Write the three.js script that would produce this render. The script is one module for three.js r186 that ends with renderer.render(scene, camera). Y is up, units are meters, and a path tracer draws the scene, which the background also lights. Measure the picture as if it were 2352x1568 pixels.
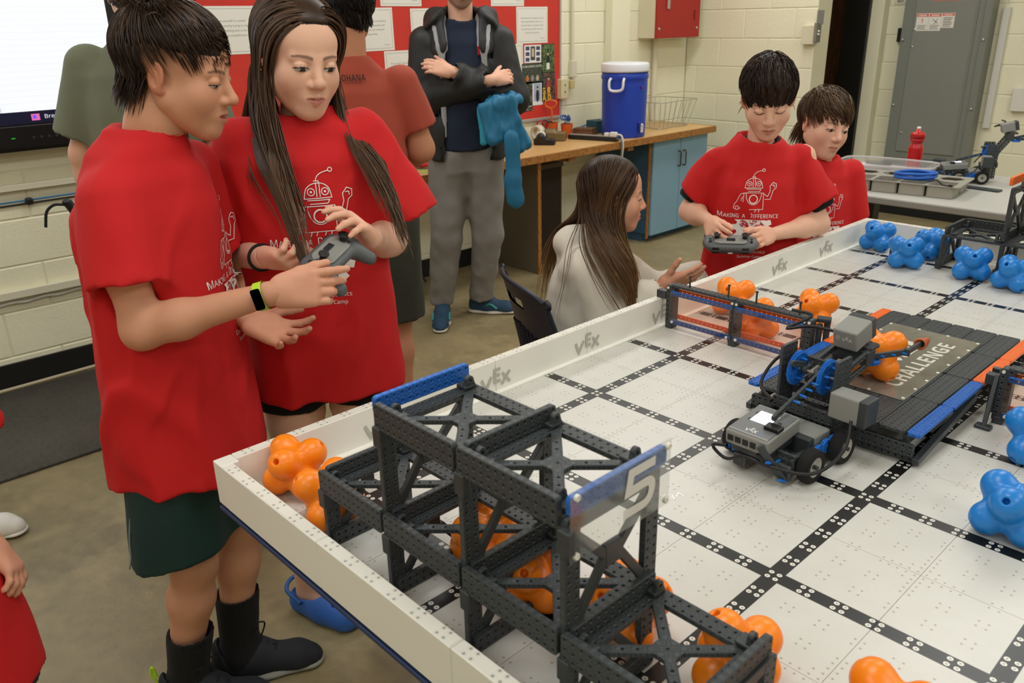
import * as THREE from 'three';
import { RoundedBoxGeometry } from 'three/addons/geometries/RoundedBoxGeometry.js';
import { mergeGeometries } from 'three/addons/utils/BufferGeometryUtils.js';
import { RectAreaLightUniformsLib } from 'three/addons/lights/RectAreaLightUniformsLib.js';
import { ImprovedNoise } from 'three/addons/math/ImprovedNoise.js';

// ---------- camera, lights, exposure ----------
const scene = new THREE.Scene();
const camera = new THREE.PerspectiveCamera(44.92, 2352 / 1568, 0.05, 40);
camera.position.set(1.089, 1.52, 1.276);
camera.up.set(-0.2496, 0.9320, -0.2624);
camera.lookAt(1.089 - 0.6800, 1.52 - 0.3621, 1.276 - 0.6373);
camera.focus = 1.9; camera.userData.fStop = 8;
const renderer = new THREE.WebGLRenderer({ antialias: true });
renderer.toneMapping = THREE.LinearToneMapping;
renderer.toneMappingExposure = 1.0;
renderer.shadowMap.enabled = true;
RectAreaLightUniformsLib.init();
scene.background = new THREE.Color(0x000000);
const CEIL = 2.9, LIGHT = 6.0;
const TROFFERS = [];
for (const [x, z] of [[-1.85, -3.75], [0.35, -3.75], [2.5, -3.75], [-1.85, -2.25], [0.35, -1.9], [2.5, -1.9], [-1.85, -0.5], [0.35, 0.6], [2.5, 0.2], [-1.85, 1.9], [0.35, 2.6], [2.5, 2.3]]) TROFFERS.push([x, z]);
for (const [x, z] of TROFFERS) {
  const l = new THREE.RectAreaLight(new THREE.Color().setRGB(0.985, 1.0, 0.99), LIGHT, 0.56, 1.16);
  l.position.set(x, CEIL - 0.035, z); l.rotation.x = -Math.PI / 2; l.castShadow = true; scene.add(l);
}

// ---------- helpers ----------
let seed = 20240611;
const rnd = () => { seed = (seed * 1664525 + 1013904223) >>> 0; return seed / 4294967296; };
const rr = (a, b) => a + (b - a) * rnd();
const V = (x, y, z) => new THREE.Vector3(x, y, z);
const lerp = (a, b, t) => a + (b - a) * t, clamp = (x, a, b) => Math.max(a, Math.min(b, x));
const sst = (a, b, x) => { const t = clamp((x - a) / (b - a), 0, 1); return t * t * (3 - 2 * t); };
const PN = new ImprovedNoise();
const nz = (x, y, z) => PN.noise(x + 100.3, y + 57.1, z + 31.7);
const names = {};
function numbered(n) { names[n] = (names[n] || 0) + 1; return names[n] === 1 ? n : n + '_' + String(names[n] - 1).padStart(3, '0'); }
function tag(o, label, category, group) { o.userData.label = label; o.userData.category = category; if (group) o.userData.group = group; return o; }
function thing(name, label, category, p = [0, 0, 0], ry = 0, group) {
  const o = new THREE.Group(); o.name = numbered(name); o.position.set(...p); o.rotation.y = ry; scene.add(o); return tag(o, label, category, group);
}
function prep(g) {
  if (g.index) g = g.toNonIndexed();
  for (const k of Object.keys(g.attributes)) if (!['position', 'normal', 'uv', 'color'].includes(k)) g.deleteAttribute(k);
  if (!g.attributes.normal) g.computeVertexNormals();
  if (!g.attributes.uv) g.setAttribute('uv', new THREE.BufferAttribute(new Float32Array(g.attributes.position.count * 2), 2));
  g.morphAttributes = {}; return g;
}
function mrg(a) {
  a = Array.isArray(a) ? a.flat(9) : [a]; a = a.map(prep);
  if (a.some(g => !g.attributes.color)) a.forEach(g => g.deleteAttribute('color'));
  const r = a.length === 1 ? a[0] : mergeGeometries(a); return r;
}
function uvm(g) { // uv in metres from the dominant axis of each face
  const p = g.attributes.position, uv = g.attributes.uv;
  const a = V(0, 0, 0), b = V(0, 0, 0), c = V(0, 0, 0), n = V(0, 0, 0);
  for (let i = 0; i < p.count; i += 3) {
    a.fromBufferAttribute(p, i); b.fromBufferAttribute(p, i + 1); c.fromBufferAttribute(p, i + 2);
    n.subVectors(b, a).cross(c.clone().sub(a)); const x = Math.abs(n.x), y = Math.abs(n.y), z = Math.abs(n.z);
    const f = x >= y && x >= z ? v => [v.z, v.y] : y >= z ? v => [v.x, v.z] : v => [v.x, v.y];
    [a, b, c].forEach((v, k) => uv.setXY(i + k, ...f(v)));
  }
  return g;
}
function mesh(name, geo, mat, parent, keepUV) {
  let g = mrg(geo); if (!keepUV && (mat.map || mat.bumpMap || mat.roughnessMap)) uvm(g);
  const m = new THREE.Mesh(g, mat); m.name = parent ? name : numbered(name); m.castShadow = m.receiveShadow = true; (parent || scene).add(m); return m;
}
const inst = (name, g, mat, parent, x = 0, y = 0, z = 0) => { const m = new THREE.Mesh(g, mat); m.name = name; m.position.set(x, y, z); m.castShadow = m.receiveShadow = true; parent.add(m); return m; };
function struct(name, geo, mat) { const m = mesh(name, geo, mat); m.userData.kind = 'structure'; return m; }
function structGroup(name, p = [0, 0, 0], ry = 0) { const o = new THREE.Group(); o.name = name; o.position.set(...p); o.rotation.y = ry; o.userData.kind = 'structure'; scene.add(o); return o; }
const E3 = (x, y, z, o = 'XYZ') => new THREE.Euler(x, y, z, o);
function mv(g, x = 0, y = 0, z = 0, rx = 0, ry = 0, rz = 0) { return g.applyMatrix4(new THREE.Matrix4().compose(V(x, y, z), new THREE.Quaternion().setFromEuler(E3(rx, ry, rz)), V(1, 1, 1))); }
const bx = (w, h, d, ...t) => mv(new THREE.BoxGeometry(w, h, d), ...t);
const rb = (w, h, d, r = 0.004, ...t) => mv(new RoundedBoxGeometry(w, h, d, 2, Math.min(r, w / 2.01, h / 2.01, d / 2.01)), ...t);
const b2 = (x0, x1, y0, y1, z0, z1, r) => r ? rb(x1 - x0, y1 - y0, z1 - z0, r, (x0 + x1) / 2, (y0 + y1) / 2, (z0 + z1) / 2) : bx(x1 - x0, y1 - y0, z1 - z0, (x0 + x1) / 2, (y0 + y1) / 2, (z0 + z1) / 2);
const cyl = (r1, r2, h, seg, ...t) => mv(new THREE.CylinderGeometry(r1, r2, h, seg || 20), ...t);
const sph = (r, x = 0, y = 0, z = 0, sx = 1, sy = 1, sz = 1, a = 18, b = 12) => new THREE.SphereGeometry(r, a, b).scale(sx, sy, sz).translate(x, y, z);
const tor = (R, r, a, b, ...t) => mv(new THREE.TorusGeometry(R, r, b || 8, a || 28), ...t);
const lathe = (pts, seg, ...t) => mv(new THREE.LatheGeometry(pts.map(p => new THREE.Vector2(p[0], p[1])), seg || 32), ...t);
const tube = (pts, r, seg, rad, closed) => new THREE.TubeGeometry(new THREE.CatmullRomCurve3(pts.map(p => V(...p)), !!closed), seg || pts.length * 6, r, rad || 8, !!closed);
function rod(a, b, r, r2, seg) { // cylinder between two points
  a = V(...a); b = V(...b); const d = b.clone().sub(a), g = new THREE.CylinderGeometry(r2 ?? r, r, d.length(), seg || 12);
  g.applyQuaternion(new THREE.Quaternion().setFromUnitVectors(V(0, 1, 0), d.normalize())); return g.translate((a.x + b.x) / 2, (a.y + b.y) / 2, (a.z + b.z) / 2);
}
function bar(a, b, w, h, r = 0.001) { // rectangular bar between two points: w sideways, h up
  a = V(...a); b = V(...b); const d = b.clone().sub(a), L = d.length(); const g = r ? new RoundedBoxGeometry(w, h, L, 1, r) : new THREE.BoxGeometry(w, h, L);
  const up = Math.abs(d.y) / L > 0.97 ? V(1, 0, 0) : V(0, 1, 0); const m = new THREE.Matrix4().lookAt(b, a, up); g.applyMatrix4(m); return g.translate((a.x + b.x) / 2, (a.y + b.y) / 2, (a.z + b.z) / 2);
}
function extr(shape, depth, bevel, ...t) {
  return mv(new THREE.ExtrudeGeometry(shape, bevel ? { depth: depth - 2 * bevel, bevelEnabled: true, bevelThickness: bevel, bevelSize: bevel, bevelOffset: -bevel, bevelSegments: 2, curveSegments: 8 } : { depth, bevelEnabled: false, curveSegments: 8 }).translate(0, 0, bevel || 0), ...t);
}
function rrShape(w, h, r, cx = 0, cy = 0) {
  const s = new THREE.Shape(), x = cx - w / 2, y = cy - h / 2;
  s.moveTo(x + r, y); s.lineTo(x + w - r, y); s.absarc(x + w - r, y + r, r, -Math.PI / 2, 0); s.lineTo(x + w, y + h - r); s.absarc(x + w - r, y + h - r, r, 0, Math.PI / 2);
  s.lineTo(x + r, y + h); s.absarc(x + r, y + h - r, r, Math.PI / 2, Math.PI); s.lineTo(x, y + r); s.absarc(x + r, y + r, r, Math.PI, Math.PI * 1.5); return s;
}
const hole = (x, y, r) => { const p = new THREE.Path(); p.absarc(x, y, r, 0, Math.PI * 2, true); return p; };

// ---------- textures ----------
const wrapN = (n, s) => ((n % s) + s) % s;
function vnoise(per, sd) { // periodic value noise
  const t = new Float32Array(per * per); let s = sd * 7919 + 13; for (let i = 0; i < t.length; i++) { s = (s * 1664525 + 1013904223) >>> 0; t[i] = s / 4294967296; }
  return (u, v) => { u *= per; v *= per; const i = Math.floor(u), j = Math.floor(v); let a = u - i, b = v - j; a = a * a * (3 - 2 * a); b = b * b * (3 - 2 * b); const g = (x, y) => t[wrapN(y, per) * per + wrapN(x, per)]; return lerp(lerp(g(i, j), g(i + 1, j), a), lerp(g(i, j + 1), g(i + 1, j + 1), a), b); };
}
function dtex(n, fn, size, srgb, m) {
  m = m || n; const d = new Uint8Array(n * m * 4);
  for (let y = 0; y < m; y++) for (let x = 0; x < n; x++) { let c = fn((x + 0.5) / n, (y + 0.5) / m); if (typeof c === 'number') c = [c, c, c]; const i = (y * n + x) * 4; for (let k = 0; k < 3; k++) d[i + k] = clamp(c[k], 0, 255); d[i + 3] = 255; }
  const t = new THREE.DataTexture(d, n, m); t.wrapS = t.wrapT = THREE.RepeatWrapping; t.magFilter = THREE.LinearFilter; t.minFilter = THREE.LinearMipmapLinearFilter; t.generateMipmaps = true;
  if (srgb) t.colorSpace = THREE.SRGBColorSpace; const [sx, sy] = Array.isArray(size) ? size : [size, size]; t.repeat.set(1 / sx, 1 / sy); t.needsUpdate = true; return t;
}
function ctex(w, h, draw, srgb = true) {
  const c = document.createElement('canvas'); c.width = w; c.height = h; const x = c.getContext('2d'); draw(x, w, h); const t = new THREE.CanvasTexture(c); if (srgb) t.colorSpace = THREE.SRGBColorSpace; return t;
}
const Mt = (color, rough = 0.6, o = {}) => new THREE.MeshStandardMaterial({ color, roughness: rough, ...o });
const Mp = (color, rough = 0.6, o = {}) => new THREE.MeshPhysicalMaterial({ color, roughness: rough, ...o });
const n8 = vnoise(8, 1), n16 = vnoise(16, 2), n32 = vnoise(32, 3), n64 = vnoise(64, 4), n128 = vnoise(128, 5), n4 = vnoise(4, 6);
const fbm = (u, v) => n4(u, v) * 0.35 + n8(u, v) * 0.25 + n16(u, v) * 0.18 + n32(u, v) * 0.12 + n64(u, v) * 0.1;
// ---------- distance-field modelling: smooth unions meshed with surface nets ----------
const BIG = 1;
const P = {
  cap(a, b, ra, rb, k = 0.02, op = 0) { // tapered capsule
    const [ax, ay, az] = a, dx = b[0] - ax, dy = b[1] - ay, dz = b[2] - az, L = dx * dx + dy * dy + dz * dz || 1e-9, R = Math.max(ra, rb);
    return { k, op, lo: [0, 1, 2].map(i => Math.min(a[i], b[i]) - R), hi: [0, 1, 2].map(i => Math.max(a[i], b[i]) + R),
      f(x, y, z) { let t = ((x - ax) * dx + (y - ay) * dy + (z - az) * dz) / L; t = t < 0 ? 0 : t > 1 ? 1 : t; const px = x - ax - dx * t, py = y - ay - dy * t, pz = z - az - dz * t; return Math.sqrt(px * px + py * py + pz * pz) - (ra + (rb - ra) * t); } };
  },
  fcap(a, b, ra, rb, n, s, k = 0.02, op = 0) { // capsule flattened by s along unit axis n
    const c = P.cap(a, b, ra, rb, k, op), [ax, ay, az] = a, dx = b[0] - ax, dy = b[1] - ay, dz = b[2] - az, L = dx * dx + dy * dy + dz * dz || 1e-9, l = Math.hypot(...n), [nx, ny, nz] = n.map(v => v / l), q = 1 / s - 1;
    c.f = (x, y, z) => { let t = ((x - ax) * dx + (y - ay) * dy + (z - az) * dz) / L; t = t < 0 ? 0 : t > 1 ? 1 : t; let px = x - ax - dx * t, py = y - ay - dy * t, pz = z - az - dz * t; const w = (px * nx + py * ny + pz * nz) * q; px += nx * w; py += ny * w; pz += nz * w; return (Math.sqrt(px * px + py * py + pz * pz) - (ra + (rb - ra) * t)) * (s < 1 ? s : 1) * (s < 1 ? 1.25 : 1); }; 
    if (s > 1) { c.lo = c.lo.map(v => v - Math.max(ra, rb) * (s - 1)); c.hi = c.hi.map(v => v + Math.max(ra, rb) * (s - 1)); } return c;
  },
  ell(c, r, k = 0.02, op = 0, rot) { // ellipsoid
    const R = Math.max(...r), q = rot ? new THREE.Quaternion().setFromEuler(E3(...rot)).invert() : null, v = V(0, 0, 0);
    const ext = rot ? [R, R, R] : r;
    return { k, op, lo: c.map((x, i) => x - ext[i]), hi: c.map((x, i) => x + ext[i]),
      f(x, y, z) { let a = x - c[0], b = y - c[1], d = z - c[2]; if (q) { v.set(a, b, d).applyQuaternion(q); a = v.x; b = v.y; d = v.z; } const k0 = Math.sqrt((a / r[0]) ** 2 + (b / r[1]) ** 2 + (d / r[2]) ** 2), k1 = Math.sqrt((a / r[0] ** 2) ** 2 + (b / r[1] ** 2) ** 2 + (d / r[2] ** 2) ** 2); return k1 < 1e-9 ? -Math.min(...r) : k0 * (k0 - 1) / k1; } };
  },
  loft(st, k = 0.02, op = 0, pw = 2) { // stack of sections [y, cx, cz, rx, rz, turn], bottom to top
    const y0 = st[0][0], y1 = st[st.length - 1][0]; let mx = 0; st.forEach(s => mx = Math.max(mx, Math.abs(s[1]) + Math.max(s[3], s[4]), Math.abs(s[2]) + Math.max(s[3], s[4])));
    return { k, op, lo: [-mx, y0, -mx], hi: [mx, y1, mx],
      f(x, y, z) { let i = 0; const yy = clamp(y, y0, y1); while (i < st.length - 2 && yy > st[i + 1][0]) i++; const A = st[i], B = st[i + 1]; let t = (yy - A[0]) / (B[0] - A[0]); t = t * t * (3 - 2 * t) * 0.5 + t * 0.5; const L = j => A[j] + (B[j] - A[j]) * t; let dx = x - L(1), dz = z - L(2); const an = (A[5] || 0) + ((B[5] || 0) - (A[5] || 0)) * t; if (an) { const c = Math.cos(an), s = Math.sin(an); [dx, dz] = [dx * c - dz * s, dx * s + dz * c]; } const rx = L(3), rz = L(4); const q = pw === 2 ? Math.sqrt((dx / rx) ** 2 + (dz / rz) ** 2) : Math.pow(Math.pow(Math.abs(dx / rx), pw) + Math.pow(Math.abs(dz / rz), pw), 1 / pw); const m = Math.min(rx, rz); let d = (q - 1) * m; const ey = y > y1 ? y - y1 : y < y0 ? y0 - y : 0; return ey ? (d > 0 ? Math.hypot(d, ey) : ey) : d; } };
  },
  box(c, s, r = 0.004, k = 0, op = 0, rot) {
    const q = rot ? new THREE.Quaternion().setFromEuler(E3(...rot)).invert() : null, v = V(0, 0, 0), R = rot ? Math.hypot(...s) : 0;
    return { k, op, lo: c.map((x, i) => x - (R || s[i])), hi: c.map((x, i) => x + (R || s[i])), f(x, y, z) { let a = x - c[0], b = y - c[1], d = z - c[2]; if (q) { v.set(a, b, d).applyQuaternion(q); a = v.x; b = v.y; d = v.z; } a = Math.abs(a) - s[0] + r; b = Math.abs(b) - s[1] + r; d = Math.abs(d) - s[2] + r; return Math.hypot(Math.max(a, 0), Math.max(b, 0), Math.max(d, 0)) + Math.min(Math.max(a, b, d), 0) - r; } };
  },
  plane(p, n, k = 0.004) { const l = Math.hypot(...n), [a, b, c] = n.map(v => v / l), d = a * p[0] + b * p[1] + c * p[2]; return { k, op: 2, f: (x, y, z) => a * x + b * y + c * z - d }; }, // keeps the side behind the plane
  cutBy(pr, p, n) { const l = Math.hypot(...n), m = n.map(v => v / l), d = m[0] * p[0] + m[1] * p[1] + m[2] * p[2], f = pr.f; pr.f = (x, y, z) => Math.max(f(x, y, z), m[0] * x + m[1] * y + m[2] * z - d); return pr; },
};
function sdfMesh(prims, h, { disp, color, pad = 0.03, rnd: r0 = 0 } = {}) {
  const lo = [1e9, 1e9, 1e9], hi = [-1e9, -1e9, -1e9];
  for (const p of prims) if (p.op === 0 || p.op === undefined) for (let i = 0; i < 3; i++) { lo[i] = Math.min(lo[i], p.lo[i] - pad); hi[i] = Math.max(hi[i], p.hi[i] + pad); }
  const n = [0, 1, 2].map(i => Math.ceil((hi[i] - lo[i]) / h) + 2), [nx, ny, nz] = n, S = nx * ny, F = new Float32Array(nx * ny * nz).fill(BIG);
  for (const p of prims) {
    const m = p.k + 3 * h, a = [0, 1, 2].map(i => p.op === 2 || !p.lo ? 0 : clamp(Math.floor((p.lo[i] - m - lo[i]) / h), 0, n[i])), b = [0, 1, 2].map(i => p.op === 2 || !p.hi ? n[i] : clamp(Math.ceil((p.hi[i] + m - lo[i]) / h) + 1, 0, n[i]));
    const k = p.k || 1e-6, op = p.op || 0, f = p.f;
    for (let z = a[2]; z < b[2]; z++) { const wz = lo[2] + z * h; for (let y = a[1]; y < b[1]; y++) { const wy = lo[1] + y * h; let id = z * S + y * nx + a[0]; for (let x = a[0]; x < b[0]; x++, id++) {
      const c = F[id]; if (op && c > 0.5) continue; let d = f(lo[0] + x * h, wy, wz);
      if (op === 0) { const q = k - Math.abs(c - d); F[id] = (c < d ? c : d) - (q > 0 ? q * q / k / 4 : 0); }
      else { if (op === 1) d = -d; const q = k - Math.abs(c - d); F[id] = (c > d ? c : d) + (q > 0 ? q * q / k / 4 : 0); }
    } } }
  }
  if (disp) for (let z = 0, id = 0; z < nz; z++) for (let y = 0; y < ny; y++) for (let x = 0; x < nx; x++, id++) if (Math.abs(F[id]) < 0.035) F[id] += disp(lo[0] + x * h, lo[1] + y * h, lo[2] + z * h);
  const vid = new Int32Array(nx * ny * nz).fill(-1), pos = [], idx = [];
  const C = [[0, 0, 0], [1, 0, 0], [0, 1, 0], [1, 1, 0], [0, 0, 1], [1, 0, 1], [0, 1, 1], [1, 1, 1]], off = C.map(c => c[0] + c[1] * nx + c[2] * S);
  const ED = [[0, 1], [2, 3], [4, 5], [6, 7], [0, 2], [1, 3], [4, 6], [5, 7], [0, 4], [1, 5], [2, 6], [3, 7]];
  for (let z = 0; z < nz - 1; z++) for (let y = 0; y < ny - 1; y++) for (let x = 0; x < nx - 1; x++) {
    const id = z * S + y * nx + x; let m = 0; for (let i = 0; i < 8; i++) if (F[id + off[i]] < 0) m |= 1 << i; if (m === 0 || m === 255) continue;
    let sx = 0, sy = 0, sz = 0, c = 0; for (const [i, j] of ED) { const a = F[id + off[i]], b = F[id + off[j]]; if ((a < 0) === (b < 0)) continue; const t = a / (a - b); sx += C[i][0] + (C[j][0] - C[i][0]) * t; sy += C[i][1] + (C[j][1] - C[i][1]) * t; sz += C[i][2] + (C[j][2] - C[i][2]) * t; c++; }
    vid[id] = pos.length / 3; pos.push(lo[0] + (x + sx / c) * h, lo[1] + (y + sy / c) * h, lo[2] + (z + sz / c) * h);
  }
  const quad = (a, b, c, d, fl) => { if (a < 0 || b < 0 || c < 0 || d < 0) return; fl ? idx.push(a, b, c, a, c, d) : idx.push(a, c, b, a, d, c); };
  for (let z = 1; z < nz - 1; z++) for (let y = 1; y < ny - 1; y++) for (let x = 1; x < nx - 1; x++) { const id = z * S + y * nx + x, a = F[id] < 0;
    if (a !== F[id + 1] < 0) quad(vid[id - nx - S], vid[id - S], vid[id], vid[id - nx], a);
    if (a !== F[id + nx] < 0) quad(vid[id - 1 - S], vid[id - 1], vid[id], vid[id - S], a);
    if (a !== F[id + S] < 0) quad(vid[id - 1 - nx], vid[id - nx], vid[id], vid[id - 1], a);
  }
  // relax slightly, then normals from the field gradient
  const N = new Float32Array(pos.length), g = (x, y, z) => { const fx = clamp((x - lo[0]) / h, 1, nx - 2.001), fy = clamp((y - lo[1]) / h, 1, ny - 2.001), fz = clamp((z - lo[2]) / h, 1, nz - 2.001), i = fx | 0, j = fy | 0, k = fz | 0, a = fx - i, b = fy - j, c = fz - k, d = k * S + j * nx + i; const L = (p, q, t) => p + (q - p) * t; return L(L(L(F[d], F[d + 1], a), L(F[d + nx], F[d + nx + 1], a), b), L(L(F[d + S], F[d + S + 1], a), L(F[d + S + nx], F[d + S + nx + 1], a), b), c); };
  for (let i = 0; i < pos.length; i += 3) { const [x, y, z] = [pos[i], pos[i + 1], pos[i + 2]], e = h * 0.75; let a = g(x + e, y, z) - g(x - e, y, z), b = g(x, y + e, z) - g(x, y - e, z), c = g(x, y, z + e) - g(x, y, z - e); const l = Math.hypot(a, b, c) || 1; N[i] = a / l; N[i + 1] = b / l; N[i + 2] = c / l; }
  const geo = new THREE.BufferGeometry(); geo.setAttribute('position', new THREE.BufferAttribute(new Float32Array(pos), 3)); geo.setAttribute('normal', new THREE.BufferAttribute(N, 3)); geo.setIndex(idx);
  if (color) { const co = new Float32Array(pos.length); for (let i = 0; i < pos.length; i += 3) { const c = color(pos[i], pos[i + 1], pos[i + 2], N[i], N[i + 1], N[i + 2]); co[i] = c[0]; co[i + 1] = c[1]; co[i + 2] = c[2]; } geo.setAttribute('color', new THREE.BufferAttribute(co, 3)); }
  geo.userData.sample = g; return geo;
}
const lin = hex => { const c = new THREE.Color(hex); return [c.r, c.g, c.b]; };
const mix3 = (a, b, t) => [a[0] + (b[0] - a[0]) * t, a[1] + (b[1] - a[1]) * t, a[2] + (b[2] - a[2]) * t];
// ---------- room ----------
const H = 0.745; // playing surface height
const concTex = dtex(1024, (u, v) => { const a = fbm(u, v), b = n128(u, v), st = sst(0.60, 0.72, fbm(u * 1 + 0.37, v * 1 + 0.61)), w = sst(0.55, 0.8, n16(u + .2, v * 3 + .1)) * n64(u, v * 2); const k = 0.84 + a * 0.3 + (b - 0.5) * 0.07 + w * 0.07 - st * 0.11; return [146 * k, 132 * k, 98 * k]; }, 2.6, true);
const concBump = dtex(512, (u, v) => fbm(u, v) * 160 + n128(u, v) * 90, 1.1);
const mConc = Mt(0xffffff, 0.42, { map: concTex, bumpMap: concBump, bumpScale: 0.0015 });
const fl = structGroup('floor'); inst('floor_slab', uvm(mrg(b2(-3.6, 4.6, -0.15, 0, -5.8, 4.2))), mConc, fl);
const paintBump = dtex(512, (u, v) => n64(u, v) * 110 + n128(u, v) * 110 + n32(u, v) * 35, 0.5);
const mWall = Mt(0xece8cc, 0.5, { bumpMap: paintBump, bumpScale: 0.0012 });
const mWall2 = Mt(0xeae6ca, 0.52, { bumpMap: paintBump, bumpScale: 0.0012 });
const mJoint = Mt(0xe4e0c4, 0.6);
const mPlain = Mt(0xebe7ce, 0.6);
const BL = 0.4064, BHt = 0.2032;
function blockGeo(w) { // a painted block face with eased edges, front towards +z
  const s = rrShape(w - 0.007, BHt - 0.007, 0.005); return uvm(mrg(new THREE.ExtrudeGeometry(s, { depth: 0.006, bevelEnabled: true, bevelThickness: 0.0025, bevelSize: 0.0035, bevelOffset: -0.0035, bevelSegments: 1, curveSegments: 1 }).translate(0, 0, -0.0085)));
}
const blockFull = blockGeo(BL), blockHalf = blockGeo(BL / 2);
function blockWall(parent, L, y0, y1, off) { // local x along the wall 0..L, faces +z at z=0
  let n = 0; for (let r = 0; ; r++) { const y = y0 + r * BHt; if (y >= y1) break;
    let x = -((off + (r % 2) * BL / 2) % BL); const cuts = [];
    for (; x < L - 0.01; x += BL) { let a = Math.max(0, x), b = Math.min(L, x + BL); const w = b - a; if (w < 0.05) continue;
      const full = w > BL - 0.01, g = full ? blockFull : blockGeo(w); inst('block', g, n++ % 3 ? mWall : mWall2, parent, (a + b) / 2, y + BHt / 2, 0); } }
}
// left wall x = -3, built in a frame whose local x runs to -z
const WL = structGroup('wall_left', [-3, 0, 1.3], Math.PI / 2);
inst('wall_core', mrg([b2(-2.9, 5.82, 0, 3, -0.2, -0.004)]), mJoint, WL);
inst('upper_wall', mrg([b2(0, 5.82, 1.97, 3, -0.0085, 0), b2(-2.9, 0, 0, 3, -0.0085, 0)]), mPlain, WL);
blockWall(WL, 5.82, -0.062, 1.95, 0.26);
// far wall stub z = -4.52
const WB = structGroup('wall_back', [-3, 0, -4.52]);
inst('wall_core', mrg([b2(-0.2, 1.08, 0, 3, -0.2, -0.004)]), mJoint, WB);
inst('upper_wall', mrg([b2(0, 1.08, 1.97, 3, -0.0085, 0)]), mPlain, WB);
blockWall(WB, 1.08, -0.062, 1.95, 0.1);
// wall with the door and panel z = -5.5
const WR = structGroup('wall_right', [-1.95, 0, -5.5]);
inst('wall_core', mrg([b2(0, 6.5, 0, 3, -0.2, -0.004), b2(-1.6, 0, 2.12, 3, -0.2, -0.004)]), mJoint, WR);
inst('upper_wall', mrg([b2(0, 6.5, 1.97, 3, -0.0085, 0), b2(2.85, 6.5, 0, 1.97, -0.0085, 0)]), mPlain, WR);
blockWall(WR, 2.84, -0.062, 1.95, 0.3);
struct('trim_1', [b2(-1.95, -1.85, 0, 2.9, -5.499, -5.41, 0.006)], mWall);
const WN = structGroup('wall_niche'); inst('niche_side', mrg([b2(-3.3, -3.1, 0, 3, -5.7, -4.72)]), mPlain, WN);
const WF = structGroup('wall_front'); inst('front_side', mrg([b2(-3.2, 4.7, 0, 3, 4.0, 4.2)]), mPlain, WF);
const WE = structGroup('wall_east'); inst('east_side', mrg([b2(4.5, 4.7, 0, 3, -5.7, 4.2)]), mPlain, WE);
const CE = structGroup('ceiling'); inst('ceiling_slab', mrg([b2(-3.4, 4.7, CEIL, CEIL + 0.15, -5.8, 4.2)]), Mt(0xe6e2d4, 0.9), CE);
// ceiling fittings
{ const mFr = Mt(0xe8e8e4, 0.5), mDf = Mt(0xffffff, 0.5, { emissive: new THREE.Color().setRGB(1, 0.99, 0.96), emissiveIntensity: 2.2 });
  const gf = mrg([b2(-0.3, 0.3, -0.03, 0, 0.58, 0.61), b2(-0.3, 0.3, -0.03, 0, -0.61, -0.58), b2(-0.31, -0.28, -0.03, 0, -0.61, 0.61), b2(0.28, 0.31, -0.03, 0, -0.61, 0.61)]), gd = mrg(b2(-0.28, 0.28, -0.02, -0.004, -0.58, 0.58));
  for (const [x, z] of TROFFERS) { const t = thing('ceiling_light', 'long white fluorescent troffer in the ceiling', 'ceiling light', [x, CEIL, z], 0, 'fluorescent troffers overhead'); inst('frame', gf, mFr, t); inst('diffuser', gd, mDf, t); } }
// baseboards
const mBase = Mt(0x0d0d0c, 0.55);
struct('baseboard_left', [b2(-3.0, -2.988, 0, 0.115, -4.52, 3.9, 0.003)], mBase);
struct('baseboard_back', [b2(-3.0, -1.925, 0, 0.115, -4.52, -4.508, 0.003)], mBase);
struct('baseboard_right', [b2(-1.84, 4.4, 0, 0.115, -5.5, -5.488, 0.003)], mBase);
// door in the niche
const woodTex = (r, g, b, sc, s0 = 0) => dtex(512, (u, v) => { const w = n8(u * 1 + s0, v * 0.25) * 6 + n32(u, v * 0.125) * 1.2, gr = Math.sin(w * 6.28 + u * 25) * 0.5 + 0.5, f = n128(u, v * 0.06); const k = 0.74 + gr * 0.2 + f * 0.22; return [r * k, g * k, b * k]; }, sc, true);
const mDoor = Mt(0xffffff, 0.45, { map: woodTex(74, 42, 20, [0.7, 1.4]) });
const D1 = structGroup('door_1', [-2.05, 0, -5.5]);
inst('door_leaf', uvm(mrg([b2(-1.05, -0.09, 0.02, 2.1, 0.0, 0.045, 0.003)])), mDoor, D1);
inst('door_frame', mrg([b2(-0.085, 0.105, 0, 2.16, -0.08, 0.13, 0.004), b2(-1.2, 0.1, 2.1, 2.18, -0.08, 0.1), b2(-1.2, -1.05, 0, 2.16, -0.08, 0.1)]), Mt(0x0c0b0a, 0.45), D1);
for (const y of [0.25, 1.02, 1.8]) { const h = inst('hinge', mrg([cyl(0.009, 0.009, 0.12, 12), b2(-0.05, 0.04, -0.055, 0.055, -0.012, -0.004)]), Mt(0x4a4238, 0.35, { metalness: 0.8 }), D1, -0.088, y, 0.06); }
// rubber mat with raised tread
{ const bump = dtex(512, (u, v) => { const a = u * 16, b = v * 16, i = Math.floor(a), j = Math.floor(b), x = a - i - 0.5, y = b - j - 0.5; const [p, q] = (i + j) % 2 ? [x + y, x - y] : [x - y, x + y]; return 70 + 185 * (1 - sst(0.0, 0.12, Math.abs(p) - 0.06)) * (1 - sst(0.0, 0.15, Math.abs(q) - 0.42)); }, 0.56);
  const mp = dtex(512, (u, v) => { const k = 0.8 + fbm(u, v) * 0.5; return [58 * k, 55 * k, 50 * k]; }, 1.3, true);
  tag(mesh('rubber_mat', [b2(-2.93, -2.075, 0.0, 0.012, -0.25, 2.2, 0.004)], Mt(0xffffff, 0.5, { map: mp, bumpMap: bump, bumpScale: 0.003 })), 'dark grey rubber floor mat with raised diamond tread by the wall', 'mat'); }
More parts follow.
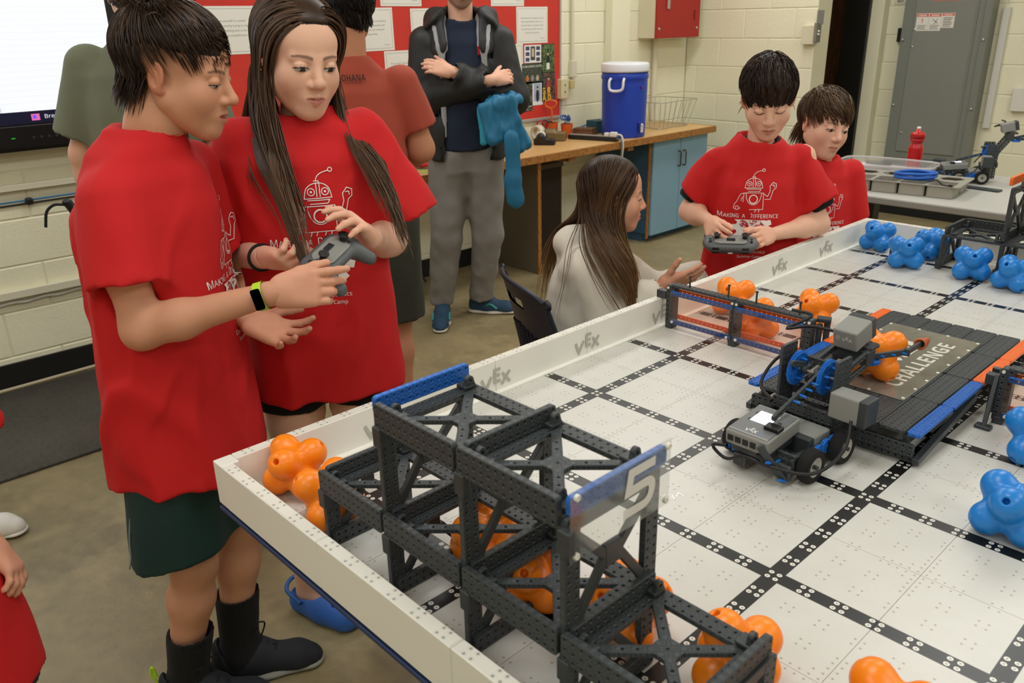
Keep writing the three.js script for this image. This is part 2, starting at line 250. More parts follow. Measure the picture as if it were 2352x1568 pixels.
// ---------- playing field ----------
const FT = 0.3048, PT = 0.0127;
const mFieldWhite = Mt(0xefede3, 0.38, { bumpMap: dtex(256, (u, v) => n128(u, v) * 120 + n64(u, v) * 60, 0.06), bumpScale: 0.00012 });
function strokeVEX(c, x, y, s, col, lw) { // the three-letter mark: V, small raised E, X
  c.strokeStyle = col; c.lineWidth = lw; c.lineCap = 'butt'; c.lineJoin = 'miter';
  const L = (...p) => { c.beginPath(); c.moveTo(x + p[0] * s, y + p[1] * s); for (let i = 2; i < p.length; i += 2) c.lineTo(x + p[i] * s, y + p[i + 1] * s); c.stroke(); };
  L(0, 0.32, 0.3, 1, 0.75, 0.32); L(1.42, 0, 0.98, 0, 0.98, 0.72, 1.42, 0.72); L(0.98, 0.36, 1.36, 0.36); L(1.55, 0.32, 2.15, 1); L(2.15, 0.32, 1.5, 1);
}
const tileTex = ctex(1024, 1024, (c, w) => {
  const mm = w / 304.8, o = w / 2; c.fillStyle = '#cecdc5'; c.fillRect(0, 0, w, w);
  const im = c.getImageData(0, 0, w, w); for (let y = 0; y < w; y++) for (let x = 0; x < w; x++) { const k = 0.975 + fbm(x / w, y / w) * 0.05, i = (y * w + x) * 4; for (let q = 0; q < 3; q++) im.data[i + q] *= k; } c.putImageData(im, 0, 0);
  c.strokeStyle = '#b9b6a8'; c.lineWidth = 1.6; c.strokeRect(0.5, 0.5, w - 1, w - 1);
  for (const s of [0, 1, 2, 3]) { c.save(); c.translate(o, o); c.rotate(s * Math.PI / 2); c.strokeStyle = '#c9c6b8'; c.lineWidth = 1.4; for (const q of [-1, 1]) { c.beginPath(); c.arc(q * 80 * mm, -o + 6 * mm, 6 * mm, 0.3, 3.6); c.stroke(); } c.restore(); }
  c.fillStyle = '#151513'; const lw = 25.4 * mm; c.fillRect(o - lw / 2, 0, lw, w); c.fillRect(0, o - lw / 2, w, lw);
  const dot = (x, y) => { const on = Math.abs(x) < 12.7 || Math.abs(y) < 12.7; const px = o + x * mm, py = o + y * mm; if (on) { c.fillStyle = '#e9e7dd'; c.beginPath(); c.arc(px, py, 4.0 * mm, 0, 7); c.fill(); c.fillStyle = '#a5a296'; } else { c.strokeStyle = '#cbc9bf'; c.lineWidth = 1.2; c.beginPath(); c.arc(px, py, 4.0 * mm, 0, 7); c.stroke(); c.fillStyle = '#a09a8c'; } c.beginPath(); c.arc(px, py, (on ? 1.9 : 1.75) * mm, 0, 7); c.fill(); };
  for (let i = -3; i <= 3; i++) for (let j = -3; j <= 3; j++) for (const a of [-6.35, 6.35]) for (const b of [-6.35, 6.35]) { const x = i * 50.8 + a, y = j * 50.8 + b; if (Math.abs(x) < 152 && Math.abs(y) < 152) dot(x, y); }
  for (const sx of [-1, 1]) for (const sy of [-1, 1]) for (const [a, b] of [[19.05, 6.35], [6.35, 19.05], [31.75, 6.35], [6.35, 31.75], [19.05, 19.05]]) dot(sx * (152.4 - a), sy * (152.4 - b));
});
tileTex.anisotropy = 8;
const mTile = Mt(0xffffff, 0.33, { map: tileTex });
const field = thing('playing_field', 'white plastic competition field tray with black grid lines and low walls', 'game field', [0, H, 0]);
{ const tg = mrg(bx(FT - 0.0006, 0.012, FT - 0.0006, 0, -0.006, 0)); const p = tg.attributes.position, uv = tg.attributes.uv; for (let i = 0; i < p.count; i++) uv.setXY(i, p.getX(i) / FT + 0.5, p.getZ(i) / FT + 0.5);
  for (let i = 0; i < 8; i++) for (let j = 0; j < 4; j++) inst('floor_tile', tg, mTile, field, j * FT, 0, 0.6096 - i * FT);
  const e0 = 0.012, e1 = 0.034, hT = 0.077, X0 = -0.1524, X1 = 1.0668, Z0 = 0.762, Z1 = -1.6764;
  const topTex = ctex(1024, 80, (c, w, h) => { c.fillStyle = '#e6e3d7'; c.fillRect(0, 0, w, h); const mm = w / 304.8; for (let i = 0; i < 6; i++) for (const a of [-6.35, 6.35]) for (const b of [-6.35, 6.35]) { const x = (25.4 + i * 50.8 + a) * mm, y = h / 2 + b * 0.9 * mm; c.strokeStyle = '#d3d1c6'; c.lineWidth = 1.5; c.beginPath(); c.arc(x, y, 4.2 * mm, 0, 7); c.stroke(); c.fillStyle = '#a3a399'; c.beginPath(); c.arc(x, y, 2.3 * mm, 0, 7); c.fill(); } });
  const mTop = Mt(0xffffff, 0.4, { map: topTex });
  const seg = (L) => { const g = mrg([rb(L - 0.0007, hT + 0.006, e1 - e0, 0.002, 0, hT / 2 - 0.003, 0), bx(L - 0.0007, 0.004, 0.014, 0, 0.0015, -0.018)]); return g; };
  const topG = L => { const g = mrg(new THREE.PlaneGeometry(L - 0.004, e1 - e0 - 0.0035).rotateX(-Math.PI / 2)); const p = g.attributes.position, uv = g.attributes.uv; for (let i = 0; i < p.count; i++) uv.setXY(i, p.getX(i) / FT + 0.5, p.getZ(i) / 0.0238 + 0.5); return g; };
  const sg = seg(FT), tg2 = topG(FT), cg = seg(0.036 + 0.0), em = (e0 + e1) / 2;
  const side = (n, fn) => { for (let i = 0; i < n; i++) { const [x, z, ry] = fn(i); const s = inst('wall_segment', sg, mFieldWhite, field, x, 0, z); s.rotation.y = ry; const t = inst('hole_strip', tg2, mTop, s, 0, hT + 0.0003, 0); } };
  side(8, i => [X0 - em, 0.6096 - i * FT, -Math.PI / 2]); side(8, i => [X1 + em, 0.6096 - i * FT, Math.PI / 2]);
  side(4, i => [i * FT, Z0 + em, 0]); side(4, i => [i * FT, Z1 - em, Math.PI]);
  const cb = mrg(rb(e1 - 0.0006, hT + 0.006, e1 - 0.0006, 0.002, 0, hT / 2 - 0.003, 0)); for (const [x, z] of [[X0 - e1 / 2, Z0 + e1 / 2], [X1 + e1 / 2, Z0 + e1 / 2], [X0 - e1 / 2, Z1 - e1 / 2], [X1 + e1 / 2, Z1 - e1 / 2]]) inst('wall_corner', cb, mFieldWhite, field, x, 0, z);
  const logoTex = ctex(256, 128, (c, w, h) => { c.clearRect(0, 0, w, h); strokeVEX(c, 22, 14, 96, '#b3b3a8', 17); });
  const mLogo = Mt(0xffffff, 0.5, { map: logoTex, transparent: true, polygonOffset: true, polygonOffsetFactor: -1 });
  const lg = mrg(new THREE.PlaneGeometry(0.105, 0.0525));
  for (let i = 0; i < 8; i++) { const m = inst('wall_mark', lg, mLogo, field, X0 - e0 + 0.0006, 0.034, 0.457 + FT - 0.0 - (i) * FT); m.rotation.y = Math.PI / 2; if (i === 0) field.remove(m); }
  const gl = ctex(256, 128, (c, w, h) => { c.clearRect(0, 0, w, h); strokeVEX(c, 40, 22, 80, '#fbfaf4', 10); });
  const mk = inst('floor_mark', mrg(new THREE.PlaneGeometry(0.06, 0.03).rotateX(-Math.PI / 2)), Mt(0xffffff, 0.3, { map: gl, transparent: true }), field, 0.372, 0.0005, 0.232); mk.rotation.y = -2.2;
  const mk2 = inst('floor_mark', mk.geometry, mk.material, field, 0.40, 0.0005, 0.70); mk2.rotation.y = -2.2;
}
// table under the field
{ const t = thing('field_table', 'dark blue edged folding table under the white game field', 'table', [0.457, 0, -0.457]);
  mesh('table_top', [b2(-0.6445, 0.6445, H - 0.0205, H - 0.0125, -1.2545, 1.2545, 0.003)], Mt(0x1b2f56, 0.5), t); mesh('apron', [b2(-0.58, 0.58, H - 0.06, H - 0.02, -1.19, 1.19, 0.004)], Mt(0x3a3a3a, 0.6), t);
  for (const x of [-0.42, 0.42]) for (const z of [-0.95, 0.95]) mesh('leg', [cyl(0.016, 0.016, H - 0.046, 14, x, (H - 0.046) / 2, z)], Mt(0x2a2b2e, 0.35, { metalness: 0.7 }), t); }

// ---------- moulded construction plastic ----------
const latBump = dtex(256, (u, v) => { // one pitch: raised ring round the hole, ribs to the neighbours
  const x = u - 0.5, y = v - 0.5, r = Math.hypot(x, y), oct = Math.max(Math.abs(x), Math.abs(y), (Math.abs(x) + Math.abs(y)) * 0.72);
  const ring = 1 - sst(0.03, 0.07, Math.abs(oct - 0.29)), rib = (1 - sst(0.03, 0.07, Math.min(Math.abs(x - y), Math.abs(x + y)) * 0.707)) * sst(0.28, 0.32, r), edge = (1 - sst(0.02, 0.05, 0.5 - Math.max(Math.abs(x), Math.abs(y)))) * (1 - sst(0.1, 0.18, Math.min(Math.abs(x), Math.abs(y)))); const bs = (1 - sst(0.24, 0.28, oct)) * 0.55;
  return 255 * clamp(Math.max(ring, rib, edge, bs), 0, 1); }, PT);
const plast = (c, r = 0.42, o = {}) => Mt(c, r, { bumpMap: latBump, bumpScale: 0.0032, ...o });
const mVBlack = plast(0x3c4244), mVBlue = plast(0x1668c8, 0.36), mVOrange = plast(0xff7420, 0.4), mSolid = Mt(0x363b3d, 0.42), mSolidBlue = Mt(0x1670d0, 0.38), mPinBlue = Mt(0x1673d6, 0.35), mRivet = Mt(0xe6e4da, 0.4);
const beamCache = {};
function beam(nu, nv, th = 0.0064, notch) { // plate of nu x nv holes in the xy plane, centred, thickness along z
  const key = nu + '_' + nv + '_' + th; if (beamCache[key]) return beamCache[key].clone();
  const w = nu * PT, h = nv * PT, s = rrShape(w - 0.0006, h - 0.0006, Math.min(0.0055, h / 2.1));
  for (let i = 0; i < nu; i++) for (let j = 0; j < nv; j++) { const p = new THREE.Path(), cx = (i - (nu - 1) / 2) * PT, cy = (j - (nv - 1) / 2) * PT; p.absarc(cx, cy, 0.0021, 0, Math.PI * 2, true); s.holes.push(p); }
  const g = new THREE.ExtrudeGeometry(s, { depth: th - 0.0016, bevelEnabled: true, bevelThickness: 0.0008, bevelSize: 0.0008, bevelOffset: -0.0008, bevelSegments: 1, curveSegments: 3 }).translate(0, 0, -th / 2 + 0.0008);
  const gg = prep(g); const p = gg.attributes.position, n = gg.attributes.normal, uv = gg.attributes.uv;
  for (let i = 0; i < p.count; i++) { const ax = Math.abs(n.getX(i)), ay = Math.abs(n.getY(i)), az = Math.abs(n.getZ(i)); const X = p.getX(i) + w / 2, Y = p.getY(i) + h / 2, Z = p.getZ(i); if (az > 0.6) uv.setXY(i, X, Y); else if (ay > ax) uv.setXY(i, X, 0.0063); else uv.setXY(i, 0.0063, Y); }
  beamCache[key] = gg; return gg.clone();
}
const bm = (nu, nv, th, ...t) => mv(beam(nu, nv, th), ...t);
// square frame with a cross brace, in the xz plane
function crossFrame(s, th = 0.007) {
  const sh = rrShape(s, s, 0.004), iw = s - 0.05, a = iw / 2, hw = 0.0068, q = [];
  const tri = pts => { const p = new THREE.Path(); p.moveTo(...pts[0]); pts.slice(1).forEach(v => p.lineTo(...v)); p.closePath(); sh.holes.push(p); };
  const d = hw * 1.414, c = 0.013; 
  tri([[-a + d, a], [a - d, a], [c * 0.55, c + 0.004], [-c * 0.55, c + 0.004]].reverse()); tri([[-a + d, -a], [a - d, -a], [c * 0.55, -c - 0.004], [-c * 0.55, -c - 0.004]]);
  tri([[-a, -a + d], [-a, a - d], [-c - 0.004, c * 0.55], [-c - 0.004, -c * 0.55]].reverse()); tri([[a, -a + d], [a, a - d], [c + 0.004, c * 0.55], [c + 0.004, -c * 0.55]]);
  const R = 0.0021, n = Math.round(s / PT); for (let i = 0; i < n; i++) for (let j = 0; j < n; j++) { const x = (i - (n - 1) / 2) * s / n, y = (j - (n - 1) / 2) * s / n; if (Math.max(Math.abs(x), Math.abs(y)) > s / 2 - 0.024) sh.holes.push(hole(x, y, R)); }
  for (const k of [-0.036, -0.024, 0, 0.024, 0.036]) { sh.holes.push(hole(k, k, R)); if (k) sh.holes.push(hole(k, -k, R)); }
  const g = prep(new THREE.ExtrudeGeometry(sh, { depth: th - 0.0016, bevelEnabled: true, bevelThickness: 0.0008, bevelSize: 0.0008, bevelOffset: -0.0008, bevelSegments: 1, curveSegments: 3 }).translate(0, 0, -th / 2)).rotateX(-Math.PI / 2);
  const p = g.attributes.position, uv = g.attributes.uv; for (let i = 0; i < p.count; i++) uv.setXY(i, (p.getX(i) + s / 2) * (n * PT / s), (p.getZ(i) + s / 2) * (n * PT / s)); return g;
}
function earBracket() { // small two-hole corner bracket with a rounded ear
  const s = new THREE.Shape(); s.moveTo(-0.011, 0); s.lineTo(0.011, 0); s.lineTo(0.007, 0.012); s.absarc(0, 0.013, 0.007, 0, Math.PI); s.lineTo(-0.011, 0); s.holes.push(hole(0, 0.0125, 0.0024));
  return [extr(s, 0.007, 0.001, 0, 0, -0.0035), rb(0.022, 0.006, 0.020, 0.002, 0, 0.003, 0.006)];
}
function towerFrame(accent, accentName, label) { // local x 0..0.68, z 0 (front) .. -0.168, y from the field surface
  const g = thing('stepped_tower', label, 'game structure', [0, H, 0]);
  const S = 0.17, D = 0.168, yl = 0.112, yu = 0.282, lower = crossFrame(S - 0.003), legL = beam(9, 2, 0.009), legU = beam(13, 2, 0.009), gd = beam(13, 3, 0.009), rail = beam(12, 2, 0.009), brk = mrg(earBracket());
  const part = (n, geo, m, x, y, z, rx = 0, ry = 0, rz = 0) => { const o = inst(n, geo, m, g, x, y, z); o.rotation.set(rx, ry, rz); return o; };
  const brace = mrg([bar([0, 0.0, 0.07], [0, 0.07, 0.012], 0.008, 0.012), bar([0, 0.0, -0.07], [0, 0.07, -0.012], 0.008, 0.012), bar([0, 0.07, 0], [0, 0.098, 0], 0.022, 0.008), bar([0, 0.102, 0.072], [0, 0.102, -0.072], 0.008, 0.014)]);
  const brU = mrg([bar([0, 0.0, 0.07], [0, 0.078, 0.010], 0.008, 0.012), bar([0, 0.0, -0.07], [0, 0.078, -0.010], 0.008, 0.012), bar([0, 0.078, 0.010], [0, 0.14, 0.072], 0.008, 0.012), bar([0, 0.078, -0.010], [0, 0.14, -0.072], 0.008, 0.012), rb(0.009, 0.03, 0.03, 0.002, 0, 0.078, 0), bar([0, 0.146, 0.072], [0, 0.146, -0.072], 0.008, 0.016)]);
  for (let k = 0; k <= 4; k++) {
    for (const z of [-0.014, -D + 0.014]) { part('leg', legL, mVBlack, k * S, 0.057, z, 0, 0, 0).rotation.set(0, Math.PI / 2, Math.PI / 2, 'YXZ'); if (k > 0 && k < 4) part('leg', legU, mVBlack, k * S, yl + 0.088, z).rotation.set(0, Math.PI / 2, Math.PI / 2, 'YXZ'); }
    part('base_rail', rail, mVBlack, k * S + 0.009, 0.013, -D / 2, 0, Math.PI / 2, 0);
    part('side_brace', brace, mSolid, k * S, 0.004, -D / 2);
    if (k > 0 && k < 4) part('side_brace', brU, mSolid, k * S, yl + 0.012, -D / 2);
    if (k < 4) part('deck_frame', lower, mVBlack, (k + 0.5) * S, yl, -D / 2);
    if (k === 1 || k === 2) part('deck_frame', lower, mVBlack, (k + 0.5) * S, yu, -D / 2);
  }
  for (let k = 0; k < 4; k++) { part('guard_beam', gd, mVBlack, (k + 0.5) * S, yl + 0.009, 0); if (k === 1 || k === 2) part('guard_beam', gd, mVBlack, (k + 0.5) * S, yu + 0.009, 0); }
  const sd = beam(12, 2, 0.009);
  for (const k of [0, 1, 2, 3, 4]) part('guard_beam', sd, mVBlack, k * S + (k === 4 ? -0.004 : 0.006), yl + 0.016, -D / 2, 0, Math.PI / 2, 0);
  part('guard_beam', sd, mVBlack, 2 * S + 0.006, yu + 0.016, -D / 2, 0, Math.PI / 2, 0);
  for (const [k, dx] of [[1, -0.004], [3, 0.008]]) { const b = part('accent_beam', bm(13, 2, 0.0085, 0, 0, 0), accent, k * S + dx, yu + 0.019, -D / 2, 0, Math.PI / 2, 0); b.userData.label = accentName; }
  for (let k = 0; k <= 4; k++) { const xs = k === 4 ? k * S - 0.02 : k * S + 0.02; part('corner_bracket', brk, mSolid, xs, yl + 0.004, -0.016, 0, Math.PI / 2, 0); part('corner_bracket', brk, mSolid, xs, yl + 0.004, -D + 0.016, 0, -Math.PI / 2, 0);
    if (k > 0 && k < 4) { part('corner_bracket', brk, mSolid, xs - (k === 3 ? 0.04 : 0), yu + 0.004, -0.02, 0, Math.PI / 2, 0); part('corner_bracket', brk, mSolid, xs - (k === 3 ? 0.04 : 0), yu + 0.004, -D + 0.02, 0, -Math.PI / 2, 0); }
    part('joint_plate', rb(0.018, 0.03, 0.012, 0.002), mSolid, xs - 0.012, yl - 0.022, 0.001); if (k > 0 && k < 4) part('joint_plate', rb(0.018, 0.03, 0.012, 0.002), mSolid, xs - 0.012, yu - 0.022, 0.001); }
  // number plate on the high end
  const clear = Mp(0xf4f4f2, 0.08, { transmission: 0.95, thickness: 0, ior: 1.45, side: THREE.DoubleSide });
  const pl = part('number_plate', mrg(rb(0.0012, 0.088, D + 0.004, 0.0006)), clear, 3 * S + 0.0145, yu - 0.003, -D / 2); pl.userData.label = 'clear plastic number plate';
  const nt = ctex(256, 256, (c, w, h) => { c.clearRect(0, 0, w, h); c.strokeStyle = '#e6e4e0'; c.lineWidth = 40; c.lineJoin = 'miter'; c.beginPath(); c.moveTo(215, 45); c.lineTo(70, 45); c.lineTo(55, 122); c.lineTo(165, 118); c.quadraticCurveTo(206, 122, 198, 165); c.quadraticCurveTo(188, 212, 140, 212); c.lineTo(30, 212); c.stroke(); });
  const num = new THREE.Mesh(mrg(new THREE.PlaneGeometry(0.076, 0.076)), Mt(0xffffff, 0.5, { map: nt, transparent: true, opacity: 0.92 })); num.name = 'numeral'; num.rotation.y = Math.PI / 2; num.position.set(0.0012, 0.002, -0.03); pl.add(num);
  for (const [y, z] of [[0.036, 0.078], [0.036, -0.078], [-0.036, 0.078], [-0.036, -0.078]]) { const r = new THREE.Mesh(mrg([cyl(0.0042, 0.0042, 0.003, 14, 0, 0, 0, 0, 0, Math.PI / 2), tor(0.003, 0.001, 14, 6, 0.0015, 0, 0, 0, Math.PI / 2, 0)]), mRivet); r.name = 'rivet'; r.position.set(0.002, y, z); pl.add(r); }
  return g;
}
const twA = towerFrame(mVBlue, 'blue beam', 'stepped black beam tower with blue rails and clear number 5 plate'); twA.position.set(0.07, H, 0.733);
const twB = towerFrame(mVOrange, 'orange beam', 'stepped black beam tower with an orange rail beyond the blue hubs'); twB.position.set(0.844, H, -1.647); twB.rotation.y = Math.PI;
for (const c of [...twB.children]) if (c.name === 'number_plate') { twB.remove(c); }

// ---------- six-lobed hubs ----------
const hubGeo = (() => { const a = 0.0385, r = 0.0268, ps = [P.ell([0, 0, 0], [0.03, 0.03, 0.03], 0.01)], dirs = [[1, 0, 0], [-1, 0, 0], [0, 1, 0], [0, -1, 0], [0, 0, 1], [0, 0, -1]];
  const q = new THREE.Quaternion().setFromUnitVectors(V(1, 1, 1).normalize(), V(0, 1, 0)); const D = dirs.map(d => V(...d).applyQuaternion(q));
  for (const d of D) ps.push(P.cap([0, 0, 0], d.clone().multiplyScalar(a * 0.6).toArray(), 0.018, 0.018, 0.014), P.ell(d.clone().multiplyScalar(a).toArray(), [r, r, r], 0.013));
  for (const d of D) ps.push(P.cap(d.clone().multiplyScalar(a + r - 0.012).toArray(), d.clone().multiplyScalar(a + r + 0.01).toArray(), 0.0052, 0.0052, 0.0008, 1));
  return mrg(sdfMesh(ps, 0.0029, { pad: 0.01 })); })();
const HUBY = 0.0385 / Math.sqrt(3) + 0.0268;
const mHubO = Mt(0xff8a10, 0.34), mHubB = Mt(0x1b80d4, 0.32);
function hub(mat, kind, label, x, z, ry, y = H, tilt) { const t = thing(kind + '_hub', label, 'game piece', [x, y, z], ry, kind + ' hubs on the field'); const m = inst('hub_body', hubGeo, mat, t, 0, HUBY, 0); if (tilt) m.rotation.set(...tilt); return t; }
hub(mHubO, 'orange', 'orange six-lobed hub in the white corner of the field', -0.112, 0.682, 0.75);
hub(mHubO, 'orange', 'orange six-lobed hub leaning under the lowest deck of the black tower', 0.012, 0.688, 1.9);
hub(mHubO, 'orange', 'orange hub inside the second bay of the black tower', 0.285, 0.585, 0.2);
hub(mHubO, 'orange', 'orange hub in the third bay of the black tower', 0.395, 0.6, 0.9);
hub(mHubO, 'orange', 'orange hub behind the number 5 plate of the tower', 0.537, 0.555, 2.2);
hub(mHubO, 'orange', 'orange hub half under the last deck of the black tower', 0.692, 0.54, 1.2, H + 0.002, [0.3, 0, -0.35]);
hub(mHubO, 'orange', 'orange hub alone on the white floor past the black tower', 0.86, 0.50, 0.3);
hub(mHubO, 'orange', 'orange hub standing behind the clear fence by the field wall', -0.075, -0.66, 0.45);
hub(mHubO, 'orange', 'orange hub seen through the clear fence panel', 0.065, -0.545, 1.3);
hub(mHubO, 'orange', 'orange hub between the clear fence and the orange edged deck', 0.14, -0.71, 2.3);
hub(mHubB, 'blue', 'blue six-lobed hub in the far corner of the field', -0.085, -1.585, 0.2);
hub(mHubB, 'blue', 'blue hub in front of the black bracket near the far corner', 0.075, -1.435, 0.75);
hub(mHubB, 'blue', 'blue hub half hidden against the far field wall', 0.095, -1.60, 1.5);
hub(mHubB, 'blue', 'blue hub before the outer leg of the far tower', 0.275, -1.44, 0.62);
hub(mHubB, 'blue', 'blue hub beside another under the far tower', 0.40, -1.41, 0.05);
hub(mHubB, 'blue', 'large looking blue hub alone on the open white squares', 0.815, -0.045, 0.28);
hub(mHubB, 'blue', 'blue hub cut off beside the short clear fence', 0.77, -0.335, 0.9);
tag(mesh('corner_stop', [rb(0.012, 0.05, 0.04, 0.002, 0.02, H + 0.025, -1.475), rb(0.03, 0.006, 0.04, 0.002, 0.027, H + 0.003, -1.475)], mSolid), 'small black bracket standing on the floor behind a blue hub', 'bracket');

// ---------- centre fence with clear panels ----------
const mPanel = Mp(0xfff0ea, 0.08, { transmission: 1, thickness: 0, ior: 1.4, side: THREE.DoubleSide });
function fence(label, xs, x0, x1) {
  const g = thing('clear_fence', label, 'fence', [0, H, -0.457]); const zf = 0.012;
  xs.forEach((x, i) => { const p = inst('post', mrg([bm(2, 9, 0.022, 0, 0.062, 0)]), mVBlack, g, x, 0, 0); inst('foot', rb(0.02, 0.016, 0.026, 0.002), mSolid, g, x, 0.008, 0); for (const s of i === 0 ? [-0.006] : [-0.006, 0.006]) inst('rivet', cyl(0.0034, 0.0034, 0.003, 12, 0, 0, 0, Math.PI / 2), mRivet, p, s, 0.112, 0.012); });
  const n = xs.length - 1;
  for (let i = 0; i < n; i++) { const a = xs[i] + 0.008, b = xs[i + 1] - 0.008, L = b - a, k = Math.round(L / PT);
    for (const [y, z, m] of [[0.1, zf, mVBlue], [0.022, zf, mVBlue], [0.03, -zf, mVOrange], [0.1, -zf, mVOrange]]) { const r = inst('rail', bm(k, 1, 0.005, 0, 0, 0), m, g, (a + b) / 2, y, z); r.scale.x = L / (k * PT) * 1.05; }
    inst('panel', mrg(rb(L + 0.01, 0.088, 0.001, 0.0004)), mPanel, g, (a + b) / 2, 0.06, zf + 0.0035);
    inst('top_rail', bm(k, 2, 0.007, 0, 0, 0, Math.PI / 2), mVBlack, g, (a + b) / 2, 0.119, 0).scale.x = L / (k * PT) * 1.08;
    for (const q of [0.25, 0.9]) inst('peg', mrg([cyl(0.0024, 0.0024, 0.03, 10, 0, 0.015, 0), cyl(0.0036, 0.0036, 0.004, 10, 0, 0.03, 0)]), mSolid, g, lerp(a, b, q), 0.122, 0);
    for (const q of [0.03, 0.97]) inst('rivet', cyl(0.0034, 0.0034, 0.003, 12, 0, 0, 0, Math.PI / 2), mRivet, g, lerp(a, b, q), 0.022, zf + 0.0045); }
  inst('end_block', rb(0.03, 0.022, 0.02, 0.002), mSolid, g, x0, 0.088, 0);
  if (x1 !== undefined) inst('end_bracket', mrg([rb(0.012, 0.1, 0.014, 0.004, 0.008, 0.055, -0.02), rb(0.014, 0.11, 0.01, 0.004, 0.02, 0.06, -0.034), rod([0, 0.115, -0.02], [0.03, 0.115, -0.03], 0.008)]), mSolid, g, x1, 0, 0);
  return g;
}
fence('clear panel fence with blue and orange rails on the left field wall', [-0.135, 0.058, 0.25], -0.165, 0.258);
{ const f = fence('short clear panel fence on the other side of the centre deck', [0.672, 0.86, 1.05], 0.65); mesh('strut', [bar([0.655, 0.1, 0.006], [0.66, 0.0, 0.05], 0.008, 0.012), rb(0.03, 0.008, 0.02, 0.003, 0.66, 0.004, 0.05), bar([0.645, 0.105, -0.02], [0.645, 0.005, -0.03], 0.01, 0.014)], mSolid, f); }

// ---------- centre deck ----------
{ const g = thing('centre_deck', 'raised black centre deck with orange and blue edges and a printed clear sheet', 'game structure', [0.457, H, -0.465]);
  const W2 = 0.175, L2 = 0.322, y = 0.066, pw = 4 * PT;
  for (const s of [-1, 1]) for (const [m, z, n] of [[mVOrange, -0.241, 'orange'], [mVOrange, -0.081, 'orange'], [mVBlue, 0.08, 'blue'], [mVBlue, 0.24, 'blue']]) { const b = inst('edge_strip', bm(2, 13, 0.007, 0, 0, 0, -Math.PI / 2), m, g, s * (W2 - 0.0127), y + 0.0005, z); b.scale.z = 0.158 / (13 * PT); b.userData.label = n + ' edge strip'; }
  for (let i = 0; i < 6; i++) for (const [z, n] of [[-0.241, 13], [-0.081, 13], [0.08, 13], [0.24, 13]]) { const b = inst('deck_plate', bm(4, 13, 0.007, 0, 0, 0, -Math.PI / 2), mVBlack, g, -W2 + 0.0254 + 0.0247 + i * 0.0494, y, z); b.scale.set(0.0485 / (4 * PT), 1, 0.158 / (13 * PT)); }
  const st = ctex(512, 1024, (c, w, h) => { const im = c.createImageData(w, h); for (let i = 0; i < w * h; i++) { const x = (i % w) / w, yy = (i / w | 0) / h, k = 0.8 + fbm(x, yy) * 0.45; im.data[i * 4] = 112 * k; im.data[i * 4 + 1] = 111 * k; im.data[i * 4 + 2] = 102 * k; im.data[i * 4 + 3] = 255; } c.putImageData(im, 0, 0);
    c.save(); c.translate(w / 2, h / 2); c.rotate(-Math.PI / 2); c.fillStyle = '#e6e4d8'; c.textAlign = 'center'; c.font = 'bold 118px sans-serif'; c.save(); c.scale(1.13, 1); c.fillText('CHALLENGE', 0, 172); c.restore();
    strokeVEX(c, -330, -118, 150, '#e6e4d8', 38); c.fillStyle = '#e6e4d8'; c.fillRect(30, -110, 250, 150); c.fillStyle = '#4a4840'; c.font = 'bold 130px sans-serif'; c.fillText('IQ', 155, 12); c.restore(); });
  const mSheet = Mp(0xffffff, 0.16, { map: st, clearcoat: 1, clearcoatRoughness: 0.03, bumpMap: dtex(256, (u, v) => n8(u, v) * 200 + n4(u, v) * 50, 1), bumpScale: 0.004 });
  const sg = mrg(rb(0.205, 0.0012, 0.42, 0.0005)); { const p = sg.attributes.position, uv = sg.attributes.uv; for (let i = 0; i < p.count; i++) uv.setXY(i, p.getX(i) / 0.205 + 0.5, 0.5 - p.getZ(i) / 0.42); }
  const sh = inst('printed_sheet', sg, mSheet, g, -0.01, y + 0.0045, -0.015); sh.userData.label = 'clear printed plastic sheet';
  for (let i = 0; i < 8; i++) for (const s of [-1, 1]) inst('rivet', cyl(0.0034, 0.0034, 0.002, 12), mRivet, sh, s * 0.098, 0.0012, -0.2 + i * 0.0572);
  for (let i = 1; i < 3; i++) for (const s of [-1, 1]) inst('rivet', cyl(0.0034, 0.0034, 0.002, 12), mRivet, sh, -0.098 + i * 0.065, 0.0012, s * 0.205);
  for (const s of [-1, 1]) { inst('under_rail', bm(48, 2, 0.009, 0, 0, 0, 0, Math.PI / 2), mVBlack, g, s * (W2 - 0.03), y - 0.018, 0); inst('under_strut', mrg([bar([s * (W2 - 0.004), 0.012, L2 * 0.97], [s * (W2 - 0.004), 0.052, 0.04], 0.012, 0.013), bar([s * (W2 - 0.004), 0.012, -L2 * 0.97], [s * (W2 - 0.004), 0.052, -0.04], 0.012, 0.013)]), mSolid, g, 0, 0, 0); }
  for (const s of [-1, 1]) { inst('cross_rail', bm(26, 2, 0.009), mVBlack, g, 0, 0.032, s * (L2 - 0.012)); inst('cross_rail', bm(26, 1, 0.012), mVBlack, g, 0, 0.012, s * (L2 - 0.02)); }
  inst('pivot_block', rb(0.28, 0.055, 0.06, 0.004), mSolid, g, 0, 0.03, 0); }
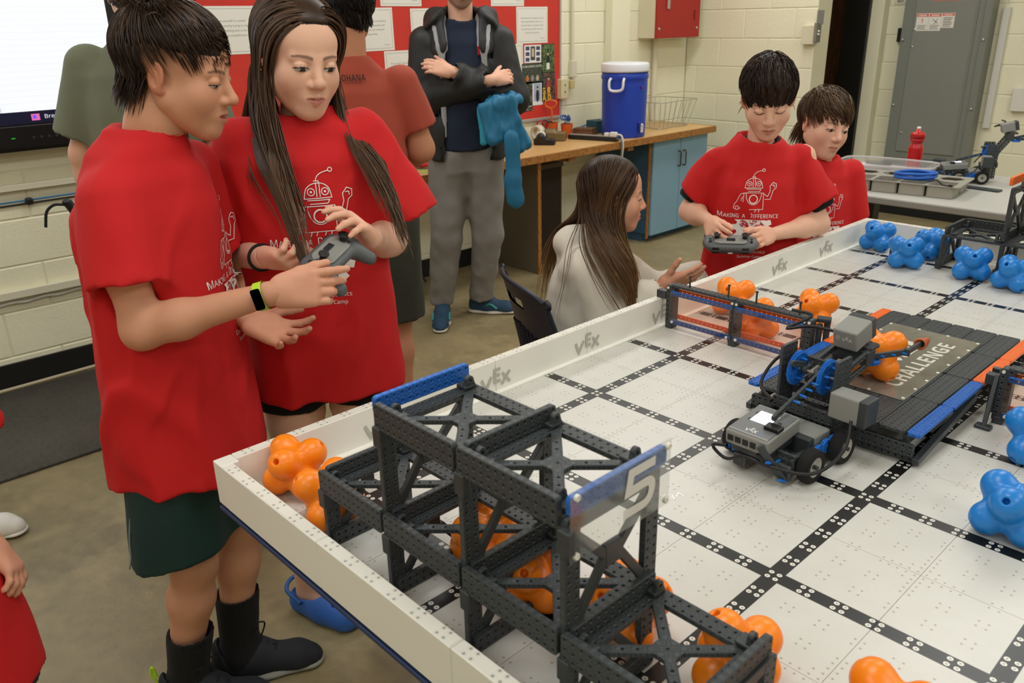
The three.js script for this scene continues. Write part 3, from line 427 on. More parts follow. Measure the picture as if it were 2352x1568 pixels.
// ---------- people: bodies, heads, hands, hair, clothes ----------
const v3 = { add: (a, b, s = 1) => [a[0] + b[0] * s, a[1] + b[1] * s, a[2] + b[2] * s], sub: (a, b) => [a[0] - b[0], a[1] - b[1], a[2] - b[2]], mul: (a, s) => [a[0] * s, a[1] * s, a[2] * s], len: a => Math.hypot(...a), nrm: a => { const l = Math.hypot(...a) || 1; return [a[0] / l, a[1] / l, a[2] / l]; }, dot: (a, b) => a[0] * b[0] + a[1] * b[1] + a[2] * b[2], cross: (a, b) => [a[1] * b[2] - a[2] * b[1], a[2] * b[0] - a[0] * b[2], a[0] * b[1] - a[1] * b[0]], mix: (a, b, t) => [lerp(a[0], b[0], t), lerp(a[1], b[1], t), lerp(a[2], b[2], t)] };
const SKIN = { fair: lin(0xe6b69c), tan: lin(0xcd9678), mid: lin(0xd8a286), warm: lin(0xc48a6a) };
const skinBump = dtex(256, (u, v) => n128(u, v) * 150 + n64(u, v) * 60, 0.05);
const mSkin = Mp(0xffffff, 0.54, { vertexColors: true, specularIntensity: 0.45, bumpMap: skinBump, bumpScale: 0.0002 });
const knit = dtex(128, (u, v) => 120 + 60 * Math.sin(u * 6.283 * 16) * Math.sin(v * 6.283 * 16) + n64(u, v) * 70, 0.02);
const cloth = (c, r = 0.85, o = {}) => Mp(c, r, { bumpMap: knit, bumpScale: 0.0003, sheen: 0.25, sheenRoughness: 0.6, sheenColor: new THREE.Color(c).lerp(new THREE.Color(0xffffff), 0.3), ...o });
const skinCol = (base) => (x, y, z) => { const n = nz(x * 9, y * 9, z * 9) * 0.05 + nz(x * 40, y * 40, z * 40) * 0.03; return [base[0] * (1 + n), base[1] * (1 + n * 0.8), base[2] * (1 + n * 0.7)]; };
function limb(a, b, c, r, k = 0.03) { // upper, mid bulge, joint, bulge, end radii
  return [P.cap(a, v3.mix(a, b, 0.45), r[0], r[1], k), P.cap(v3.mix(a, b, 0.45), b, r[1], r[2], k), P.cap(b, v3.mix(b, c, 0.3), r[2], r[3], k), P.cap(v3.mix(b, c, 0.3), c, r[3], r[4], k)];
}
// hand: wrist w, unit d towards the fingers, n = back of hand normal, side +1 when the thumb lies along d x n
function handPrims(w, d, n, side, { curl = [0.3, 0.35, 0.4, 0.45], spread = 0.12, thumb = [0.5, 0.3, 0.3], s = 1 } = {}) {
  d = v3.nrm(d); n = v3.nrm(v3.sub(n, v3.mul(d, v3.dot(n, d)))); const t = v3.mul(v3.cross(d, n), side); const at = (a, b, c) => v3.add(v3.add(v3.add(w, d, a * s), t, b * s), n, c * s);
  const ps = [P.cap(at(-0.012, 0, 0), at(0.02, 0.002, 0), 0.019 * s, 0.02 * s, 0.012)];
  const kn = [0.027, 0.009, -0.009, -0.026], fl = [0.068, 0.076, 0.07, 0.056];
  for (let i = 0; i < 4; i++) ps.push(P.cap(at(0.012, kn[i] * 0.55, 0), at(0.08 - Math.abs(i - 1.2) * 0.004, kn[i], 0.002), 0.0135 * s, 0.0115 * s, 0.014));
  ps.push(P.cap(at(0.015, 0.018, -0.008), at(0.045, 0.028, -0.008), 0.0145 * s, 0.0115 * s, 0.014), P.cap(at(0.012, -0.018, -0.007), at(0.055, -0.024, -0.005), 0.013 * s, 0.010 * s, 0.014));
  for (let i = 0; i < 4; i++) { // fingers of three bones
    let p = at(0.08 - Math.abs(i - 1.2) * 0.004, kn[i], 0.002), a = curl[i] * 0.6, sp = (1.2 - i) * spread; const L = fl[i] * s, R = [0.0096, 0.0086, 0.0078, 0.0066].map(r => r * s * (i === 3 ? 0.88 : 1));
    let fd = v3.nrm(v3.add(d, t, sp));
    for (let b = 0; b < 3; b++) { const dir = v3.nrm(v3.add(v3.mul(fd, Math.cos(a)), n, -Math.sin(a))), q = v3.add(p, dir, L * [0.45, 0.31, 0.25][b]); ps.push(P.cap(p, q, R[b], R[b + 1], 0.0035)); p = q; a += curl[i] * [1.25, 0.9, 0][b]; }
  }
  let p = at(0.02, 0.022, -0.007), [ou, fw, dn] = thumb; let dir = v3.nrm(v3.add(v3.add(v3.mul(d, 0.75), t, ou), n, -dn)); const tl = [0.034, 0.03, 0.024], tr = [0.0125, 0.0108, 0.0098, 0.0082];
  for (let b = 0; b < 3; b++) { const q = v3.add(p, dir, tl[b] * s); ps.push(P.cap(p, q, tr[b] * s, tr[b + 1] * s, 0.006)); p = q; dir = v3.nrm(v3.add(v3.add(dir, d, fw * 0.6), n, -dn * 0.2)); }
  return ps;
}
// head in its own frame: origin between the ears, z forward
function headPrims(o = {}) {
  const m = (f) => [f(1), f(-1)], jw = o.jaw || 1, ns = o.nose || 1;
  let ps = [P.ell([0, 0.045, -0.018], [0.0735, 0.078, 0.094], 0.02), P.ell([0, 0.0, -0.038], [0.06, 0.06, 0.06], 0.03), P.ell([0, -0.012, 0.026], [0.061 * jw, 0.076, 0.062], 0.03), P.ell([0, 0.042, 0.046], [0.054, 0.04, 0.036], 0.03), P.ell([0, -0.055, 0.03], [0.05 * jw, 0.048, 0.05], 0.03),
    ...m(s => P.cap([s * 0.047 * jw, -0.045, 0.002], [s * 0.015 * jw, -0.092, 0.058], 0.024, 0.018, 0.03)), P.ell([0, -0.097, 0.066], [0.019 * jw, 0.015, 0.015], 0.018), ...m(s => P.ell([s * 0.037, -0.03, 0.056], [0.026, 0.028, 0.021], 0.028)),
    ...m(s => P.cap([s * 0.043, 0.0165, 0.069], [s * 0.013, 0.0165, 0.0815], 0.0065, 0.0065, 0.014)),
    ...m(s => P.ell([s * 0.031, -0.001, 0.0955], [0.0165, 0.0095, 0.0125], 0.01, 1)),
    P.cap([0, 0.014, 0.0795], [0, -0.027, 0.094 + 0.006 * ns], 0.0075, 0.0098, 0.014), P.ell([0, -0.0325, 0.0955 + 0.006 * ns], [0.0112, 0.0098, 0.0105], 0.008), ...m(s => P.ell([s * 0.0115, -0.0365, 0.0915], [0.0076, 0.0068, 0.0092], 0.008)), ...m(s => P.ell([s * 0.0058, -0.0432, 0.096], [0.0034, 0.0022, 0.005], 0.002, 1)),
    P.ell([0, -0.064, 0.073], [0.026, 0.022, 0.018], 0.016), P.cap([-0.021, -0.0632, 0.083], [0, -0.0592, 0.0918], 0.0036, 0.005, 0.004), P.cap([0.021, -0.0632, 0.083], [0, -0.0592, 0.0918], 0.0036, 0.005, 0.004), P.cap([-0.019, -0.068, 0.0825], [0, -0.0718, 0.0905], 0.0036, 0.0062, 0.005), P.cap([0.019, -0.068, 0.0825], [0, -0.0718, 0.0905], 0.0036, 0.0062, 0.005),
    P.cap([-0.02, -0.0652, 0.0905], [0.02, -0.0652, 0.0905], 0.0014, 0.0014, 0.004, 1),
    ...m(s => P.ell([s * 0.031, 0.0005, 0.0765], [0.0148, 0.0118, 0.0128], 0.003)),
  ];
  if (o.mouthOpen) ps.push(P.ell([0, -0.066, 0.092], [0.013, 0.0035, 0.008], 0.003, 1));
  for (const s of [1, -1]) ps.push(P.ell([s * 0.0765, -0.003, -0.012], [0.0075, 0.031, 0.0185], 0.006, 0, [0.15, s * 0.35, s * -0.12]), P.ell([s * 0.074, -0.026, -0.004], [0.006, 0.009, 0.008], 0.006), P.ell([s * 0.084, 0.0, -0.012], [0.0055, 0.0215, 0.0115], 0.003, 1, [0.15, s * 0.35, s * -0.12]), P.cap([s * 0.0795, 0.012, -0.014], [s * 0.078, -0.012, -0.006], 0.0035, 0.003, 0.004));
  return ps;
}
function headColor(base, hair, o = {}) {
  const pink = mix3(base, lin(0xc2503c), 0.42), lip = mix3(base, lin(o.lip || 0xa83a38), 0.62), dark = lin(0x1a100c), hl = lin(hair), brow = mix3(base, lin(o.brow || hair), 0.8), beard = o.beard;
  const hairY = o.hairline || (() => false);
  return (x, y, z) => {
    let c = base; const ax = Math.abs(x), n = nz(x * 30, y * 30, z * 30) * 0.05; c = [c[0] * (1 + n), c[1] * (1 + n), c[2] * (1 + n)];
    const g = (cx, cy, cz, r) => Math.exp(-(((ax - cx) ** 2 + (y - cy) ** 2 + (z - cz) ** 2) / (r * r)));
    c = mix3(c, pink, clamp(g(0.038, -0.032, 0.07, 0.022) * 0.45 + g(0, -0.036, 0.108, 0.013) * 0.5 + (ax > 0.071 && Math.abs(y) < 0.036 && z < 0.02 ? 0.6 * sst(0.071, 0.078, ax) : 0), 0, 1));
    if (beard && y < -0.03 && z > -0.02) { const b = sst(-0.035, -0.055, y) * (0.75 + 0.25 * nz(x * 300, y * 300, z * 300)); c = mix3(c, lin(beard), b * 0.8); }
    const lx = ax / 0.0226; if (z > 0.078 && lx < 1) { const up = -0.0648 + 0.0062 * (1 - lx * lx) - 0.0012 * Math.exp(-((ax / 0.004) ** 2)), dn = -0.0655 - 0.0092 * Math.pow(1 - lx * lx, 0.7); if (y < up + 0.0012 && y > dn - 0.001) { const e = Math.min(sst(up + 0.0012, up - 0.0006, y), sst(dn - 0.001, dn + 0.001, y)); c = mix3(c, lip, e); } if (Math.abs(y + 0.0652) < 0.0015) c = mix3(c, mix3(lip, dark, 0.6), 0.75 * (1 - lx)); }
    const bx_ = (ax - 0.031) / 0.021; if (z > 0.05 && Math.abs(bx_) < 1.05) { const by = 0.0185 + 0.0035 * (1 - (bx_ - 0.15) ** 2) - 0.001, th = 0.0034 * (1 - 0.35 * (bx_ + 0.2)); const d = Math.abs(y - by); if (d < th * 1.3) c = mix3(c, brow, (o.browK ?? 0.85) * (1 - sst(th * 0.6, th * 1.3, d)) * (1 - sst(0.85, 1.05, Math.abs(bx_)))); }
    const ex = (ax - 0.0315) / 0.0162; if (z > 0.06 && Math.abs(ex) < 1.12) { const open = o.open ?? 0.5, ly = -0.0048 - 0.0026 * (1 - ex * ex) + open * 0.0078 * (1 - ex * ex), lo = -0.006 - 0.004 * (1 - ex * ex); 
      if (y < ly && y > lo) { const white = [0.62, 0.58, 0.55], ir = lin(o.iris || 0x3a2a1c); c = Math.hypot((ax - 0.031 - (o.gaze || 0) * Math.sign(x)) / 0.0064, (y - lo - 0.0022) / 0.007) < 1 ? ir : white; }
      const dl = y - ly; if (dl > -0.0012 && dl < 0.0021) c = mix3(c, dark, 0.9 * (1 - sst(0.9, 1.1, Math.abs(ex)))); else if (Math.abs(y - lo) < 0.001) c = mix3(c, mix3(base, dark, 0.6), 0.55); else if (Math.abs(dl - 0.0062) < 0.0011 && Math.abs(ex) < 0.95) c = mix3(c, mix3(base, dark, 0.5), 0.4); }
    if (hairY(x, y, z)) c = hl; return c;
  };
}
function xf(geo, M) { geo.applyMatrix4(M); return geo; }
const frame = (p, yaw, pitch, roll, s = 1) => new THREE.Matrix4().compose(V(...p), new THREE.Quaternion().setFromEuler(E3(pitch, yaw, roll, 'YXZ')), V(s, s, s));
// strands of hair: each a tapered ribbon with thickness
class Strands {
  constructor() { this.p = []; this.c = []; this.i = []; }
  add(pts, w, col, col2, flat = 0.45) {
    const n = pts.length, K = 3, b = this.p.length / 3; let side = null;
    for (let j = 0; j < n; j++) { const a = pts[Math.max(0, j - 1)], e = pts[Math.min(n - 1, j + 1)], d = v3.nrm(v3.sub(e, a)); let u = side || v3.cross(d, [0.31, 0.2, 0.93]); u = v3.nrm(v3.sub(u, v3.mul(d, v3.dot(u, d)))); side = u; const q = v3.cross(d, u), t = j / (n - 1), r = w * (t < 0.15 ? 0.6 + t * 2.6 : Math.pow(1 - (t - 0.15) / 0.85, 0.55) + 0.06), cc = mix3(col, col2 || col, t * t);
      for (let k = 0; k < K; k++) { const an = k / K * 6.283, s = Math.cos(an) * r, o = Math.sin(an) * r * flat; this.p.push(pts[j][0] + u[0] * s + q[0] * o, pts[j][1] + u[1] * s + q[1] * o, pts[j][2] + u[2] * s + q[2] * o); this.c.push(...cc); if (j) { const x = b + (j - 1) * K + k, y = b + (j - 1) * K + (k + 1) % K; this.i.push(x, y, x + K, y, y + K, x + K); } } }
  }
  geo() { const g = new THREE.BufferGeometry(); g.setAttribute('position', new THREE.BufferAttribute(new Float32Array(this.p), 3)); g.setAttribute('color', new THREE.BufferAttribute(new Float32Array(this.c), 3)); g.setIndex(this.i); g.computeVertexNormals(); return g; }
}
const mHair = Mp(0xffffff, 0.42, { vertexColors: true, specularIntensity: 0.6, anisotropy: 0.6 });
const HC = [0, 0.043, -0.018], HR = [0.0755, 0.081, 0.0965];
function growHair(S, { n, where, dir, len, lift = 0.006, w = 0.003, grav = 0, step = 0.01, cols, tip, wave = 0, body, jitter = 0.25, seed: sd = 5, hug = 0.8, up = 0.06, guard = 0, part = 0, flow }) {
  let s = sd * 7919 + 3; const R = () => { s = (s * 1664525 + 1013904223) >>> 0; return s / 4294967296; };
  for (let q = 0, tries = 0; q < n && tries < n * 30; tries++) {
    const z = R() * 2 - 1, a = R() * 6.283, r = Math.sqrt(1 - z * z), u = [r * Math.cos(a), z, r * Math.sin(a)]; const p0 = [HC[0] + u[0] * HR[0], HC[1] + u[1] * HR[1], HC[2] + u[2] * HR[2]];
    if (!where(p0, u)) continue; q++; let p = v3.add(p0, u, -0.002), nn = v3.nrm([u[0] / HR[0], u[1] / HR[1], u[2] / HR[2]]), d = dir(p0, u, R); d = v3.nrm(v3.add(d, [R() - 0.5, R() - 0.5, R() - 0.5], jitter)); d = v3.nrm(v3.add(d, nn, -v3.dot(d, nn) + up));
    const L = len(p0, u, R), ns = Math.max(4, Math.round(L / step)), lf = lift * (0.5 + 0.65 * R()), pts = [p], ph = R() * 6.28, wv = wave * (0.6 + R() * 0.8), wd = v3.nrm([R() - 0.5, 0.1 * (R() - 0.5), R() - 0.5]);
    for (let j = 0; j < ns; j++) { d = v3.nrm([d[0], d[1] - grav * (0.6 + 0.4 * j / ns), d[2]]); if (flow && p[1] > -0.03) d = v3.nrm(v3.mix(d, v3.nrm(flow(p, p0)), 0.55)); let t = v3.add(p, d, L / ns); if (wv) t = v3.add(t, wd, Math.sin(j * step * 28 + ph) * wv * (j / ns));
      const e = [(t[0] - HC[0]) / (HR[0] + lf), (t[1] - HC[1]) / (HR[1] + lf), (t[2] - HC[2]) / (HR[2] + lf)], l = Math.hypot(...e); if (l < 1 || (hug && l < 1.7 && t[1] > -0.02)) { const hh = l < 1 ? 1 : hug, q = lerp(1, 1 / l, hh); t = [HC[0] + e[0] * q * (HR[0] + lf), HC[1] + e[1] * q * (HR[1] + lf), HC[2] + e[2] * q * (HR[2] + lf)]; }
      if (guard && t[2] > 0.025 && t[1] < 0.058) { const w = guard * (t[1] > -0.1 ? 1 : 0.75); if (Math.abs(t[0]) < w) t = [Math.sign(p0[0] - part || 1) * lerp(Math.abs(t[0]), w, 0.3), t[1], t[2] - 0.001]; } if (body) t = body(t, lf); d = v3.nrm(v3.mix(d, v3.nrm(v3.sub(t, p)), 0.75)); p = t; pts.push(p); }
    for (let it = 0; it < 2; it++) for (let j = 1; j < pts.length - 1; j++) pts[j] = v3.mix(pts[j], v3.mix(pts[j - 1], pts[j + 1], 0.5), 0.6); const c = cols[Math.floor(R() * cols.length)], k = 0.8 + R() * 0.4, cc = [c[0] * k, c[1] * k, c[2] * k]; S.add(pts, w * (0.7 + R() * 0.6), cc, tip ? mix3(cc, tip, 0.3 + R() * 0.7) : cc);
  }
}
// garment print: a patch of the cloth surface, found by marching onto the garment
function printPatch(sample, c, U, N, w, h, tex, name, parent, start = 0.25, nu = 40, nv = 44) {
  U = v3.nrm(U); N = v3.nrm(N); const W = v3.cross(U, N), pos = [], uv = [], idx = [], ok = []; // W runs to the wearer's left edge of the print as read
  for (let j = 0; j <= nv; j++) for (let i = 0; i <= nu; i++) { const a = i / nu - 0.5, b = 0.5 - j / nv; let p = v3.add(v3.add(v3.add(c, W, a * w), U, b * h), N, start), hit = false; for (let k = 0; k < 60; k++) { const d = sample(p[0], p[1], p[2]); if (d < 0.0016) { hit = true; break; } p = v3.add(p, N, -Math.min(d, 0.02) * 0.9); } ok.push(hit); pos.push(...p); uv.push(i / nu, 1 - j / nv); }
  for (let j = 0; j < nv; j++) for (let i = 0; i < nu; i++) { const a = j * (nu + 1) + i, q = [a, a + 1, a + nu + 2, a + nu + 1]; if (!q.every(k => ok[k])) continue; const f = k => [pos[k * 3], pos[k * 3 + 1], pos[k * 3 + 2]]; if (v3.len(v3.sub(f(q[0]), f(q[2]))) > 5 * w / nu) continue; idx.push(q[0], q[3], q[1], q[1], q[3], q[2]); }
  const g = new THREE.BufferGeometry(); g.setAttribute('position', new THREE.BufferAttribute(new Float32Array(pos), 3)); g.setAttribute('uv', new THREE.BufferAttribute(new Float32Array(uv), 2)); g.setIndex(idx); g.computeVertexNormals();
  const m = new THREE.Mesh(g, Mt(0xffffff, 0.7, { map: tex, transparent: true, side: THREE.DoubleSide, polygonOffset: true, polygonOffsetFactor: -2 })); m.name = name; m.castShadow = false; m.receiveShadow = true; parent.add(m); return m;
}
const robotTex = ctex(768, 1024, (c, w, h) => { // line-drawn robot over lettering and a gear
  c.clearRect(0, 0, w, h); c.strokeStyle = c.fillStyle = '#f4efe9'; c.lineWidth = 6; c.lineJoin = 'round'; const X = 390;
  const poly = (...p) => { c.beginPath(); c.moveTo(p[0], p[1]); for (let i = 2; i < p.length; i += 2) c.lineTo(p[i], p[i + 1]); c.stroke(); }, circ = (x, y, r, f) => { c.beginPath(); c.arc(x, y, r, 0, 7); f ? c.fill() : c.stroke(); };
  c.beginPath(); c.moveTo(X - 10, 92); c.bezierCurveTo(X, 40, X + 40, 36, X + 82, 26); c.stroke(); circ(X + 96, 22, 14); poly(X - 26, 92, X + 8, 92, X + 8, 108);
  c.beginPath(); c.moveTo(X - 98, 210); c.lineTo(X - 90, 170); c.bezierCurveTo(X - 80, 90, X + 70, 80, X + 84, 170); c.lineTo(X + 92, 208); c.closePath(); c.stroke(); poly(X - 10, 100, X - 10, 200); poly(X + 12, 100, X + 12, 200); circ(X - 48, 165, 24); circ(X + 48, 165, 24); circ(X - 48, 165, 8, 1); circ(X + 48, 165, 8, 1); poly(X - 78, 222, X + 76, 222, X + 60, 246, X - 62, 246);
  poly(X - 105, 262, X + 105, 262, X + 108, 440, X - 112, 440, X - 105, 262); c.beginPath(); c.moveTo(X - 82, 264); c.bezierCurveTo(X - 82, 430, X + 84, 430, X + 84, 264); c.stroke(); circ(X, 330, 44); c.lineWidth = 10; circ(X, 330, 44); c.lineWidth = 6;
  poly(X - 108, 262, X - 140, 272, X - 176, 360, X - 196, 380, X - 205, 430, X - 170, 450, X - 135, 430, X - 140, 375, X - 118, 300); poly(X - 180, 440, X - 182, 408, X - 155, 408, X - 152, 440); poly(X + 108, 270, X + 150, 300, X + 172, 240, X + 168, 190, X + 200, 150, X + 235, 165, X + 232, 210, X + 205, 232, X + 178, 330, X + 120, 330); poly(X + 188, 180, X + 212, 178, X + 214, 205);
  for (const q of [-70, -30, 30, 70]) poly(X + q, 442, X + q - 10, 470);
  c.font = '64px sans-serif'; c.textAlign = 'left'; const T = (s, x, y, f) => { c.font = f + 'px sans-serif'; c.fillText(s, x, y); return x + c.measureText(s).width; }; c.save(); c.scale(0.96, 1); let x = T('M', 22, 535, 74); x = T('AKING', x, 535, 60); x = T('  A  ', x, 535, 60); x = T('D', x, 535, 74); T('IFFERENCE', x, 535, 60); c.restore(); c.fillStyle = '#f4efe9';
  c.save(); c.beginPath(); c.rect(0, 556, w, 330); c.clip(); const gx = X, gy = 640, n = 11; c.beginPath(); for (let i = 0; i < n; i++) { const a = i / n * 6.283 + 0.285; for (const [da, r] of [[-0.2, 165], [-0.13, 218], [0.13, 218], [0.2, 165]]) c.lineTo(gx + Math.cos(a + da) * r, gy + Math.sin(a + da) * r); } c.closePath(); c.fill();
  c.globalCompositeOperation = 'destination-out'; c.lineWidth = 6; let s = 77; const R = () => { s = (s * 1664525 + 1013904223) >>> 0; return s / 4294967296; }; for (let i = 0; i < 60; i++) { let px = gx + (R() - 0.5) * 210, py = 560 + R() * 110 * (1 - Math.abs(px - gx) / 160); c.beginPath(); c.moveTo(px, py); for (let k = 0; k < 3; k++) { const q = Math.floor(R() * 4); px += [20, -20, 0, 14][q]; py += [0, 0, 22, 14][q]; c.lineTo(px, py); } c.stroke(); circ(px, py, 6); } c.globalCompositeOperation = 'source-over'; c.lineWidth = 20; poly(gx - 40, 570, gx - 8, 640, gx + 70, 585); circ(gx - 8, 640, 20, 1); circ(gx + 70, 585, 20, 1); circ(gx - 40, 575, 14, 1); c.restore();
  c.fillStyle = '#f4efe9'; c.textAlign = 'center'; c.font = '46px sans-serif'; c.fillText('Cougar Robotics', X, 930); c.font = '40px sans-serif'; c.fillText('Summer Camp', X, 985);
});
const mRed = cloth(0xc80f13, 0.82, { sheen: 0.1 }), mRedB = cloth(0xcc1216, 0.82, { sheen: 0.1 });
function folds(k, s0) { return (x, y, z) => { const a = nz(x * 6 + y * 2 + s0, y * 2.2, z * 6) / 0.16, b = nz(x * 10 - y * 3, y * 3.5 + s0, z * 10) / 0.16; return -(Math.exp(-a * a) + 0.5 * Math.exp(-b * b) - 0.4) * k; }; }
function wrinkle(k, f, s0) { return (x, y, z) => (nz(x * f + s0, y * f * 0.55, z * f) * 0.6 + nz(x * f * 2.1, y * f * 0.9 + s0, z * f * 2.1) * 0.4) * k; }
function shoePrims(heel, toe, w, h) { // low running shoe: upper and sole lists
  const d = v3.sub(toe, heel), L = v3.len(d), f = v3.nrm(d), at = (t, y, s = 0) => { const p = v3.add(heel, f, L * t); return [p[0] + f[2] * s, heel[1] + y, p[2] - f[0] * s]; };
  return { upper: [P.cap(at(0.13, h * 0.42), at(0.38, h * 0.40), w * 0.78, w * 0.84, 0.03), P.cap(at(0.38, h * 0.4), at(0.78, h * 0.26), w * 0.84, w * 0.82, 0.03), P.cap(at(0.78, h * 0.26), at(0.9, h * 0.22), w * 0.82, w * 0.62, 0.02), P.cap(at(0.14, h * 0.5), at(0.12, h * 0.95), w * 0.7, w * 0.62, 0.02), P.cap(at(0.2, h * 0.7), at(0.4, h * 0.7), w * 0.66, w * 0.6, 0.03), P.plane([0, heel[1] + h * 0.18, 0], [0, -1, 0])],
    sole: [P.fcap(at(0.12, h * 0.12), at(0.5, h * 0.1), w * 0.92, w * 0.9, [0, 1, 0], 0.34, 0.01), P.fcap(at(0.5, h * 0.1), at(0.88, h * 0.13), w * 0.98, w * 0.78, [0, 1, 0], 0.32, 0.01), P.plane([0, heel[1], 0], [0, -1, 0])], at };
}

const longFlow = (part, sideZ = -0.28) => (p, p0) => { const s = p0[0] > part ? 1 : -1, k = clamp((p[1] - 0.04) / 0.08, 0, 1); return [s * (0.15 + k * 0.9), -(1.05 - k), (s > 0 ? sideZ : -0.28) + (p[2] < -0.06 ? 0.2 : 0)]; };
function hairCap(t, HM, y0, sl, zb, col, lift = 0.008) { // hair mass under the strands
  const ps = [P.ell([HC[0], HC[1], HC[2]], HR.map(r => r + lift), 0.01), P.ell([0, 0.0, -0.04], [0.068 + lift * 0.5, 0.065, 0.062 + lift], 0.02), { k: 0.006, op: 2, f: (x, y, z) => { const a = (y0 + sl * z) - y, b = Math.max(z - zb, -0.055 - y, Math.abs(x) - 0.078); return Math.min(Math.max(a, z - 0.09), b) * 0.8; } }, P.ell([0.09, -0.005, 0.01], [0.03, 0.045, 0.045], 0.004, 1), P.ell([-0.09, -0.005, 0.01], [0.03, 0.045, 0.045], 0.004, 1)];
  const c = lin(col); return mesh('hair_base', [xf(sdfMesh(ps, 0.006, { color: (x, y, z) => { const k = 0.8 + 0.5 * Math.abs(nz(x * 260, y * 30, z * 120)); return [c[0] * k, c[1] * k, c[2] * k]; } }), HM)], mHair, t);
}
const person = (label, x, z, yaw) => thing('person', label, 'person', [x, 0, z], yaw);
function body(t, prims, base, extra = [], h = 0.009) { const g = sdfMesh(prims, h, { color: skinCol(base) }); return mesh('body', [g, ...extra], mSkin, t); }
function headGeo(base, hair, o, p, yaw, pitch, roll, s, h = 0.0025) { return xf(sdfMesh(headPrims(o), h, { color: headColor(base, hair, o), pad: 0.012 }), frame(p, yaw, pitch, roll, s)); }
function hairMesh(t, S, M, name = 'hair') { return mesh(name, [xf(S.geo(), M)], mHair, t); }
let HG = 0.0033; const hands = (ps, base) => sdfMesh(ps, HG, { color: (x, y, z) => { const c = skinCol(base)(x, y, z), n = 0.5 + 0.5 * nz(x * 60, y * 60, z * 60); return mix3(c, [c[0] * 1.02, c[1] * 0.86, c[2] * 0.84], n * 0.7); }, pad: 0.012 });
function garment(t, name, prims, mat, h = 0.0065, disp) { const g = sdfMesh(prims, h, { disp }); const s = g.userData.sample; const m = mesh(name, [g], mat, t); m.userData = {}; return s; }
// fine scalp line helper: hair above a plane sloping back, behind the ears
const scalp = (y0, sl, zb) => (x, y, z) => (y > y0 + sl * (z) && z < 0.085 && !(Math.abs(x) > 0.068 && y < 0.034 && z > -0.034)) || (z < zb && y > -0.055 && Math.abs(x) < 0.07);
function tee(o) { // loose T-shirt: lofted trunk, two sleeves, open neck and cuffs
  const ps = [P.loft(o.st, 0.02, 0, 2.3)];
  for (const [a, b, r0, r1] of o.sleeves) { const d = v3.nrm(v3.sub(b, a)); ps.push(P.cutBy(P.cap(a, v3.add(b, d, 0.03), r0, r1, o.sk || 0.035), b, d)); }
  ps.push(P.plane([0, o.hem[0], 0], [0, -1, -(o.hem[1] || 0)], 0.006));
  for (const [a, b, r0, r1] of o.sleeves) { const d = v3.nrm(v3.sub(b, a)); ps.push(P.cap(v3.add(b, d, -0.005), v3.add(b, d, 0.03), r1 - 0.024, r1 - 0.016, 0.006, 1)); }
  ps.push(P.ell(o.neck, o.neckR, 0.006, 1));
  return ps;
}
const ringBand = (c, n, rx, ry, w, th, rot = 0) => { const sh = new THREE.Shape(); sh.absellipse(0, 0, rx + th, ry + th, 0, 6.2832); const hl = new THREE.Path(); hl.absellipse(0, 0, rx, ry, 0, 6.2832, true); sh.holes.push(hl); const g = new THREE.ExtrudeGeometry(sh, { depth: w, bevelEnabled: false, curveSegments: 24 }).translate(0, 0, -w / 2); g.applyMatrix4(new THREE.Matrix4().makeRotationZ(rot)); g.applyQuaternion(new THREE.Quaternion().setFromUnitVectors(V(0, 0, 1), V(...n).normalize())); return g.translate(...c); };
const legsOf = (hip, kn, an, s = 1) => hip.map((h, i) => limb(h, kn[i], an[i], [0.078 * s, 0.068 * s, 0.05 * s, 0.052 * s, 0.034 * s])).flat();
const brown = [lin(0x3a2a1e), lin(0x443226), lin(0x30221a), lin(0x4e3a2b)];

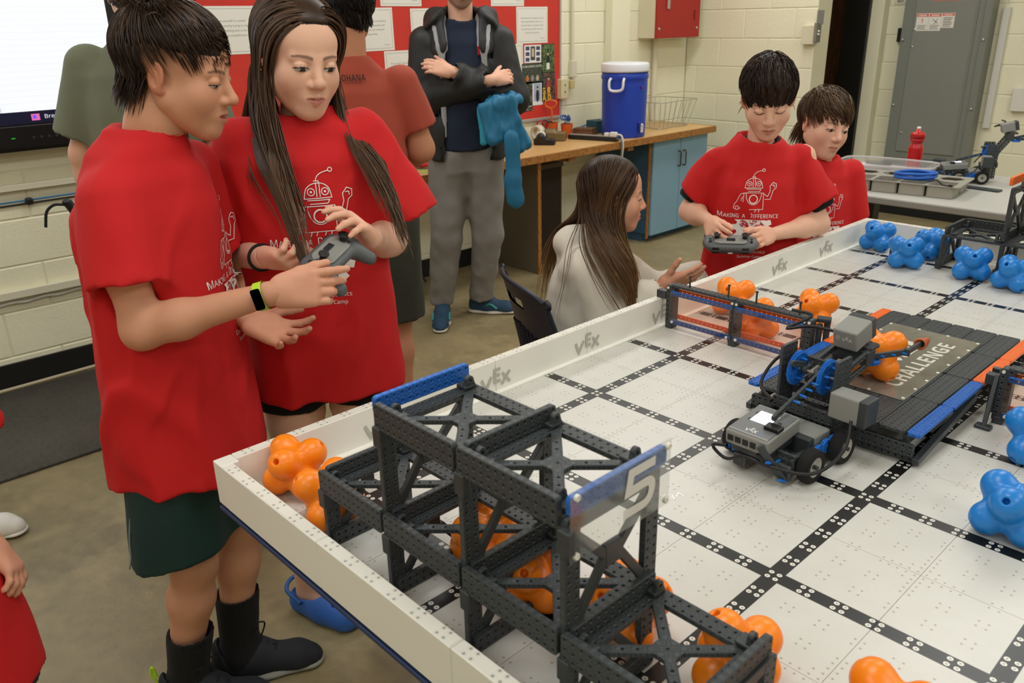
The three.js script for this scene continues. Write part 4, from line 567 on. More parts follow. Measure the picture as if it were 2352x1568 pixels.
// ---- boy in front, holding out the controller ----
{ const t = person('boy in a red robot T-shirt and dark green shorts holding out a controller', -0.60, 0.70, 2.068), sk = SKIN.tan;
  const shR = [-0.118, 1.215, 0.048], elR = [-0.148, 0.992, 0.092], wrR = [-0.061, 1.055, 0.322], shL = [0.14, 1.25, 0.02], elL = [0.17, 1.0, 0.0], wrL = [0.085, 0.935, 0.155];
  const hR = handPrims([-0.058, 1.058, 0.33], [0.42, 0.06, 0.9], [-0.8, 0.3, 0.4], -1, { curl: [0.06, 0.5, 0.62, 0.7], spread: 0.035, thumb: [0.3, 0.75, 0.12], s: 0.96 }), hL = handPrims([0.085, 0.932, 0.16], [0.02, -0.22, 0.97], [0.45, -0.85, -0.2], 1, { curl: [0.25, 0.3, 0.38, 0.45], spread: 0.3, thumb: [0.95, 0.1, -0.25], s: 0.96 });
  const hp = [0.04, 1.44, 0.115], HM = frame(hp, 0.28, 0.2, 0.02, 0.97), o = { open: 0.35, iris: 0x2a1c14, lip: 0xa84840, nose: 1.7, mouthOpen: 1, hairline: scalp(0.052, -0.05, -0.045) };
  body(t, [P.loft([[0.7, 0, 0.01, 0.13, 0.1], [0.95, 0, 0.01, 0.125, 0.09], [1.15, 0, 0.015, 0.14, 0.095], [1.28, 0, 0.02, 0.1, 0.07]], 0.03), P.cap([0, 1.27, 0.025], [0.015, 1.36, 0.07], 0.052, 0.05, 0.03), P.cap([0.015, 1.36, 0.07], [0.03, 1.42, 0.095], 0.049, 0.052, 0.03), ...limb(shR, elR, wrR, [0.04, 0.041, 0.033, 0.034, 0.0225]), P.cap(wrR, [-0.055, 1.058, 0.34], 0.0225, 0.021, 0.01), ...limb(shL, elL, wrL, [0.05, 0.043, 0.037, 0.036, 0.0225]), ...legsOf([[-0.08, 0.75, 0.01], [0.08, 0.75, 0.01]], [[-0.068, 0.40, 0.035], [0.075, 0.41, 0.05]], [[-0.085, 0.09, -0.035], [0.035, 0.09, 0.025]], 0.92)], sk,
    [hands(hR, SKIN.mid), hands(hL, SKIN.mid), headGeo(sk, 0x241812, o, hp, 0.28, 0.2, 0.02, 0.97, 0.0022)], 0.009);
  const S = new Strands(), crown = [0.01, 0.118, -0.062];
  const away = (p, u, R) => { const d = v3.sub(p, crown); return [d[0] * 1.0, d[1] - 0.03, d[2] + (p[2] > -0.03 ? 0.04 : 0)]; };
  hairCap(t, HM, 0.05, -0.12, -0.05, 0x241812, 0.009); growHair(S, { flow: p => away(p), n: 2500, where: (p, u) => scalp(0.045, -0.15, -0.05)(p[0], p[1], p[2]), dir: away, len: (p, u, R) => p[2] > 0.045 ? 0.018 + R() * 0.016 : p[2] > 0.01 ? 0.045 + R() * 0.02 : Math.abs(p[0]) > 0.05 && p[2] > -0.02 ? 0.025 + R() * 0.018 : p[1] < 0.03 ? 0.05 + R() * 0.03 : 0.062 + R() * 0.028, lift: 0.015, w: 0.0023, grav: 0.06, cols: brown, jitter: 0.08, seed: 11 });
  growHair(S, { n: 260, where: (p, u) => u[1] > 0.6 && p[2] < 0.0, dir: (p, u, R) => [u[0] + R() - 0.5, 0.9, -0.2 + (R() - 0.5)], len: (p, u, R) => 0.03 + R() * 0.03, lift: 0.03, w: 0.0021, hug: 0.25, up: 0.4, cols: brown, jitter: 0.4, seed: 12 });
  growHair(S, { n: 700, where: (p, u) => p[2] < -0.03 && p[1] < 0.02 && p[1] > -0.03, dir: (p) => [p[0] * 0.3, -1, -0.15], len: (p, u, R) => 0.055 + R() * 0.03, lift: 0.016, w: 0.0023, grav: 0.08, cols: brown, jitter: 0.12, seed: 13 });
  hairMesh(t, S, HM);
  const smp = garment(t, 'shirt', tee({ st: [[0.55, 0.0, 0.03, 0.185, 0.146], [0.68, 0, 0.028, 0.18, 0.138], [0.85, 0, 0.026, 0.168, 0.126], [1.05, 0, 0.024, 0.158, 0.116], [1.18, 0, 0.026, 0.15, 0.11], [1.25, 0, 0.03, 0.132, 0.096], [1.3, 0, 0.03, 0.105, 0.085], [1.345, 0.005, 0.04, 0.07, 0.068]], sleeves: [[[-0.118, 1.225, 0.045], [-0.15, 1.078, 0.08], 0.056, 0.073], [[0.135, 1.24, 0.02], [0.165, 1.08, 0.02], 0.062, 0.074]], hem: [0.628, 0.0], neck: [0.012, 1.375, 0.062], neckR: [0.062, 0.058, 0.07] }), mRed, 0.0075, (x, y, z) => folds(0.008, 3)(x, y, z) + wrinkle(0.009, 7, 3)(x, y, z) * (y < 1.1 ? 1 : 0.5) + Math.sin((x * 0.4 + z) * 46 + y * 7) * 0.0028 * sst(1.0, 0.65, y));
  garment(t, 'collar', [P.cutBy(P.ell([0.012, 1.338, 0.05], [0.069, 0.02, 0.074], 0.004), [0, 1.35, 0.05], [0, 1, 0.25]), P.ell([0.012, 1.345, 0.055], [0.058, 0.05, 0.062], 0.004, 1)], mRedB, 0.004);
  printPatch(smp, [0.085, 1.04, 0.1], [0, 1, 0], [0.5, 0, 0.86], 0.235, 0.3133, robotTex, 'shirt_print', t, 0.2);
  garment(t, 'shorts', [P.cap([-0.075, 0.72, 0.03], [-0.088, 0.38, 0.02], 0.09, 0.106, 0.05), P.cap([0.075, 0.72, 0.03], [0.085, 0.38, 0.03], 0.09, 0.104, 0.05), P.plane([0, 0.445, 0], [0.0, -1, 0.1]), P.cap([-0.09, 0.45, 0.015], [-0.09, 0.3, 0.015], 0.085, 0.085, 0.006, 1), P.cap([0.085, 0.45, 0.03], [0.085, 0.3, 0.03], 0.083, 0.083, 0.006, 1)], cloth(0x06302f, 0.7), 0.0065, wrinkle(0.01, 8, 9));
  mesh('side_piping', [tube([[-0.165, 0.6, -0.008], [-0.176, 0.52, -0.02], [-0.18, 0.48, -0.022], [-0.182, 0.452, -0.03]], 0.0018, 24, 6)], Mt(0x7d8a86, 0.7), t);
  const sock = cloth(0x0b0b0c, 0.95); for (const [k, a, toe, heel] of [[[-0.08, 0.225, 0.0], [-0.085, 0.06, -0.035], [-0.03, 0, 0.17], [-0.12, 0.0, -0.085]], [[0.054, 0.245, 0.035], [0.037, 0.06, 0.026], [0.128, 0, 0.2], [0.005, 0, -0.03]]]) {
    garment(t, 'sock', [P.cutBy(P.cap(v3.add(a, [0, -0.01, 0]), k, 0.044, 0.053, 0.02), [0, k[1] - 0.01, 0], [0, 1, 0]), P.cap(a, v3.mix(a, toe, 0.35), 0.042, 0.038, 0.03), P.cap(v3.add(k, [0, -0.005, 0]), v3.add(k, [0, 0.05, 0]), 0.047, 0.047, 0.003, 1)], sock, 0.005, (x, y, z) => Math.sin(Math.atan2(z - a[2], x - a[0]) * 26) * 0.0007);
    const sp = shoePrims(heel, toe, 0.05, 0.085); garment(t, 'shoe', [...sp.upper, P.cap(v3.add(a, [0, 0.0, 0]), v3.add(a, [0, 0.08, 0]), 0.046, 0.05, 0.006, 1)], cloth(0x12161f, 0.75), 0.0045); mesh('sole', [sdfMesh(sp.sole, 0.004)], Mt(0x8b8a80, 0.65), t);
    const A = sp.at; mesh('heel_loop', [tube([A(-0.02, 0.075), A(-0.055, 0.1), A(-0.035, 0.118), A(-0.005, 0.09)], 0.004, 20, 6)], Mt(0xb8e03a, 0.6), t);
    mesh('laces', [tube([A(0.36, 0.085), A(0.42, 0.13, 0.01), A(0.5, 0.125, 0.02), A(0.45, 0.085, 0.01)], 0.0022, 24, 6), tube([A(0.38, 0.085), A(0.36, 0.12, -0.015), A(0.44, 0.14, -0.03), A(0.47, 0.155, -0.035)], 0.0022, 24, 6), ...[0.42, 0.5, 0.58].map(q => tube([A(q, 0.078 - (q - 0.42) * 0.12, -0.026), A(q + 0.02, 0.092 - (q - 0.42) * 0.12, 0), A(q, 0.078 - (q - 0.42) * 0.12, 0.026)], 0.0026, 12, 6))], Mt(0x101012, 0.8), t); }
  const wc = v3.mix(elR, wrR, 0.94), wd = v3.nrm(v3.sub(wrR, elR)); mesh('watch_band', [ringBand(wc, wd, 0.0265, 0.027, 0.017, 0.0032)], Mt(0xb6dc2c, 0.55), t);
  const wn = v3.nrm(v3.sub([-0.9, 0.1, 0.35], v3.mul(wd, v3.dot([-0.9, 0.1, 0.35], wd)))), wp = v3.add(wc, wn, 0.031); const wq = new THREE.Matrix4().makeBasis(V(...v3.cross(wd, wn)), V(...wn), V(...wd)).setPosition(...wp); mesh('watch', [rb(0.04, 0.008, 0.018, 0.004).applyMatrix4(wq)], Mt(0x08080a, 0.15), t);
}
// ---- girl beside him ----
{ const t = person('girl in a red robot T-shirt with long dark brown hair looking down at the controller', -0.597, 0.322, 1.027), sk = SKIN.fair;
  const shR = [-0.14, 1.275, 0.0], elR = [-0.182, 1.03, -0.045], wrR = [-0.1, 1.06, 0.165], shL = [0.14, 1.28, 0.0], elL = [0.172, 1.05, 0.03], wrL = [0.125, 1.095, 0.2];
  const hR = handPrims([-0.098, 1.061, 0.17], [0.62, 0.1, 0.75], [-0.5, -0.6, 0.3], 1, { curl: [0.75, 0.8, 0.85, 0.9], thumb: [0.55, 0.5, 0.1], s: 0.92 }), hL = handPrims([0.123, 1.098, 0.206], [-0.35, 0.55, 0.55], [0.75, 0.1, -0.5], 1, { curl: [0.35, 0.4, 0.45, 0.5], spread: 0.2, thumb: [0.6, 0.3, 0.1], s: 0.92 });
  const hp = [0.012, 1.455, 0.035], yw = 0.42, pt = 0.2, rl = -0.06, HM = frame(hp, yw, pt, rl, 0.99), o = { open: 0.85, iris: 0x3a3a30, gaze: 0.001, lip: 0xb04a4c, jaw: 0.97, nose: 1.2, brow: 0x2a1a12, hairline: scalp(0.06, 0.3, -0.03) };
  body(t, [P.loft([[0.75, 0, 0.0, 0.13, 0.1], [1.0, 0, 0, 0.115, 0.085], [1.2, 0, 0, 0.13, 0.09], [1.31, 0, 0, 0.09, 0.06]], 0.03), P.cap([0, 1.28, 0], [0.01, 1.4, 0.02], 0.046, 0.045, 0.03), ...limb(shR, elR, wrR, [0.047, 0.043, 0.038, 0.038, 0.023]), ...limb(shL, elL, wrL, [0.047, 0.042, 0.037, 0.037, 0.023]), ...legsOf([[-0.085, 0.78, 0], [0.075, 0.78, 0]], [[-0.1, 0.42, 0.02], [0.07, 0.43, 0.0]], [[-0.115, 0.07, -0.03], [0.06, 0.07, -0.06]], 0.98), P.cap([-0.115, 0.055, -0.03], [-0.045, 0.03, 0.03], 0.032, 0.03, 0.02), P.cap([0.06, 0.055, -0.06], [0.1, 0.03, 0.03], 0.032, 0.03, 0.02)], sk, [hands(hR, sk), hands(hL, sk), headGeo(sk, 0x20140d, o, hp, yw, pt, rl, 0.99, 0.0022)], 0.009);
  mesh('earring', [xf(sph(0.0022, -0.084, -0.026, 0.0), HM)], Mt(0xd9b25a, 0.25, { metalness: 1 }), t);
  mesh('hair_tie', [tor(0.0275, 0.0035, 28, 8, 0, 0, 0).applyQuaternion(new THREE.Quaternion().setFromUnitVectors(V(0, 0, 1), V(...v3.nrm(v3.sub(wrR, elR))))).translate(...v3.mix(elR, wrR, 0.9))], Mt(0x0a0a0c, 0.8), t);
  const smp = garment(t, 'shirt', tee({ st: [[0.64, 0, 0.0, 0.185, 0.145], [0.8, 0, 0.0, 0.178, 0.142], [1.0, 0, 0.0, 0.168, 0.13], [1.15, 0, 0.0, 0.168, 0.125], [1.24, 0, 0, 0.16, 0.108], [1.3, 0, 0, 0.12, 0.08], [1.35, 0, 0, 0.07, 0.062]], sleeves: [[[-0.13, 1.275, 0], [-0.205, 1.085, -0.03], 0.06, 0.09], [[0.13, 1.28, 0], [0.2, 1.1, 0.015], 0.06, 0.088]], hem: [0.695, 0], neck: [0.005, 1.37, 0.02], neckR: [0.064, 0.05, 0.068] }), mRed, 0.0075, (x, y, z) => folds(0.008, 23)(x, y, z) + wrinkle(0.008, 7, 23)(x, y, z) + Math.sin(Math.atan2(z, x) * 7 + y * 3) * 0.0025 * sst(1.05, 0.8, y));
  printPatch(smp, [0.02, 1.08, 0.1], [0, 1, 0], [0.05, 0, 1], 0.235, 0.3133, robotTex, 'shirt_print', t, 0.2);
  garment(t, 'shorts', [P.cap([-0.08, 0.78, 0.005], [-0.092, 0.68, 0.01], 0.083, 0.088, 0.03), P.cap([0.07, 0.78, 0.005], [0.075, 0.68, 0], 0.083, 0.088, 0.03), P.plane([0, 0.652, 0], [0, -1, 0])], cloth(0x0a0a0c, 0.9), 0.008, wrinkle(0.006, 9, 4));
  for (const [heel, toe, n] of [[[-0.155, 0, -0.06], [0.012, 0, 0.095], 0], [[0.03, 0, -0.11], [0.11, 0, 0.1], 1]]) { const f = v3.nrm(v3.sub(toe, heel)), at = (q, y, s = 0) => { const p = v3.add(heel, v3.sub(toe, heel), q); return [p[0] + f[2] * s, y, p[2] - f[0] * s]; };
    const pr = [P.cap(at(0.16, 0.034), at(0.5, 0.038), 0.044, 0.046, 0.03), P.cap(at(0.5, 0.038), at(0.8, 0.034), 0.046, 0.045, 0.03), P.cap(at(0.5, 0.052), at(0.78, 0.042), 0.04, 0.042, 0.02), P.plane([0, 0.0, 0], [0, -1, 0], 0.01), P.cap(at(0.14, 0.075), at(0.42, 0.078), 0.037, 0.036, 0.006, 1)];
    for (const [q, s] of [[0.62, -0.02], [0.62, 0.02], [0.72, 0], [0.74, -0.026], [0.74, 0.026], [0.82, 0.012], [0.82, -0.012]]) pr.push(P.cap(at(q, 0.07, s), at(q, 0.1, s), 0.006, 0.006, 0.001, 1));
    garment(t, 'clog', pr, Mt(0x2b62b8, 0.55), 0.0035); mesh('clog_strap', [tube([at(0.3, 0.06, 0.048), at(0.05, 0.078, 0.04), at(-0.04, 0.082, 0), at(0.05, 0.078, -0.04), at(0.3, 0.06, -0.048)], 0.006, 40, 8), cyl(0.008, 0.008, 0.008, 14, ...at(0.3, 0.06, 0.05), Math.PI / 2)], Mt(0x245aa8, 0.55), t); }
  const S = new Strands(), part = 0.012; // long hair, parted, falling in front of both shoulders
  const inv = HM.clone().invert(), tb = V(0, 0, 0);
  const bodyPush = (p, lf) => { tb.set(...p).applyMatrix4(HM); const y = tb.y; if (y < 1.31) { const rx = y > 1.24 ? lerp(0.165, 0.09, (y - 1.24) / 0.07) : 0.172, rz = y > 1.24 ? lerp(0.115, 0.07, (y - 1.24) / 0.07) : 0.13, e = Math.hypot(tb.x / (rx + lf + 0.004), tb.z / (rz + lf + 0.004)); if (e < 1) { tb.x /= e; tb.z = tb.z / e; tb.applyMatrix4(inv); return tb.toArray(); } } return p; };
  const dark = [lin(0x3a281c), lin(0x463226), lin(0x302117), lin(0x553d2c)];
  hairCap(t, HM, 0.062, 0.3, -0.01, 0x3a281c, 0.008); growHair(S, { n: 2000, guard: 0.07, part, flow: longFlow(part, -0.02), where: (p, u) => (p[1] > 0.058 + Math.max(0, p[2]) * 0.42 && p[2] < 0.07) || (p[2] < 0.0 && p[1] > -0.02), dir: (p, u) => [(p[0] > part ? 1 : -1) * 0.8, -0.1, -0.42], len: (p, u, R) => 0.40 + R() * 0.07 + (p[0] > part ? -0.03 : 0), lift: 0.017, w: 0.003, grav: 0.24, hug: 0.9, step: 0.021, cols: dark, tip: lin(0x6e5136), wave: 0.0025, body: (p, lf) => { let q = bodyPush(p, lf); if (q[1] < -0.03 && q[2] > -0.09) { const s = q[0] > part ? 1 : -1; const tx = s > 0 ? 0.05 : -0.105; q = [lerp(q[0], clamp(q[0], tx - 0.075, tx + 0.07), 0.25), q[1], lerp(q[2], q[2] + 0.012, 0.5)]; q = bodyPush(q, lf); } if (q[1] < 0 && q[0] < -0.105) q = [lerp(q[0], -0.105, 0.5), q[1], q[2]]; return q; }, jitter: 0.04, seed: 21 });
  growHair(S, { n: 120, guard: 0.066, part, flow: longFlow(part, -0.02), where: (p, u) => p[1] > 0.09 && p[2] > 0.03 && p[0] > part, dir: () => [0.9, -0.1, -0.2], len: (p, u, R) => 0.25 + R() * 0.1, lift: 0.02, w: 0.0024, grav: 0.22, hug: 0.5, step: 0.014, cols: dark, tip: lin(0x6a4c30), wave: 0.004, body: bodyPush, jitter: 0.05, seed: 22 });
  hairMesh(t, S, HM);
}
// ---- boy with controller across the field ----
const redB = [[0.5, 0, 0, 0.17, 0.13], [0.7, 0, 0, 0.158, 0.122], [0.9, 0, 0, 0.145, 0.112], [1.0, 0, 0, 0.14, 0.105], [1.07, 0, 0, 0.128, 0.09], [1.12, 0, 0.005, 0.1, 0.075], [1.165, 0, 0.01, 0.066, 0.06]];
{ const t = person('boy with dark bangs and black undershirt steering across the field wall', -0.352, -1.198, 0.678), sk = SKIN.fair;
  const shR = [-0.135, 1.075, 0], elR = [-0.205, 0.9, -0.02], wrR = [-0.155, 0.905, 0.155], shL = [0.145, 1.085, -0.01], elL = [0.215, 0.865, 0.0], wrL = [0.04, 0.868, 0.165];
  const hp = [0.012, 1.275, 0.035], yw = -0.05, pt = 0.42, rl = 0.05, HM = frame(hp, yw, pt, rl, 0.98), o = { open: 0.1, iris: 0x20140e, lip: 0xa8403e, jaw: 0.94, hairline: scalp(0.05, -0.05, -0.04) };
  const hR = handPrims([-0.155, 0.905, 0.16], [0.1, -0.2, 0.9], [-0.8, 0.45, 0.1], -1, { curl: [0.6, 0.7, 0.75, 0.8], thumb: [0.3, 0.6, 0.4], s: 0.86 }), hL = handPrims([0.036, 0.868, 0.168], [-0.45, 0.1, 0.7], [0.7, 0.5, 0.4], 1, { curl: [0.6, 0.7, 0.75, 0.8], thumb: [0.3, 0.6, 0.4], s: 0.86 });
  body(t, [P.loft([[0.55, 0, 0, 0.12, 0.09], [0.9, 0, 0, 0.115, 0.085], [1.05, 0, 0, 0.11, 0.07], [1.12, 0, 0, 0.08, 0.055]], 0.03), P.cap([0, 1.1, 0], [0.008, 1.22, 0.018], 0.043, 0.042, 0.03), ...limb(shR, elR, wrR, [0.042, 0.036, 0.033, 0.032, 0.021]), ...limb(shL, elL, wrL, [0.042, 0.036, 0.033, 0.032, 0.021]), ...legsOf([[-0.075, 0.65, 0], [0.075, 0.65, 0]], [[-0.08, 0.36, 0.02], [0.08, 0.36, 0.02]], [[-0.085, 0.07, 0], [0.085, 0.07, 0]], 0.9), P.cap([-0.085, 0.04, 0], [-0.1, 0.03, 0.11], 0.035, 0.03), P.cap([0.085, 0.04, 0], [0.1, 0.03, 0.11], 0.035, 0.03)], sk, [hands(hR, sk), hands(hL, sk), headGeo(sk, 0x1a110c, o, hp, yw, pt, rl, 0.98)]);
  const S = new Strands(), crown = [0.015, 0.12, -0.05]; hairCap(t, HM, 0.05, -0.12, -0.05, 0x1c120c, 0.009); growHair(S, { n: 2100, where: p => scalp(0.045, -0.1, -0.05)(p[0], p[1], p[2]), dir: p => { const d = v3.sub(p, crown); return [d[0] * (p[2] > 0.01 ? 0.5 : 1), d[1] - 0.02, d[2] + (p[2] > -0.04 ? 0.06 : 0)]; }, len: (p, u, R) => p[2] > 0.0 ? 0.085 + R() * 0.03 : 0.05 + R() * 0.03, lift: 0.016, w: 0.0024, grav: 0.12, cols: [lin(0x2a1c13), lin(0x352519), lin(0x231610), lin(0x402c1f)], jitter: 0.12, seed: 31 });
  growHair(S, { n: 850, where: p => p[2] > 0.045 && p[1] > 0.05, dir: p => [p[0] * 0.6, -0.5, 0.8], len: (p, u, R) => 0.05 + R() * 0.022, lift: 0.012, w: 0.0023, grav: 0.16, cols: [lin(0x1d120c), lin(0x261811)], jitter: 0.12, seed: 32 }); hairMesh(t, S, HM);
  const sl = [[[-0.125, 1.07, 0], [-0.196, 0.955, -0.014], 0.052, 0.066], [[0.13, 1.08, -0.01], [0.208, 0.935, -0.005], 0.052, 0.068]];
  const smp = garment(t, 'shirt', tee({ st: redB, sleeves: sl, sk: 0.016, hem: [0.56, 0], neck: [0.006, 1.18, 0.022], neckR: [0.072, 0.052, 0.074] }), mRed, 0.008, (x, y, z) => wrinkle(0.009, 8, 43)(x, y, z) + folds(0.008, 43)(x, y, z));
  printPatch(smp, [-0.02, 0.915, 0.1], [0, 1, 0], [0, 0, 1], 0.225, 0.3, robotTex, 'shirt_print', t, 0.2);
  garment(t, 'under_shirt', [...sl.map(([a, b, r0, r1]) => { const d = v3.nrm(v3.sub(b, a)), e = v3.add(b, d, 0.018); return P.cutBy(P.cap(v3.add(b, d, -0.03), v3.add(e, d, 0.03), 0.046, 0.05, 0.004), e, d); }), ...sl.map(([a, b]) => { const d = v3.nrm(v3.sub(b, a)), e = v3.add(b, d, 0.018); return P.cap(v3.add(e, d, -0.012), v3.add(e, d, 0.03), 0.036, 0.038, 0.004, 1); })], cloth(0x0c0c0e, 0.9), 0.006);
  garment(t, 'under_collar', [P.cutBy(P.ell([0.006, 1.145, 0.012], [0.06, 0.025, 0.058], 0.004), [0, 1.155, 0], [0, 1, 0.2]), P.ell([0.008, 1.165, 0.022], [0.05, 0.055, 0.05], 0.004, 1)], cloth(0x0c0c0e, 0.9), 0.004);
  garment(t, 'shorts', [P.cap([-0.075, 0.62, 0], [-0.085, 0.38, 0.01], 0.1, 0.1, 0.04), P.cap([0.075, 0.62, 0], [0.085, 0.38, 0.01], 0.1, 0.1, 0.04), P.plane([0, 0.36, 0], [0, -1, 0])], cloth(0x101114, 0.85), 0.01); }
// ---- boy standing behind him ----
{ const t = person('boy with light brown hair in a red T-shirt behind the boy steering', -0.367, -1.70, 0.992), sk = SKIN.fair;
  const hp = [-0.028, 1.145, 0.02], yw = 0.1, pt = 0.12, rl = -0.16, HM = frame(hp, yw, pt, rl, 0.97), o = { open: 0.8, iris: 0x2c2018, lip: 0xb05a54, brow: 0x4a3524, hairline: scalp(0.05, -0.05, -0.04) };
  const shR = [-0.15, 0.95, 0], shL = [0.1, 0.96, 0.01], elL = [0.128, 0.73, 0.02], wrL = [0.09, 0.6, 0.15], elR = [-0.19, 0.73, 0], wrR = [-0.15, 0.6, 0.14];
  body(t, [P.cap([-0.02, 0.96, 0], [-0.025, 1.09, 0.01], 0.042, 0.042, 0.03), P.loft([[0.5, -0.02, 0, 0.11, 0.085], [0.85, -0.02, 0, 0.11, 0.08], [0.98, -0.02, 0, 0.08, 0.055]], 0.03), ...limb(shR, elR, wrR, [0.042, 0.037, 0.033, 0.032, 0.021]), ...limb(shL, elL, wrL, [0.042, 0.037, 0.033, 0.032, 0.021]), ...legsOf([[-0.09, 0.56, 0], [0.05, 0.56, 0]], [[-0.09, 0.3, 0.02], [0.05, 0.3, 0.02]], [[-0.09, 0.06, 0], [0.05, 0.06, 0]], 0.85), P.cap([-0.09, 0.035, 0], [-0.1, 0.03, 0.1], 0.034, 0.03), P.cap([0.05, 0.035, 0], [0.06, 0.03, 0.1], 0.034, 0.03)], sk, [headGeo(sk, 0x4a3524, o, hp, yw, pt, rl, 0.97), hands([...handPrims(wrL, [0, -0.4, 0.8], [0.6, 0.5, 0], 1, { s: 0.82 }), ...handPrims(wrR, [0, -0.4, 0.8], [-0.6, 0.5, 0], -1, { s: 0.82 })], sk)], 0.009);
  const S = new Strands(), cr = [-0.02, 0.12, -0.05], cl = [lin(0x4b3624), lin(0x5c4530), lin(0x3f2c1d), lin(0x6a5138)]; hairCap(t, HM, 0.05, -0.12, -0.05, 0x4a3524, 0.009); growHair(S, { n: 1800, where: p => scalp(0.045, -0.1, -0.05)(p[0], p[1], p[2]), dir: p => { const d = v3.sub(p, cr); return [d[0] + (p[2] > 0 ? 0.06 : 0), d[1] - 0.02, d[2] + 0.03]; }, len: (p, u, R) => p[2] > 0.03 ? 0.055 + R() * 0.02 : 0.07 + R() * 0.035, lift: 0.017, w: 0.0024, grav: 0.13, cols: cl, jitter: 0.12, seed: 41 });
  growHair(S, { n: 500, where: p => p[2] > 0.03 && p[1] > 0.06, dir: () => [0.7, -0.25, 0.4], len: (p, u, R) => 0.06 + R() * 0.02, lift: 0.016, w: 0.0024, grav: 0.1, cols: cl, jitter: 0.1, seed: 42 }); hairMesh(t, S, HM);
  const smp = garment(t, 'shirt', tee({ st: [[0.44, -0.02, 0, 0.16, 0.125], [0.7, -0.02, 0, 0.142, 0.115], [0.87, -0.02, 0, 0.132, 0.102], [0.95, -0.02, 0, 0.12, 0.086], [1.0, -0.02, 0.005, 0.09, 0.07], [1.04, -0.02, 0.01, 0.062, 0.056]], sk: 0.018, sleeves: [[shR, [-0.195, 0.8, 0], 0.054, 0.066], [shL, [0.135, 0.79, 0.015], 0.053, 0.064]], hem: [0.48, 0], neck: [-0.02, 1.055, 0.02], neckR: [0.058, 0.045, 0.06] }), mRedB, 0.0085, wrinkle(0.009, 8, 53));
  printPatch(smp, [-0.03, 0.80, 0.1], [0, 1, 0], [0, 0, 1], 0.215, 0.2867, robotTex, 'shirt_print', t, 0.2);
  garment(t, 'shorts', [P.cap([-0.09, 0.52, 0], [-0.09, 0.33, 0.01], 0.09, 0.09, 0.04), P.cap([0.05, 0.52, 0], [0.05, 0.33, 0.01], 0.09, 0.09, 0.04), P.plane([0, 0.31, 0], [0, -1, 0])], cloth(0x101216, 0.85), 0.01); }
